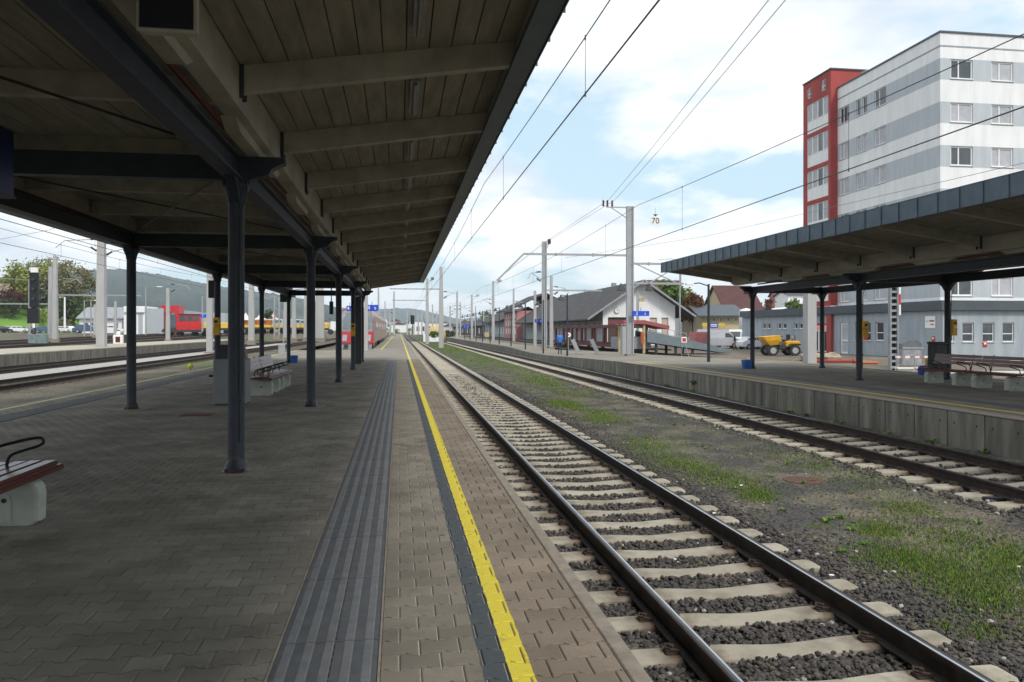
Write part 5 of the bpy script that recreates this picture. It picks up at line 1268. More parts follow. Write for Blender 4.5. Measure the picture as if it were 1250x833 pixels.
t = thing('wall_clock', 'round white clock on the shed gable', 'clock', p)
b = MB(); b.cyl((0, 0, 0), (0, -.08, 0), .42, n=20); b.build('rim', M['grey'], t, local=True)
b = MB(); b.cyl((0, -.081, 0), (0, -.09, 0), .36, n=20); b.build('face', M['white'], t, local=True)
b = MB(); b.box(-.025, .025, -.1, -.092, -.02, .28); b.build('hand', M['black'], t, local=True)
b = MB(); b.box(-.02, .2, -.11, -.102, -.025, .025); b.build('hand', M['black'], t, local=True)
# pole with small board in front of the gable
p = P(778.5, 415, 100); t = thing('sign_pole', 'grey pole with yellowish board in front of the shed gable', 'sign', (p.x, p.y, FZ))
b = MB(); b.box(-.16, .16, -.1, .1, 0, ZV(356, p) - FZ); b.build('pole', M['galv'], t, local=True)
b = MB(); z = ZV(366, p) - FZ; b.cbox(.2, 1.0, -.05, .05, z - .25, z + .25, .01); b.build('board', mat('tan_board', (.45, .33, .18), .6), t, local=True)
# farther sheds in the same row
s2 = thing('long_shed', 'farther grey shed with dark roof and pink cross gable', 'building', (SX0, SY0 + SL + 2, FZ))
YA, YB, YC = SY0 + SL + 1, YX(622, SX0), YX(592, SX0)
zb2 = 5.2
b = MB(); b.box(SX0, SX0 + 10, YA, YC, FZ, 4.0); b.build('wall', M['shedwall'], s2)
b = MB(); b.prism([(SX0 - 2.4, 3.9), (SX0 + 5.2, 7.6), (SX0 + 12.5, 3.9), (SX0 + 12.5, 4.1), (SX0 + 5.2, 7.85), (SX0 - 2.4, 4.1)], 'y', YB + .5, YC); b.build('roof', M['shedroof'], s2)
M['pink'] = mat('pink_render', (.45, .20, .20), .85, .08)
b = MB(); b.box(SX0 - 1.5, SX0 + 11, YA + 1, YB, FZ, 6.2); b.build('cross_gable', M['pink'], s2)
b = MB(); b.prism([(SX0 - 3.6, 6.0), (SX0 + 5.2, 10.2), (SX0 + 14, 6.0), (SX0 + 14, 6.3), (SX0 + 5.2, 10.5), (SX0 - 3.6, 6.3)], 'y', YA - .5, YB + 1.2); b.build('cross_roof', M['shedroof'], s2)
for k in range(5):
    for z in (.6, 2.6, 4.4):
        b = MB(); y = YA + 2.5 + k * (YB - YA - 4) / 5; b.box(SX0 - 1.56, SX0 - 1.51, y, y + 1.6, z, z + 1.4); b.build('window', M['bwhite'], s2)
for k in range(8):
    b = MB(); y = YB + 4 + k * 6; b.box(SX0 - .06, SX0 - .01, y, y + 1.6, .5, 2.4); b.build('window', M['white'], s2)
s3 = thing('low_shed', 'very long low dark roofed shed far behind the masts', 'building', (SX0 + 5, YC + 5, FZ))
b = MB(); b.box(SX0 + 2, SX0 + 12, YC + 5, YC + 190, FZ, 3.2); b.build('wall', mat('dark_maroon_wall', (.10, .05, .055), .85), s3)
b = MB(); b.prism([(SX0, 3.1), (SX0 + 7, 5.8), (SX0 + 14, 3.1), (SX0 + 14, 3.3), (SX0 + 7, 6.1), (SX0, 3.3)], 'y', YC + 4, YC + 192); b.build('roof', M['shedroof'], s3)
for k in range(14):
    b = MB(); y = YC + 9 + k * 13; b.box(SX0 + 1.9, SX0 + 1.97, y, y + 5, 0.2, 2.4); b.build('door', M['white'], s3)

# ---- yellowish shop building with dark roof, behind the white vans
def gable_house(name, label, p0, w, dp, hw, hr, wallm, roofm, ridge='x', wins=None, rz_=0.0, cat='house', sgn=None, over=.5):
    t = thing(name, label, cat, p0, rz=rz_)
    b = MB()
    wl = [] if wins is None else wins
    pt = facade(b, (0, 0, 0), (1, 0, 0), w, 0, hw, wl, .12)
    b.add([(0, 0, 0), (0, dp, 0), (0, dp, hw), (0, 0, hw)], [(0, 1, 2, 3)]); b.add([(w, 0, 0), (w, dp, 0), (w, dp, hw), (w, 0, hw)], [(0, 1, 2, 3)]); b.add([(0, dp, 0), (w, dp, 0), (w, dp, hw), (0, dp, hw)], [(0, 1, 2, 3)])
    if ridge == 'x':
        b.add([(0, 0, hw), (0, dp, hw), (0, dp / 2, hr - .15)], [(0, 1, 2)]); b.add([(w, 0, hw), (w, dp, hw), (w, dp / 2, hr - .15)], [(0, 1, 2)])
    else:
        b.add([(0, 0, hw), (w, 0, hw), (w / 2, 0, hr - .15)], [(0, 1, 2)]); b.add([(0, dp, hw), (w, dp, hw), (w / 2, dp, hr - .15)], [(0, 1, 2)])
    b.build('wall', wallm, t, local=True)
    b = MB(); sl = (hr - hw) / (dp / 2 if ridge == 'x' else w / 2); e = over
    if ridge == 'x': b.prism([(-e, hw - sl * e), (dp / 2, hr), (dp + e, hw - sl * e), (dp + e, hw - sl * e + .2), (dp / 2, hr + .22), (-e, hw - sl * e + .2)], 'x', -e, w + e)
    else: b.prism([(-e, hw - sl * e), (w / 2, hr), (w + e, hw - sl * e), (w + e, hw - sl * e + .2), (w / 2, hr + .22), (-e, hw - sl * e + .2)], 'y', -e, dp + e)
    b.build('roof', roofm, t, local=True)
    for o in wl:
        f = MB(); e2 = .09
        a0, a1, z0, z1 = o
        f.box(a0, a0 + e2, .05, .1, z0, z1); f.box(a1 - e2, a1, .05, .1, z0, z1); f.box(a0 + e2, a1 - e2, .052, .098, z0, z0 + e2); f.box(a0 + e2, a1 - e2, .052, .098, z1 - e2, z1)
        ww = f.build('window', M['frame'], t, local=True)
        f = MB(); f.box(a0 + e2, a1 - e2, .07, .09, z0 + e2, z1 - e2); f.build('pane', M['glass'], ww, local=True)
    return t
M['buff'] = mat('buff_render', (.50, .43, .28), .85, .06)
p = P(858, 412, 125); p.z = FZ
q = P(904, 412, 125); w_ = (q - p).length; k_ = w_ / 46
z_ = lambda v: ZV(v, P(880, 400, 125)) - FZ
wins = [((u - 858) * k_, (u + 3 - 858) * k_, z_(393), z_(387)) for u in (870, 878.5, 887, 896.5)] + [((u - 858) * k_, (u + 4 - 858) * k_, z_(410), z_(402)) for u in (864, 872, 881)]
hs = gable_house('shop_house', 'buff two storey shop with dark roof and blue yellow sign', p, w_, 14, z_(385), z_(372) , M['buff'], M['slate'], 'x', wins, rz_=-TH, over=1.0)
def shopsign(label, ua, ub, va, vb, m, d):
    pa = P(ua, vb, d); t = thing('shop_sign', label, 'sign', pa, rz=-TH); ww = (ub - ua) * d / F; hh = (vb - va) * d / F
    b = MB(); b.cbox(0, ww, -.1, 0, 0, hh, .02); b.build('panel', m, t, local=True)
    return t, ww, hh
M['signyel'] = mat('sign_yellow', (.65, .45, .06), .5)
t, ww, hh = shopsign('blue shop sign with pale lettering on the buff shop', 866, 876.5, 395, 400.5, M['blue'], 124)
for z in (.3, .65): b = MB(); b.box(ww * .12, ww * .88, -.115, -.102, hh * z, hh * (z + .18)); b.build('lettering_line', M['white'], t, local=True)
shopsign('yellow panel of the shop sign left part', 857, 865, 394.5, 398.5, M['signyel'], 124); shopsign('yellow panel of the shop sign right part', 877, 885, 394.5, 398.5, M['signyel'], 124)
# maroon roofed house, white round silo, white painted wall, further houses
M['maroonroof'] = mat('maroon_roof', (.085, .038, .035), .85, .15, 1)
p = P(886, 412, 150); p.z = FZ
gable_house('maroon_roofed_house', 'house with big maroon roof behind the buff shop', p, 7.5, 11, ZV(378, p) - FZ, ZV(348, p) - FZ, M['buff'], M['maroonroof'], 'x', None, -TH + .15)
p = P(911, 412, 118); t = thing('silo', 'white rounded silo beside the end post of the canopy', 'silo', (p.x, p.y, FZ))
b = MB(); H = ZV(378, p) - FZ; b.lathe([(1.1, 0), (1.1, H - .3), (.9, H), (.05, H + .2)], 18); b.build('shell', M['bwhite'], t, local=True, smooth=True)
p = P(914, 416, 104); w_ = 13 * 104 / F
t = thing('painted_wall', 'white wall with dark painted signs behind the dumper', 'wall', (p.x, p.y, FZ), rz=-TH)
H = ZV(383, p) - FZ
b = MB(); b.box(0, w_, 0, .4, 0, H); b.build('wall', M['bwhite'], t, local=True)
b = MB()
for (x, z, a) in ((.3, .8, .5), (.62, .72, -.6), (.45, .6, .2), (.6, .5, .9), (.4, .42, -.4), (.65, .35, .5)):
    b.bar((w_ * x - .25 * math.cos(a), -.02, H * z - .25 * math.sin(a)), (w_ * x + .35 * math.cos(a), -.02, H * z + .35 * math.sin(a)), .02, .12)
b.build('painted_sign', M['timber'], t, local=True)
for i, (u, vb, d, w_, hw, hr, wm2, rm, lab) in enumerate([(935, 400, 170, 9, 3.4, 5.6, 'bwhite', 'white', 'white gabled house peeping over the annex roof'), (955, 400, 190, 12, 9.5, 12, 'pink', 'slate', 'brick coloured house behind the red tree'), (962, 398, 180, 6, 9, 10, 'bwhite', 'slate', 'narrow white house right of the brick coloured house'), (833, 412, 140, 9, 4, 6.5, 'bwhite', 'maroonroof', 'low white house with brown roof right of the shed')]):
    p = P(u, vb, d); p.z = FZ if i == 3 else FZ + 1.5
    gable_house('house', lab, p, w_, 9, hw, hr, M[wm2], M[rm], 'y' if i in (0,) else 'x', [(w_ * .2, w_ * .2 + 1, hw - 2, hw - .7), (w_ * .6, w_ * .6 + 1, hw - 2, hw - .7)], -TH)
p = P(798, 400, 165); p.z = FZ
gable_house('tiled_house', 'house with large red brown tiled roof behind the shed', p, 8, 12, ZV(368, p) - FZ, ZV(341, p) - FZ, M['buff'], M['maroonroof'], 'x', None, -TH + .2)
# ---- left: grey hall, white low building
p = P(151, 409, 150); zb_ = p.z
t = thing('engine_hall', 'pale grey hall with red portal frame in the left yard', 'building', p)
H = ZV(374, p) - zb_; kx = 150 / F
hall = lambda u: (u - 151) * kx
b = MB(); b.box(0, hall(176), 0, 8, 0, H); b.build('front_block', M['bwhite'], t, local=True)
M['hallgrey'] = mat('hall_sheet', (.36, .40, .43), .7, .05)
b = MB(); b.box(hall(176) + .01, hall(196), .5, 30, 0, H - .4); b.box(hall(209), hall(262), 6, 30, 0, H * .8); b.build('hall_wall', M['hallgrey'], t, local=True)
b = MB(); b.box(hall(192), hall(196.5), 1, 5, 0, H + .2); b.box(hall(208), hall(213), 1, 5, 0, H + .2); b.box(hall(196.5), hall(208), 1.01, 4.99, H - 1.2, H + .19); b.build('red_portal', M['red'], t, local=True)
b = MB(); b.box(hall(199), hall(210), .9, .98, 0.5, H * .72); b.build('portal_door', M['glass'], t, local=True)
b = MB(); b.box(hall(168), hall(173), -.06, -.01, 0, H * .75); b.build('gate', M['hallgrey'], t, local=True)
b = MB(); b.box(hall(152), hall(175.5), -.4, 0, H - 1.2, H - .1); b.build('canopy_band', M['bwhite'], t, local=True)
p = P(97, 407, 155); t = thing('low_white_building', 'low white building with grey roof behind parked cars', 'building', p, rz=-TH)
w_ = 52 * 155 / F; H = 2.9
b = MB(); pt = facade(b, (0, 0, 0), (1, 0, 0), w_, 0, H, [(w_ * .55, w_ * .62, .2, 2.2)] + [(w_ * q, w_ * q + .9, 1.0, 2.1) for q in (.1, .25, .4, .8)], .15); b.build('wall', M['bwhite'], t, local=True)
b = MB(); b.prism([(-.6, H), (3.5, H + 2.3), (7, H), (7, H + .2), (3.5, H + 2.5), (-.6, H + .2)], 'x', -.4, w_ + .4); b.build('roof', M['grey'], t, local=True)
for q in (.1, .25, .4, .8): b = MB(); b.box(w_ * q, w_ * q + .9, .1, .14, 1.0, 2.1); b.build('window', M['glass'], t, local=True)
b = MB(); b.box(w_ * .55, w_ * .62, .1, .14, .2, 2.2); b.build('door', M['dark'], t, local=True)
# ---------------------------------------------------------------- hills, trees
M['forest'] = shade_ground('forest_hill', (.012, .022, .014), (.028, .042, .022), scale=.008, grain=.06, bump=1.0, fine=.4, third=(.085, .10, .05), thr3=(.61, .66), scale3=.004)
for nd in M['forest'].node_tree.nodes:
    if nd.type == 'BUMP': nd.inputs['Distance'].default_value = 12.0
def ridge(name, prof, D, depth, rough, seed, m):
    r = random.Random(seed); us = np.linspace(prof[0][0], prof[-1][0], 260); vv = np.interp(us, [p[0] for p in prof], [p[1] for p in prof])
    vs = []; nrow = 9; zoff = nrng.normal(0, 1, (nrow, 260))
    for j in range(nrow):
        t = j / (nrow - 1); d = D - depth * (1 - t)
        for i, u in enumerate(us):
            zt = EYE + (HV - vv[i]) / F * D
            z = (zt + 3) * (t ** 1.25) - 3 + rough * zoff[j, i] * (.25 + t) + rough * 2.2 * math.sin(u * .13 + j * 1.3) * t * (1 - t) * 2
            q = P(u, HV, d); vs.append((q.x, q.y, z if j < nrow - 1 else zt + rough * abs(zoff[j, i]) * .8))
    # rear skirt
    for i, u in enumerate(us): q = P(u, HV, D + depth * .6); vs.append((q.x, q.y, -3))
    n = 260; fs = [(j * n + i, j * n + i + 1, (j + 1) * n + i + 1, (j + 1) * n + i) for j in range(nrow) for i in range(n - 1)]
    me = bpy.data.meshes.new(name); me.from_pydata(vs, [], fs); me.materials.append(m); me.polygons.foreach_set('use_smooth', [True] * len(me.polygons)); me.update()
    o = bpy.data.objects.new(name, me); col.objects.link(o); o['kind'] = 'structure'
ridge('hills', [(-260, 352), (-60, 345), (60, 338), (105, 330), (150, 329), (195, 336), (255, 348), (300, 355), (340, 360), (390, 370), (440, 385), (480, 399), (520, 404)], 2600, 1500, 3.0, 3, M['forest'])
ridge('hills', [(260, 398), (330, 384), (400, 376), (455, 378), (485, 377), (508, 377.5), (530, 383), (560, 390), (600, 387), (660, 392), (800, 396), (1000, 394), (1400, 385)], 4600, 1200, 3.5, 4, M['forest'])
# grassy slope at the far left
M['meadow'] = shade_ground('meadow', (.10, .22, .03), (.14, .26, .045), scale=.12, grain=4, bump=.3, fine=.15)
def slope_patch(name, rowsp, m):
    vs = []; n = len(rowsp[0])
    for row in rowsp: vs += [tuple(P(q[0], q[1], q[2] + 42)) for q in row]
    fs = [(j * n + i, j * n + i + 1, (j + 1) * n + i + 1, (j + 1) * n + i) for j in range(len(rowsp) - 1) for i in range(n - 1)]
    return sheet(name, (vs, fs), m)
slope_patch('meadow_slope', [[(-140, 407, 150), (-40, 407, 152), (10, 407, 154), (50, 407, 156), (90, 407, 160), (120, 407, 165)], [(-140, 390, 166), (-40, 392, 168), (10, 393, 170), (50, 396, 172), (90, 400, 175), (125, 404, 180)],
                             [(-140, 360, 200), (-40, 366, 202), (10, 374, 204), (50, 384, 206), (92, 394, 210), (130, 403, 215)], [(-140, 345, 260), (-40, 352, 262), (10, 362, 264), (50, 376, 266), (95, 388, 270), (135, 402, 275)]], M['meadow'])
def leafmat(name, cols_):
    return stone_mat(name, cols_)
LEAF = {
 'spring': leafmat('spring_leaf', [(0, (.12, .16, .02)), (.5, (.19, .225, .035)), (.85, (.25, .27, .055))]),
 'brown': leafmat('budding_twig', [(0, (.13, .115, .055)), (.5, (.19, .17, .085)), (.85, (.20, .20, .08))]),
 'dark': leafmat('dark_leaf', [(0, (.025, .045, .014)), (.5, (.045, .07, .02)), (.85, (.07, .095, .03))]),
 'green': leafmat('green_leaf', [(0, (.05, .10, .015)), (.5, (.085, .15, .025)), (.85, (.13, .19, .04))]),
 'rust': leafmat('rust_leaf', [(0, (.10, .04, .018)), (.5, (.15, .06, .028)), (.85, (.17, .085, .04))]),
 'blossom': leafmat('blossom', [(0, (.45, .35, .28)), (.5, (.55, .45, .38)), (.85, (.35, .28, .2))]),
 'maroon': leafmat('maroon_leaf', [(0, (.05, .018, .018)), (.5, (.075, .028, .022)), (.85, (.09, .04, .03))])}
M['bark'] = mat('bark', (.07, .055, .04), .9, .3, 4)
def tree(name, label, u, vb, d, wpx, vtop, kind, n=2600, trunk=True, lsz=1.0, group=None, dens=1.0, zb=None):
    if u < 130: d += 46
    p = P(u, vb, d)
    if zb is not None: p.z = zb
    H = ZV(vtop, p) - p.z; R = wpx * d / F / 2
    t = thing(name, label, 'tree' if trunk else 'bush', p, group)
    r = random.Random(int(u * 7 + d)); b = MB(); tips = []
    cb = H * (.28 if trunk else .05)
    b.tube([(0, 0, -.3), (.1, 0, cb), (0, .1, H * .7)], .0, 6) if False else b.loft([[(rr * math.cos(a * math.pi / 3), rr * math.sin(a * math.pi / 3), z) for a in range(6)] for rr, z in ((H * .03, -.4), (H * .02, cb), (H * .006, H * .8))])
    for k in range(9):
        a = r.uniform(0, 6.28); z0 = cb + (H * .55 - cb) * r.random(); rr = R * r.uniform(.55, .9); z1 = min(H * .92, z0 + (H - z0) * r.uniform(.25, .75))
        b.cyl((0, 0, z0), (rr * math.cos(a), rr * math.sin(a), z1), H * .012, H * .004, 5); tips.append((rr * math.cos(a), rr * math.sin(a), z1))
    b.build('trunk', M['bark'], t, local=True)
    clumps = []
    for k in range(26):
        a = r.uniform(0, 6.28); f = r.random() ** .5; z = cb + (H - cb) * r.uniform(.05, .95)
        prof = math.sin(math.pi * min(1, max(.08, ((z - cb) / (H - cb)) * .85 + .12))) ** .7
        clumps.append((R * .85 * f * prof * math.cos(a), R * .85 * f * prof * math.sin(a), z, R * r.uniform(.16, .34)))
    clumps += [(x, y, z, R * r.uniform(.15, .3)) for x, y, z in tips]
    cl = np.array(clumps); ci = nrng.integers(0, len(cl), n); g_ = nrng.normal(0, .55, (n, 3)); cen = cl[ci, :3] + g_ * cl[ci, 3:4] * np.array([1, 1, .8])
    cen[:, 2] = np.clip(cen[:, 2], cb * .6, H * 1.03)
    sz = nrng.uniform(.5, 1.3, n) * lsz * (R * .055 + .12); a1 = nrng.normal(0, 1, (n, 3)); a1 /= np.linalg.norm(a1, axis=1)[:, None]; a2 = np.cross(a1, nrng.normal(0, 1, (n, 3))); a2 /= np.linalg.norm(a2, axis=1)[:, None]
    v = np.stack([cen - a1 * sz[:, None], cen + a2 * sz[:, None] * .6, cen + a1 * sz[:, None], cen - a2 * sz[:, None] * .6], 1).reshape(-1, 3)
    np_mesh('crown', v, np.arange(4 * n), 4, LEAF[kind], t)
tree('broadleaf_tree', 'yellow green spring tree behind the signal', 42, 396, 190, 74, 322, 'spring', 9000, lsz=.75)
tree('broadleaf_tree', 'brownish budding tree right of the spring green tree', 84, 402, 185, 62, 320, 'brown', 8000, lsz=.7)
tree('broadleaf_tree', 'greyish budding tree rising behind the spring green tree', 60, 396, 215, 56, 312, 'brown', 2600, lsz=.6)
tree('broadleaf_tree', 'tan tree at the left picture edge under the hill', 14, 392, 200, 60, 334, 'brown', 2600)
tree('broadleaf_tree', 'pale blossoming tree at the left picture edge', 0, 390, 178, 34, 345, 'blossom', 1500, lsz=.8)
tree('broadleaf_tree', 'maroon leaved tree at the left above the meadow', 14, 388, 176, 30, 352, 'maroon', 1500)
tree('bush', 'dark green bush at left edge of the meadow top', 8, 388, 172, 30, 364, 'dark', 1200, trunk=False)
tree('bush', 'dark hedge behind the paired masts', 90, 396, 180, 56, 364, 'dark', 2600, trunk=False)
tree('bush', 'yellow bush on the meadow beside the signal pole', 52, 398, 165, 13, 376, 'spring', 700, trunk=False)
tree('bush', 'low brown bush on the meadow right of the masts', 76, 402, 165, 22, 388, 'brown', 700, trunk=False)
tree('bush', 'dark conifer like bush behind the white low building', 120, 402, 200, 28, 386, 'brown', 900, trunk=False)
tree('broadleaf_tree', 'fresh green tree behind the shed ridge right end', 815, 405, 135, 46, 344, 'green', 3600)
tree('broadleaf_tree', 'second green tree right of the shed gable', 838, 405, 145, 34, 352, 'spring', 2200)
tree('broadleaf_tree', 'rust brown tree between shed and shop', 846, 408, 132, 30, 357, 'rust', 2600)
tree('broadleaf_tree', 'rust brown tree left of the annex roof', 938, 404, 165, 24, 364, 'rust', 1800)
tree('broadleaf_tree', 'green tree above the annex roof beside the pale mast', 972, 404, 160, 26, 366, 'green', 1800)
tree('broadleaf_tree', 'pale green tree behind the grey lamp post', 880, 405, 190, 22, 370, 'spring', 900)
tree('broadleaf_tree', 'small bright green tree beyond the long shed', 594, 407, 330, 22, 381, 'green', 900)
tree('bush', 'green bushes below the thick concrete mast', 530, 412, 130, 14, 405, 'green', 600, trunk=False)
tree('bush', 'low bushes beside the far concrete mast', 545, 411, 160, 20, 404, 'dark', 500, trunk=False)
tree('broadleaf_tree', 'dark conifer behind the yellow red wagons', 327, 405, 150, 12, 376, 'dark', 900)
for i, (u, w) in enumerate([(500, 12), (484, 10), (470, 14), (457, 12)]):
    tree('bush', 'far greenery at the end of the tracks, %s from left' % ['fourth', 'third', 'second', 'first'][i], u, 410, 360, w, 401, ('spring', 'green', 'dark', 'green')[i], 350, trunk=False)
# distant town at the foot of the hills, one mass
b = MB(); r = random.Random(9)
for k in range(150):
    u = r.choice([r.uniform(270, 420), r.uniform(440, 500), r.uniform(500, 600)]); d = r.uniform(500, 1500) if u < 430 else r.uniform(800, 1600); p = P(u, HV, d)
    hill = max(0, (d - 1100) * .05) if u < 430 else 0
    w, dd, h = r.uniform(7, 16), r.uniform(7, 12), r.uniform(4, 11); mi = r.choice([0, 0, 0, 1, 2]) if u < 430 else r.choice([0, 2])
    b.box(p.x - w / 2, p.x + w / 2, p.y, p.y + dd, -3 + hill * .4, h + hill, mi)
    b.prism([(p.x - w / 2 - .5, h + hill), (p.x + w / 2 + .5, h + hill), (p.x, h + 3 + hill)], 'y', p.y - .5, p.y + dd + .5, 3 if r.random() < .6 else 4)
o = b.build('distant_town', [M['bwhite'], M['buff'], M['bgrey'], M['maroonroof'], M['slate']]); tag(o, 'distant town houses at the foot of the hills', 'town', kind='stuff')
# white halls near the vanishing point
for (u0, u1, d, v, lab) in [(500, 520, 420, 392, 'pale far hall right of the vanishing point'), (520, 540, 380, 394, 'second pale far hall beside the concrete masts'), (455, 472, 430, 389, 'pale far block left of the vanishing point')]:
    p = P(u0, 410, d); p.z = -1; w_ = (u1 - u0) * d / F; t = thing('far_hall', lab, 'building', p)
    b = MB(); b.box(0, w_, 0, 20, 0, ZV(v, p) + 1); b.build('wall', M['bwhite'], t, local=True)
    b = MB(); b.box(-.5, w_ + .5, -.5, 20.5, ZV(v, p) + 1, ZV(v, p) + 1.6); b.build('roof', M['grey'], t, local=True)
    for k in range(3): b = MB(); b.box(w_ * (.12 + .3 * k), w_ * (.3 + .3 * k), -.08, -.02, 2, 4.5); b.build('window', M['glass'], t, local=True)
# ---------------------------------------------------------------- vehicles
def wheel(parent, x, y, r, w, name='wheel'):
    b = MB(); b.cyl((x, y - w / 2, r), (x, y + w / 2, r), r, n=16); o = b.build(name, M['rubber'], parent, local=True)
    b = MB(); b.cyl((x, y - w / 2 - .012, r), (x, y + w / 2 + .012, r), r * .58, n=12); b.build('rim', M['galv'], o, local=True)
def car(label, p, rz_, paint, kind='car', name='parked_car', cat='car', group=None):
    t = thing(name, label, cat, p, group, rz_)
    if kind == 'car':
        L_, W, H = 4.3, 1.75, 1.48
        low = [(-2.1, .3), (2.12, .3), (2.15, .62), (2.0, .78), (1.15, .92), (-1.75, .98), (-2.12, .85), (-2.15, .5)]
        top = [(-1.7, .97), (1.12, .91), (.35, 1.44), (-.9, 1.48), (-1.35, 1.38)]
        wx, wr_ = 1.32, .32
    else:
        L_, W, H = 5.3, 1.98, 2.3
        low = [(-2.6, .35), (2.55, .35), (2.62, .8), (2.45, 1.05), (1.75, 1.25), (-2.62, 1.25)]
        top = [(-2.6, 1.24), (1.72, 1.24), (1.05, 2.05), (.7, 2.25), (-2.5, 2.3)]
        wx, wr_ = 1.65, .35
    b = MB(); b.prism(low, 'y', -W / 2, W / 2); b.build('body', paint, t, local=True)
    b = MB(); n_ = len(top)
    b.loft([[(x, -W / 2 + .02, z) if i < 2 else (x, -W / 2 + .16, z) for i, (x, z) in enumerate(top)], [(x, W / 2 - .02, z) if i < 2 else (x, W / 2 - .16, z) for i, (x, z) in enumerate(top)]])
    cab = b.build('cabin', paint, t, local=True)
    zt, zb_ = top[2][1] - .1, top[0][1] + .08
    for sy in (-1, 1):
        b = MB(); yy = lambda z: sy * (W / 2 - .02 - .14 * (z - top[0][1]) / (top[2][1] - top[0][1]) + .012)
        if kind == 'car': quads = [[(-1.45, zb_), (-.35, zb_), (-.35, zt), (-1.1, zt)], [(-.28, zb_), (.95, zb_), (.3, zt), (-.28, zt)]]
        else: quads = [[(.55, zb_), (1.6, zb_), (1.0, zt - .1), (.55, zt - .1)]]
        for q in quads: b.add([(x, yy(z), z) for x, z in q], [(0, 1, 2, 3)])
        b.build('side_window', M['glass'], cab, local=True)
    b = MB(); f = top[1], top[2]; b.add([(f[0][0] - .03 + .02, -W / 2 + .14, f[0][1] + .06), (f[0][0] - .03 + .02, W / 2 - .14, f[0][1] + .06), (f[1][0] + .07, W / 2 - .22, f[1][1] - .05), (f[1][0] + .07, -W / 2 + .22, f[1][1] - .05)], [(0, 1, 2, 3)]); b.build('windscreen', M['glass'], cab, local=True)
    for sx in (-1, 1):
        for sy in (-1, 1): wheel(t, sx * wx, sy * (W / 2 - .1), wr_, .22)
    for sy in (-1, 1):
        b = MB(); b.box(low[2][0] - .06, low[2][0] + .02, sy * .62 - .17, sy * .62 + .17, low[2][1] - .08, low[2][1] + .05); b.build('headlight', M['white'], t, local=True)
    return t
PT = {k: mat('car_' + k, v, .3, .04, coat=.6) for k, v in {'white': (.72, .73, .74), 'silver': (.42, .44, .46), 'blue': (.05, .09, .18), 'black': (.025, .027, .03), 'red': (.25, .02, .03), 'teal': (.08, .17, .2)}.items()}
for (u, v, d, a, pc, kd, lab) in [(24, 406, 175, 0.1, 'white', 'car', 'white estate car in the left car park'), (2, 406.5, 172, 1.2, 'black', 'car', 'dark car at the left picture edge'), (13, 406, 180, .7, 'silver', 'car', 'silver car behind the white estate car'), (40, 406.5, 178, 1.1, 'teal', 'car', 'teal car beside the signal pole'), (48, 406.5, 176, 1.3, 'black', 'car', 'black car just right of the signal pole'), (55, 406.5, 174, .2, 'blue', 'car', 'dark blue car left of the paired masts'), (73, 406, 178, .4, 'white', 'car', 'white hatchback right of the paired masts'), (81, 406, 176, 2.8, 'white', 'car', 'white car below the white lamp post'), (107, 407, 128, .1, 'blue', 'car', 'blue car in front of the low white building'), (135, 407, 138, .2, 'white', 'car', 'white car at the end of the low white building')]:
    car(lab, P(u, v, d), a, PT[pc], kd, group='cars parked at the left')
for (u, v, d, a, pc, kd, lab) in [(878, 421, 92, -.25, 'white', 'van', 'white van with sloping nose behind the ramp'), (899, 420, 104, -2.2, 'white', 'van', 'white box van in front of the silo'), (855, 420, 106, -1.2, 'silver', 'car', 'silver car left of the white vans'), (862, 422, 96, -1.0, 'teal', 'car', 'grey green car partly behind the ramp'), (922, 419, 88, .1, 'white', 'car', 'white car behind the dumper tub')]:
    q = P(u, v, d); q.z = FZ; car(lab, q, a, PT[pc], kd, 'delivery_van' if kd == 'van' else 'parked_car', 'van' if kd == 'van' else 'car', 'vehicles on the forecourt')
# yellow dumper
q = P(951, 434, 66); q.z = FZ
t = thing('dumper', 'yellow site dumper with tipping tub behind the opposite platform', 'dumper', q, rz=math.pi - .12)
M['dyel'] = mat('dumper_yellow', (.62, .33, .02), .45, .12)
b = MB(); b.loft([[(.35, -.7, .95), (1.05, -.7, .9), (1.05, .7, .9), (.35, .7, .95)], [(.15, -.85, 1.35), (1.45, -.85, 1.3), (1.45, .85, 1.3), (.15, .85, 1.35)], [(.2, -.88, 1.75), (1.62, -.88, 1.62), (1.62, .88, 1.62), (.2, .88, 1.75)]]); b.build('tub', M['dyel'], t, local=True)
b = MB(); b.cbox(-1.6, -.35, -.68, .68, .8, 1.28, .08); b.build('engine_cover', M['dyel'], t, local=True)
b = MB(); b.box(-1.62, 1.1, -.4, .4, .5, .82); b.box(-.4, .2, -.6, .6, .62, .95); b.build('chassis', M['dark'], t, local=True)
b = MB(); b.cbox(-.75, -.3, -.3, .3, 1.28, 1.4, .03); b.cbox(-.85, -.72, -.3, .3, 1.4, 1.85, .03); b.build('driver_seat', M['black'], t, local=True)
b = MB(); b.tube([(-.05, 0, 1.0), (-.12, 0, 1.65)], .03, 6); b.lathe([(.19, 1.63), (.19, 1.68)], 14, -.13, 0); b.build('steering_wheel', M['black'], t, local=True)
for y in (-.62, .62): b = MB(); b.tube([(-.9, y, 1.28), (-.92, y, 1.5)], .03, 6); b.build('roll_bar', M['dark'], t, local=True)
b = MB(); b.box(-1.66, -1.61, -.3, .3, .95, 1.15); b.build('rear_plate', M['bwhite'], t, local=True)
for x in (-1.05, .85):
    for y in (-.78, .78): wheel(t, x, y, .46, .38)
for y in (-.78, .78): b = MB(); b.prism([(-1.55, .95), (-1.4, 1.06), (-.7, 1.06), (-.5, .9), (-.55, .86), (-.75, 1.0), (-1.35, 1.0), (-1.5, .9)], 'y', y - .2, y + .2); b.build('mudguard', M['dark'], t, local=True)
b = MB(); b.cyl((-.1, 0, .8), (.5, 0, 1.15), .06, n=8); b.build('hydraulic_ram', M['galv'], t, local=True)
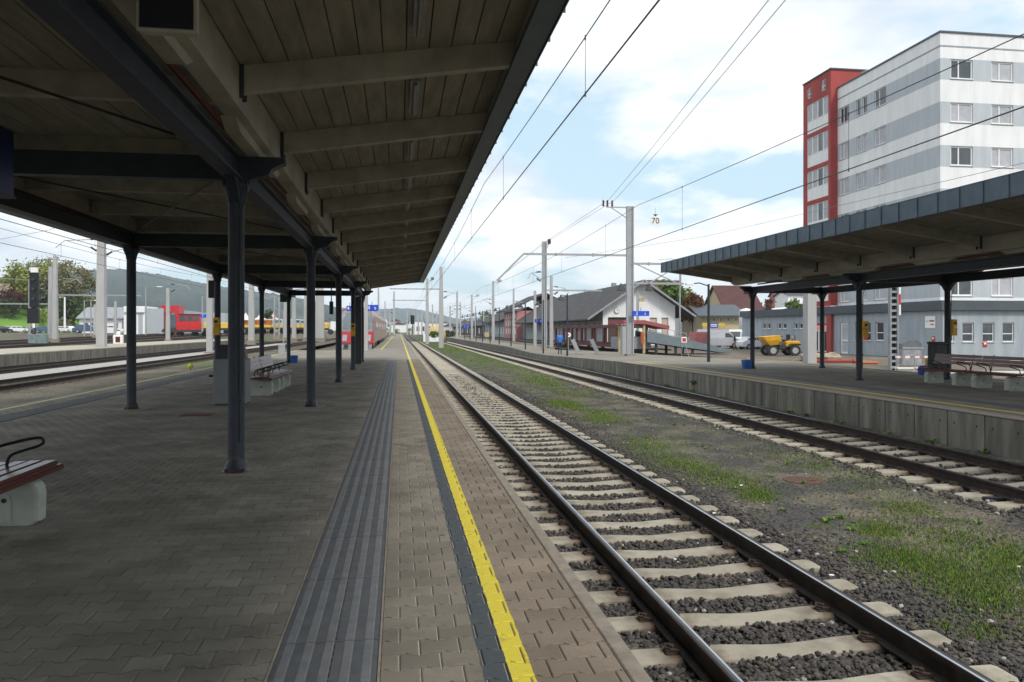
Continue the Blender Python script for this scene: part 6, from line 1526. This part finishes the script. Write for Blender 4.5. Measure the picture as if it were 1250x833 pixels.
b = MB(); b.cyl((-1.2, .45, 1.28), (-1.2, .45, 1.75), .04, n=8); b.build('exhaust', M['dark'], t, local=True)
b = MB(); b.lathe([(.07, 1.5), (.07, 1.6), (.03, 1.66)], 10, -.92, .62); b.build('beacon', M['orange'] if 'orange' in M else M['yellow'], t, local=True)
for k in range(5): b = MB(); b.box(-1.45 + k * .2, -1.37 + k * .2, -.692, -.68, .95, 1.15); b.build('grille_slot', M['dark'], t, local=True)
# red shunting locomotive and yellow wagons, left yard
q = P(229, 411, 132)
t = thing('shunting_locomotive', 'red shunting locomotive with dark cab windows in the left yard', 'locomotive', q, rz=.1)
k = 126 / F
b = MB(); b.box(-3.9, 4.1, -1.4, 1.4, .75, 1.15); b.build('frame', M['dark'], t, local=True)
b = MB(); b.cbox(-1.6, 2.6, -1.35, 1.35, 1.15, 2.45, .06); b.cbox(2.6, 3.7, -1.1, 1.1, 1.15, 2.1, .06); b.build('body', M['red'], t, local=True)
b = MB(); b.cbox(-1.3, 2.2, -1.3, 1.3, 2.45, 3.75, .08); cab = b.build('cab', M['red'], t, local=True)
b = MB(); b.cbox(-1.4, 2.3, -1.4, 1.4, 3.75, 3.9, .05); b.build('cab_roof', M['dark'], cab, local=True)
for x0_, x1_ in ((-1.1, .1), (.25, 1.1), (1.25, 2.0)): b = MB(); b.box(x0_, x1_, -1.34, -1.31, 2.65, 3.55); b.build('window', M['glass'], cab, local=True)
b = MB(); b.box(-3.8, -1.7, -1.0, 1.0, 1.15, 1.35); b.build('platform_deck', M['dark'], t, local=True)
for x in (-2.9, -1.2, 1.2, 2.9):
    for y in (-.8, .8): b = MB(); b.cyl((x, y - .08, .48), (x, y + .08, .48), .48, n=14); b.build('wheel', M['dark'], t, local=True)
def wagon(label, p0, L_, cols_, rz_=0, H=2.2, wins=True):
    t = thing('railway_wagon', label, 'wagon', p0, 'wagons in the left yard', rz_)
    b = MB(); b.box(0, L_, -1.3, 1.3, .7, 1.05); b.build('frame', M['dark'], t, local=True)
    b = MB(); b.box(0, L_, -1.35, 1.35, 1.05, 1.45); b.build('lower_band', cols_[0], t, local=True)
    b = MB(); b.cbox(.1, L_ - .1, -1.33, 1.33, 1.45, 1.45 + H, .1); b.build('body', cols_[1], t, local=True)
    n_ = int(L_ / 1.4)
    for i in range(n_ if wins else 0): b = MB(); b.box(.6 + i * 1.4, 1.5 + i * 1.4, -1.36, -1.335, 1.45 + H * .4, 1.45 + H * .8); b.build('window', M['glass'], t, local=True)
    for x in (1.5, 2.8, L_ - 2.8, L_ - 1.5):
        b = MB(); b.cyl((x, -.85, .45), (x, -.7, .45), .45, n=12); b.build('wheel', M['dark'], t, local=True)
q = P(247, 408.5, 130); t = thing('flat_wagon', 'low yellow flat wagon coupled to the red locomotive', 'wagon', q, rz=.1)
b = MB(); b.box(0, 4.8, -1.3, 1.3, .7, 1.1); b.build('deck', M['dark'], t, local=True)
b = MB(); b.cbox(.3, 4.3, -1.2, 1.2, 1.1, 2.0, .1); b.build('load', M['signyel'], t, local=True)
for x in (.9, 3.9): b = MB(); b.cyl((x, -.85, .45), (x, -.7, .45), .45, n=12); b.build('wheel', M['dark'], t, local=True)
M['orange'] = mat('orange_paint', (.40, .11, .03), .5); M['silver'] = mat('silver_side', (.40, .42, .44), .5)
wagon('yellow and orange maintenance wagon behind the nearest posts', P(292, 408, 120), 5.0, (M['signyel'], M['orange']), 0, .8)
wagon('red ended silver wagon with yellow band, left of the pair', P(311, 408, 122), 7.2, (M['signyel'], M['silver']), 0, .95)
wagon('silver wagon with yellow band, right of the pair', P(343, 408, 124), 5.0, (M['signyel'], M['silver']), 0, .9)
wagon('short yellow tamping wagon close to the train', P(392, 409, 118), 1.1, (M['signyel'], M['signyel']), 0, .4, False)
b = MB(); q = P(304, 408, 121); b.box(q.x - .9, q.x + .9, q.y - 1.45, q.y - 1.4, q.z + 1.2, q.z + 3.0)
# pale market tents
for i, u in enumerate((300, 318, 334)):
    q = P(u, 400, 165); t = thing('tent', 'pale pointed tent behind the wagons, %s from left' % ['first', 'second', 'third'][i], 'tent', q, 'pointed tents behind the wagons')
    b = MB(); b.loft([[(-2, -2, 0), (2, -2, 0), (2, 2, 0), (-2, 2, 0)], [(-2, -2, 1.2), (2, -2, 1.2), (2, 2, 1.2), (-2, 2, 1.2)], [(-.5, -.5, 2.2), (.5, -.5, 2.2), (.5, .5, 2.2), (-.5, .5, 2.2)], [(-.03, -.03, 3.2), (.03, -.03, 3.2), (.03, .03, 3.2), (-.03, .03, 3.2)]]); b.build('canvas', mat('tent_pink', (.62, .40, .38), .8) if i == 2 else M['white'], t, local=True)
# ---- multiple unit train in the bay
tr = thing('passenger_train', 'red fronted passenger train standing in the bay platform', 'train', (-3.6, 66, TZ))
M['trred'] = mat('train_red', (.42, .025, .035), .35, .08, coat=.4); M['trside'] = mat('train_side', (.30, .23, .19), .4, .08); M['trgrey'] = mat('train_grey', (.20, .21, .22), .4)
hw = 1.42
sec = lambda y, k, z0, z1: [(-hw * k, y, z0), (hw * k, y, z0), (hw * k, y, z1 - .7), (hw * k * .86, y, z1 - .2), (hw * k * .45, y, z1), (-hw * k * .45, y, z1), (-hw * k * .86, y, z1 - .2), (-hw * k, y, z1 - .7)]
b = MB(); b.loft([sec(.9, 1, .75, 4.05), sec(3.0, 1, .75, 4.15)]); b.build('cab', M['trred'], tr, local=True)
b = MB(); b.loft([sec(0.28, .93, .9, 1.95), sec(.9, 1.0, .9, 2.05)]) if False else b.add([(-hw * .93, .05, 1.0), (hw * .93, .05, 1.0), (hw * .95, .2, 2.0), (-hw * .95, .2, 2.0), (-hw, .9, 1.0), (hw, .9, 1.0), (hw, .9, 2.0), (-hw, .9, 2.0)], [(0, 1, 2, 3), (1, 5, 6, 2), (4, 0, 3, 7), (3, 2, 6, 7), (0, 4, 5, 1)])
nose = b.build('front_panel', M['trred'], tr, local=True)
for sx in (-1, 1): b = MB(); b.add([(sx * 1.0 - .2, .07, 1.2), (sx * 1.0 + .2, .07, 1.2), (sx * 1.0 + .22, .15, 1.72), (sx * 1.0 - .14, .15, 1.72), (sx - .2, .3, 1.2), (sx + .2, .3, 1.2), (sx + .22, .3, 1.72), (sx - .14, .3, 1.72)], [(0, 1, 2, 3), (0, 4, 5, 1), (1, 5, 6, 2), (2, 6, 7, 3), (3, 7, 4, 0)]); b.build('headlight', M['galv'], nose, local=True)
b = MB(); b.add([(-hw * .95, .2, 2.0), (hw * .95, .2, 2.0), (hw * .97, .45, 3.0), (hw * .78, .75, 3.75), (hw * .4, .9, 4.05), (-hw * .4, .9, 4.05), (-hw * .78, .75, 3.75), (-hw * .97, .45, 3.0)], [tuple(range(8))])
b.add([(hw * .95, .2, 2.0), (hw, .9, 2.0), (hw, .9, 3.35), (hw * .97, .45, 3.0)], [(0, 1, 2, 3)]); b.add([(-hw * .95, .2, 2.0), (-hw, .9, 2.0), (-hw, .9, 3.35), (-hw * .97, .45, 3.0)], [(0, 1, 2, 3)])
b.add([(hw * .97, .45, 3.0), (hw, .9, 3.35), (hw * .86, .9, 3.85), (hw * .78, .75, 3.75)], [(0, 1, 2, 3)]); b.add([(-hw * .97, .45, 3.0), (-hw, .9, 3.35), (-hw * .86, .9, 3.85), (-hw * .78, .75, 3.75)], [(0, 1, 2, 3)])
b.build('front_surround', M['trgrey'], tr, local=True)
b = MB(); b.add([(-hw * .8, .235, 2.2), (hw * .8, .235, 2.2), (hw * .8, .42, 2.98), (hw * .6, .66, 3.6), (-hw * .6, .66, 3.6), (-hw * .8, .42, 2.98)], [tuple(range(6))]); b.build('windscreen', mat('windscreen', (.13, .16, .18), .12, .1, 2, spec=.8), tr, local=True)
b = MB(); b.box(-hw * .9, hw * .9, .15, .7, .25, .99); b.build('skirt', M['galv'], tr, local=True)
for sx in (-.85, .85): b = MB(); b.cyl((sx, -.35, .75), (sx, .2, .75), .18, n=12); b.build('buffer', M['dark'], tr, local=True)
b = MB(); b.box(-.2, .2, -.3, .2, .4, .7); b.build('coupling', M['black'], tr, local=True)
b = MB(); b.loft([sec(3.0, .995, 1.0, 4.1), sec(24, .995, 1.0, 4.1)]); b.build('coach_side', M['trside'], tr, local=True)
b = MB(); b.loft([sec(24.6, .995, 1.0, 4.1), sec(70, .995, 1.0, 4.1)]); b.build('coach_side', M['trside'], tr, local=True)
for y in range(0, 60, 3):
    b = MB(); b.box(hw * .995 + .002, hw * .995 + .02, 5 + y, 7 + y, 2.1, 2.95); b.build('window', M['trred'] if y % 12 == 0 else M['glass'], tr, local=True)
for y in (2, 4.5, 20, 22.5, 27, 29.5, 64, 67):
    for sx in (-.75, .75): b = MB(); b.cyl((sx - .07, y, .46), (sx + .07, y, .46), .46, n=14); b.build('wheel', M['dark'], tr, local=True)
b = MB(); b.box(-1.2, 1.2, 5.5, 19, .35, .95); b.box(-1.2, 1.2, 31, 62, .35, .95); b.build('underframe', M['dark'], tr, local=True)
# ---- car carrier wagon and loading ramp
CX = 21.6; c0, c1 = YX(773, CX), YX(682, CX)
cc = thing('car_carrier_wagon', 'dark red two deck car carrier wagon in front of the shed', 'wagon', (CX, c0, FZ))
M['carred'] = mat('carrier_red', (.115, .03, .03), .6, .15)
zl, zu = ZV(418, (CX, (c0 + c1) / 2)) , ZV(400, (CX, (c0 + c1) / 2))
b = MB(); b.box(CX - 1.4, CX + 1.4, c0, c1, zl - .25, zl + .1); b.build('lower_deck', M['carred'], cc)
b = MB(); b.box(CX - 1.45, CX - 1.3, c0, c1, zu - .1, zu + .22); b.box(CX + 1.3, CX + 1.45, c0, c1, zu - .1, zu + .22); b.box(CX - 1.3, CX + 1.3, c0, c1, zu - .05, zu + .02); b.build('upper_deck', M['carred'], cc)
L_ = c1 - c0
for k in range(8):
    y = c0 + .2 + k * (L_ - .6) / 7
    for sx in (-1.4, 1.4): b = MB(); b.box(CX + sx - .1, CX + sx + .1, y, y + .45, zl + .1, zu - .1); b.build('stanchion', M['carred'], cc)
for k in range(6):
    y = c0 + 2 + k * (L_ - 4) / 5
    b = MB(); b.cyl((CX - .85, y, FZ + .55), (CX - .7, y, FZ + .55), .4, n=14); b.cyl((CX + .7, y, FZ + .55), (CX + .85, y, FZ + .55), .4, n=14); b.cyl((CX - .7, y, FZ + .55), (CX + .7, y, FZ + .55), .08, n=6); b.build('wheelset', M['dark'], cc)
# tilted upper deck section over a grey wagon
e0, e1 = P(752, 393.5, 68), P(808, 400, 70)
t = thing('loading_deck', 'pink red raised loading deck sloping down to the ramp', 'loading deck', P(768, 424, 69))
b = MB(); mid_ = P(778, 393.5, 69); b.bar(e0, mid_, 2.4, .35); b.bar(mid_, e1, 2.4, .32); b.build('deck', mat('pink_red', (.30, .085, .095), .6, .1), t)
for u in (756, 786): q = P(u, 396, 68.2); b = MB(); b.box(q.x - .1, q.x + .1, q.y - .1, q.y + .1, FZ, q.z); b.build('leg', mat('tan_board', (.45, .33, .18), .6), t)
q0, q1 = P(755, 419, 68.5), P(790, 419, 70); b = MB(); b.box(q0.x, q1.x, q0.y, q0.y + 2.5, FZ + .5, FZ + 1.6); b.build('base_wagon', M['grey'], t)
b = MB(); b.box(q0.x + .3, q1.x - .2, q0.y + .3, q0.y + 2.2, FZ, FZ + .5); b.build('running_gear', M['black'], t)
q = P(784, 410, 67.5); b = MB(); b.cbox(q.x - .14, q.x + .14, q.y - .14, q.y + .14, FZ + 1.0, q.z + .3, .03); b.build('hoist', M['orange'], t)
ra, rb = P(790, 407, 68), P(893, 431, 70)
rb.z = FZ + .05
t = thing('loading_ramp', 'long grey steel loading ramp descending to the right', 'ramp', (ra.x, ra.y, FZ))
dirv = Vector((rb.x - ra.x, rb.y - ra.y, 0)).normalized(); nv = Vector((-dirv.y, dirv.x, 0))
M['ramp'] = mat('ramp_grey', (.15, .19, .21), .6, .1, 2)
def girder(off, h):
    b = MB(); th = .12
    A0, B0 = Vector(ra) + nv * off, Vector(rb) + nv * off
    vs = []
    for w in (0, th): vs += [A0 + nv * w + Vector((0, 0, .25)), B0 + nv * w + Vector((0, 0, .35)), B0 + nv * w - Vector((0, 0, .02)), A0 + nv * w - Vector((0, 0, h))]
    b.add(vs, [(0, 1, 2, 3), (7, 6, 5, 4), (0, 4, 5, 1), (1, 5, 6, 2), (2, 6, 7, 3), (3, 7, 4, 0)]); b.build('side_girder', M['ramp'], t)
girder(0, .8); girder(2.6, .8)
b = MB(); b.add([Vector(ra) + nv * .12, Vector(rb) + nv * .12, Vector(rb) + nv * 2.6, Vector(ra) + nv * 2.6], [(0, 1, 2, 3)]); b.build('deck', M['ramp'], t)
for f in (.12, .35, .55):
    for off in (.3, 2.3): q = Vector(ra).lerp(Vector(rb), f) + nv * off; b = MB(); b.box(q.x - .1, q.x + .1, q.y - .1, q.y + .1, FZ, q.z - .1); b.build('leg', M['dark'], t)
for k in range(9):
    q = Vector(ra).lerp(Vector(rb), .02 + k * .075) + nv * 2.66; b = MB(); b.cyl(q, q + Vector((0, 0, 1.1)), .03, n=5); b.build('railing_post', M['galv'], t)
b = MB(); q0 = Vector(ra) + nv * 2.66 + Vector((0, 0, 1.1)); q1 = Vector(ra).lerp(Vector(rb), .62) + nv * 2.66 + Vector((0, 0, 1.1)); b.tube([q0, q1], .03, 5); b.tube([q0 - Vector((0, 0, .5)), q1 - Vector((0, 0, .5))], .025, 5); b.build('railing', M['galv'], t)
# stop board, buffer stop struts, small things beyond the platform
q = P(835, 415, 55); t = thing('stop_board', 'white bordered red square stop board near the ramp', 'sign', (q.x, q.y, FZ))
b = MB(); b.box(-.19, .19, -.03, .03, q.z - FZ - .15, q.z - FZ + .15); b.box(-.03, .03, .03, .07, 0, q.z - FZ); 
b = MB(); b.cbox(-.2, .2, -.03, .03, q.z - FZ - .2, q.z - FZ + .2, .02); b.build('border', M['white'], t, local=True)
b = MB(); b.box(-.13, .13, -.04, -.031, q.z - FZ - .13, q.z - FZ + .13); b.build('panel', M['red'], t, local=True)
b = MB(); b.bar((.1, .05, q.z - FZ - .2), (.45, .05, 0), .04, .04); b.bar((-.1, .05, q.z - FZ - .2), (-.1, .3, 0), .04, .04); b.build('stand', M['galv'], t, local=True)
for i, u in enumerate((702, 725)):
    q = P(u, 431.5, 58); t = thing('buffer_stop_strut', 'slanted grey steel strut, %s of the two behind the man' % ['left', 'right'][i], 'strut', q, 'slanted buffer stop struts')
    b = MB(); b.bar((-.2, 0, 1.05), (.3, 0, 0), .12, .3); b.build('strut', M['galv'], t, local=True)
    b = MB(); b.cbox(.05, .55, -.15, .15, -.05, .04, .01); b.build('foot_plate', M['galv'], t, local=True)
q = P(694, 409, 56); t = thing('round_sign', 'small round white sign with red centre beside the man', 'sign', (q.x, q.y, rz(q.y)))
b = MB(); b.cyl((0, 0, 0), (0, 0, q.z - rz(q.y)), .025, n=6); b.build('pole', M['galv'], t, local=True)
b = MB(); b.cyl((0, -.03, q.z - rz(q.y)), (0, -.045, q.z - rz(q.y)), .17, n=16); b.build('disc', M['white'], t, local=True)
b = MB(); b.cyl((0, -.046, q.z - rz(q.y)), (0, -.05, q.z - rz(q.y)), .06, n=12); b.build('centre', M['red'], t, local=True)
b = MB(); q = P(594, 412, 120); q.z = -.1; b.cbox(q.x - .35, q.x + .35, q.y - .3, q.y + .3, q.z + .6, q.z + 1.3, .03); b.box(q.x - .06, q.x + .06, q.y - .06, q.y + .06, q.z, q.z + .6); tag(b.build('relay_box', mat('tan_board', (.45, .33, .18), .6), loc=q), 'small tan box on a post between far lamp posts', 'box')
q = P(853, 419, 88); q.z = FZ; b = MB()
t = thing('container', 'faded red upright container beside the ramp', 'container', q)
b = MB(); b.cbox(-.85, .85, -.8, .8, .3, 2.0, .03); b.build('shell', mat('faded_red', (.46, .17, .18), .6, .12), t, local=True)
for k in range(5): b = MB(); b.box(-.75 + k * .33, -.63 + k * .33, -.86, -.81, .4, 1.9); b.build('rib', mat('faded_red', (.46, .17, .18), .6), t, local=True)
b = MB(); b.box(-.8, .8, -.75, .75, 0, .3); b.build('skid', M['dark'], t, local=True)
# right platform back: silver waste bin, barrier, pipes, rubble, dark litter bin
q = P(1107, 434, 46); q.z = FZ
t = thing('rubbish_container', 'grey rubbish container with domed lid before the annex', 'container', q)
b = MB(); b.cbox(-.65, .65, -.5, .5, .15, 1.15, .06); b.build('body', M['grey'], t, local=True)
b = MB(); b.prism([(-.68, 1.15), (.68, 1.15), (.6, 1.4), (.35, 1.58), (-.35, 1.58), (-.6, 1.4)], 'y', -.52, .52); b.build('lid', mat('lid_grey', (.12, .13, .14), .5), t, local=True)
b = MB(); b.box(-.68, .68, -.55, -.51, 1.1, 1.18); b.build('rim', M['galv'], t, local=True)
def barrier(label, ua, ub, d, vt, z):
    a, e = P(ua, vt, d), P(ub, vt, d); t = thing('site_barrier', label, 'barrier', (a.x, a.y, z), 'red and white site barriers')
    zt = a.z
    for zz in (zt, z + (zt - z) * .45):
        n_ = 8
        for k in range(n_):
            p0 = Vector((a.x, a.y, zz)).lerp(Vector((e.x, e.y, zz)), k / n_); p1 = Vector((a.x, a.y, zz)).lerp(Vector((e.x, e.y, zz)), (k + 1) / n_)
            b = MB(); b.bar(p0, p1, .03, .1); b.build('rail', M['white'] if k % 2 == 0 or zz != zt else mat('faded_red', (.46, .17, .18), .6, .12), t)
    for f in (0.02, .5, .98):
        q = Vector((a.x, a.y, 0)).lerp(Vector((e.x, e.y, 0)), f); b = MB(); b.tube([(q.x - .35, q.y - .3, z), (q.x, q.y, z + .45), (q.x, q.y, zt + .05)], .025, 5); b.tube([(q.x + .35, q.y - .3, z), (q.x, q.y, z + .45)], .025, 5); b.build('stand', M['galv'], t)
barrier('white barred site barrier behind the platform, left of benches', 1093, 1140, 36, 436, FZ)
barrier('white barred site barrier behind the bench backs', 1150, 1260, 33, 441, FZ)
q0, q1 = P(993, 437.5, 50), P(1046, 439, 50); t = thing('red_pipe', 'long red pipe lying on the construction ground', 'pipe', (q0.x, q0.y, FZ))
b = MB(); b.cyl((q0.x, q0.y, FZ + .18), (q1.x, q1.y, FZ + .18), .11, n=10); b.build('tube', M['bred'], t); b = MB(); b.cyl((q1.x - .3, q1.y, FZ + .18), (q1.x + .05, q1.y, FZ + .18), .14, n=10); b.build('socket', M['bred'], t)
q0, q1 = P(1046, 440.5, 48), P(1071, 441.5, 48); t = thing('orange_pipe', 'pale orange pipe lying right of the red pipe', 'pipe', (q0.x, q0.y, FZ))
b = MB(); b.cyl((q0.x, q0.y, FZ + .15), (q1.x, q1.y, FZ + .15), .1, n=10); b.build('tube', M['orange'], t); b = MB(); b.cyl((q0.x, q0.y, FZ + .15), (q0.x + .2, q0.y, FZ + .15), .13, n=10); b.build('socket', M['orange'], t)
for i, (u, v, w) in enumerate([(993, 434, 1.3), (1012, 431, 1.0), (985, 437, .7), (1016, 433, .6)]):
    q = P(u, v, 54); q.z = FZ; T, fcs = stone_templates(1)
    me = bpy.data.meshes.new('concrete_lump'); me.from_pydata((T[0] * np.array([w, .7, .55]) + np.array([0, 0, .3])).tolist(), [], fcs.tolist()); me.materials.append(mat('rubble', (.33, .27, .20), .9, .2, 5, .5, 20))
    o = bpy.data.objects.new('concrete_lump', me); col.objects.link(o); o.location = q; tag(o, ['large broken lump left of the red framed entrance', 'upright broken lump before the red pilaster', 'small rubble lump at the foot of the pale mast', 'small rubble lump beside the upright broken lump'][i], 'rubble', 'broken lumps before the entrance')
q = G(1148, 466); q = Vector((16.9, q.y + .5, 0)); d_ = 0
q = P(1144, 462, 24.6); q.z = 0
t = thing('litter_bin', 'dark square litter bin at the rear canopy post', 'bin', q)
b = MB(); b.cbox(-.2, .2, -.2, .2, .05, 1.15, .02); b.build('body', M['dark'], t, local=True)
b = MB(); b.cbox(-.22, .22, -.22, .22, 1.15, 1.22, .02); b.build('lid', M['black'], t, local=True)
q = P(1131, 449, 27); q.z = 0
t = thing('luggage', 'small pile of bright bags beside the bench end', 'luggage', q)
for (x, z, m_, w_) in ((0, .02, 'orange', .16), (.15, .3, 'signyel', .13), (-.15, .02, 'blue', .12)):
    b = MB(); b.cbox(x - w_, x + w_, -.15, .15, z, z + .32, .06); b.build('bag', M[m_], t, local=True)
# left yard small things
q = P(232.5, 441, 31); q.z = YS
t = thing('track_lamp', 'small yellow marker on a tripod beside the left track', 'marker', q)
b = MB()
for a in (0, 2.1, 4.2): b.tube([(.18 * math.cos(a), .18 * math.sin(a), 0), (0, 0, .38)], .015, 5)
b.build('tripod', M['signyel'], t, local=True)
b = MB(); b.lathe([(.02, .36), (.11, .4), (.12, .48), (.07, .56), (.02, .58)], 12); b.build('head', mat('lime_yellow', (.65, .62, .08), .5), t, local=True)
q = P(144.5, 421, 62); t = thing('ground_signal', 'small pink and white ground signal beyond the far platform', 'signal', q)
b = MB(); b.cbox(-.35, .35, -.2, .2, .1, .8, .05); b.build('case', M['white'], t, local=True); b = MB(); b.box(-.15, .2, -.22, -.201, .2, .65); b.build('face', M['maroon'], t, local=True); b = MB(); b.lathe([(.12, .8), (.18, .9), (.12, 1.1)], 10); b.build('cap', M['white'], t, local=True)
q = P(47, 419, 74); t = thing('relay_cabinet', 'grey green relay cabinet at the foot of the tall signal', 'cabinet', q)
b = MB(); b.cbox(-.8, .8, -.3, .3, 0, .85, .03); b.build('case', mat('cabinet_green', (.16, .22, .22), .6), t, local=True); b = MB(); b.box(-.01, .01, -.31, -.301, .05, .8); b.box(-.5, -.4, -.31, -.301, .4, .45); b.build('door_line', M['dark'], t, local=True)
q = P(344, 424, 50); q.z = YS; t = thing('trackside_cabinet', 'pale trackside cabinet left of the blue box post', 'cabinet', q)
b = MB(); b.cbox(-.2, .2, -.2, .2, 0, 1.0, .03); b.build('case', M['galv'], t, local=True); b = MB(); b.cyl((.1, 0, 1.0), (.1, 0, 3.2), .03, n=6); b.build('pipe', M['galv'], t, local=True)
q = P(265, 437, 47); q.z = YS
# orange parasol like dome among far masts
q = P(532.5, 411, 150); q.z = -.7; t = thing('salt_dome', 'yellow domed cover beside the thick concrete mast', 'dome', q)
b = MB(); b.lathe([(1.9, 0), (1.9, 1.6), (1.75, 2.3), (1.2, 2.9), (.5, 3.15), (.05, 3.2)], 16); b.build('dome', mat('dome_yellow', (.50, .36, .16), .6), t, local=True, smooth=True)
b = MB(); b.box(-2.6, 1.2, -2.2, -1.95, 0, 1.5); b.build('front_wall', M['bwhite'], t, local=True)
# ---------------------------------------------------------------- people
def person(label, foot, H, facing, mats_, arms='down', stride=.1):
    """one continuous skinned body; material by body zone"""
    k = H / 1.75
    J = {'pel': (0, 0, .95), 'chest': (0, .02, 1.32), 'neck': (0, .01, 1.49), 'headb': (0, -.02, 1.57), 'head': (0, -.03, 1.66), 'headt': (0, -.02, 1.73),
         'hipL': (.09, 0, .9), 'kneeL': (.10, -.02 - stride * .3, .5), 'ankL': (.10, .02 - stride, .08), 'toeL': (.12, -.14 - stride, .03),
         'hipR': (-.09, 0, .9), 'kneeR': (-.10, -.02, .5), 'ankR': (-.10, .03 + stride, .08), 'toeR': (-.12, -.13 + stride, .03),
         'shL': (.18, .02, 1.42), 'elL': (.24, .03, 1.14), 'wrL': (.22, -.10, .93), 'haL': (.21, -.13, .84), 'shR': (-.18, .02, 1.42), 'elR': (-.24, .03, 1.14), 'wrR': (-.22, -.10, .93), 'haR': (-.21, -.13, .84)}
    if arms == 'front':
        for q_, sx in (('L', 1), ('R', -1)): J['wr' + q_] = (.12 * sx, -.22, 1.12); J['ha' + q_] = (.05 * sx, -.27, 1.16)
    R_ = {'pel': .135, 'chest': .15, 'neck': .055, 'headb': .075, 'head': .098, 'headt': .06, 'hip': .09, 'knee': .06, 'ank': .045, 'toe': .04, 'sh': .07, 'el': .05, 'wr': .035, 'ha': .04}
    E = [('pel', 'chest'), ('chest', 'neck'), ('neck', 'headb'), ('headb', 'head'), ('head', 'headt')]
    for q_ in 'LR': E += [('pel', 'hip' + q_), ('hip' + q_, 'knee' + q_), ('knee' + q_, 'ank' + q_), ('ank' + q_, 'toe' + q_), ('chest', 'sh' + q_), ('sh' + q_, 'el' + q_), ('el' + q_, 'wr' + q_), ('wr' + q_, 'ha' + q_)]
    # five short fingers per hand
    fi = []
    for q_, sx in (('L', 1), ('R', -1)):
        for n_, (dx, dy, dz_) in enumerate(((.03, -.03, .02), (.02, -.02, -.08), (.007, -.015, -.09), (-.007, -.01, -.085), (-.02, 0, -.07))):
            nm = 'f%s%d' % (q_, n_); b_ = J['ha' + q_]; J[nm] = (b_[0] + dx * -sx, b_[1] + dy, b_[2] + dz_); E.append(('ha' + q_, nm)); R_[nm] = .011
    names = list(J); idx = {n_: i for i, n_ in enumerate(names)}
    me = bpy.data.meshes.new('person_skeleton'); me.from_pydata([tuple(x * k for x in J[n_]) for n_ in names], [(idx[a], idx[b_]) for a, b_ in E], []); o = bpy.data.objects.new('person_tmp', me); col.objects.link(o)
    sk = o.modifiers.new('skin', 'SKIN'); sk.use_smooth_shade = True; sb = o.modifiers.new('sub', 'SUBSURF'); sb.levels = 1; sb.render_levels = 1
    for n_ in names:
        r_ = R_.get(n_, R_.get(n_[:-1], .05)) * k
        sv = me.skin_vertices[0].data[idx[n_]]; sv.radius = (r_ * (1.25 if n_ in ('chest', 'pel') else 1), r_); sv.use_root = n_ == 'pel'
    dg = bpy.context.evaluated_depsgraph_get(); m2 = bpy.data.meshes.new_from_object(o.evaluated_get(dg)); bpy.data.objects.remove(o)
    m2.name = 'person'; m2.materials.clear()
    for m_ in mats_: m2.materials.append(m_)                # hair, skin, top, trousers, shoes
    for pl in m2.polygons:
        x, y, z = (q_ / k for q_ in pl.center)
        if z > 1.50: i = 0 if (z > 1.69 or y > .015) else 1
        elif abs(x) > .14 and z < (1.0 if arms == 'down' else 0): i = 1
        elif arms == 'front' and y < -.2 and z > 1: i = 1
        elif z > .93: i = 2
        elif z > .09: i = 3
        else: i = 4
        pl.material_index = i
    o = bpy.data.objects.new('person', m2); col.objects.link(o); o.location = foot; o.rotation_euler = (0, 0, facing)
    tag(o, label, 'person'); return o
SK = mat('skin', (.45, .28, .20), .6); HR = mat('hair', (.05, .035, .025), .7); DN = mat('denim', (.025, .04, .075), .8); SH = mat('shoe', (.03, .028, .025), .7)
q = P(683.5, 431, 59.5); q.z = rz(q.y)
person('person in bright blue jacket and dark jeans seen from behind on the platform', q, 1.75, math.pi - .3, [HR, SK, mat('jacket_blue', (.05, .20, .60), .7), DN, SH], 'front', .06)
q = P(897, 428, 85); q.z = FZ
person('person in dark clothes walking near the white vans', q, 1.78, 1.2, [HR, SK, mat('dark_coat', (.02, .023, .03), .8), DN, SH], 'down', .16)

# ---------------------------------------------------------------- the air
b = MB(); b.box(-5500, 5500, -420, 6600, -4.5, 330)
hz = bpy.data.materials.new('haze'); hz.use_nodes = True; nt = hz.node_tree; nt.nodes.clear()
o_ = nt.nodes.new('ShaderNodeOutputMaterial'); pv = nt.nodes.new('ShaderNodeVolumePrincipled'); nt.links.new(pv.outputs[0], o_.inputs['Volume'])
pv.inputs['Color'].default_value = (.78, .89, 1.0, 1); pv.inputs['Density'].default_value = 1.6e-4; pv.inputs['Anisotropy'].default_value = 0.2
o = b.build('haze', hz); tag(o, 'thin pale haze over the whole valley', 'haze', kind='stuff')
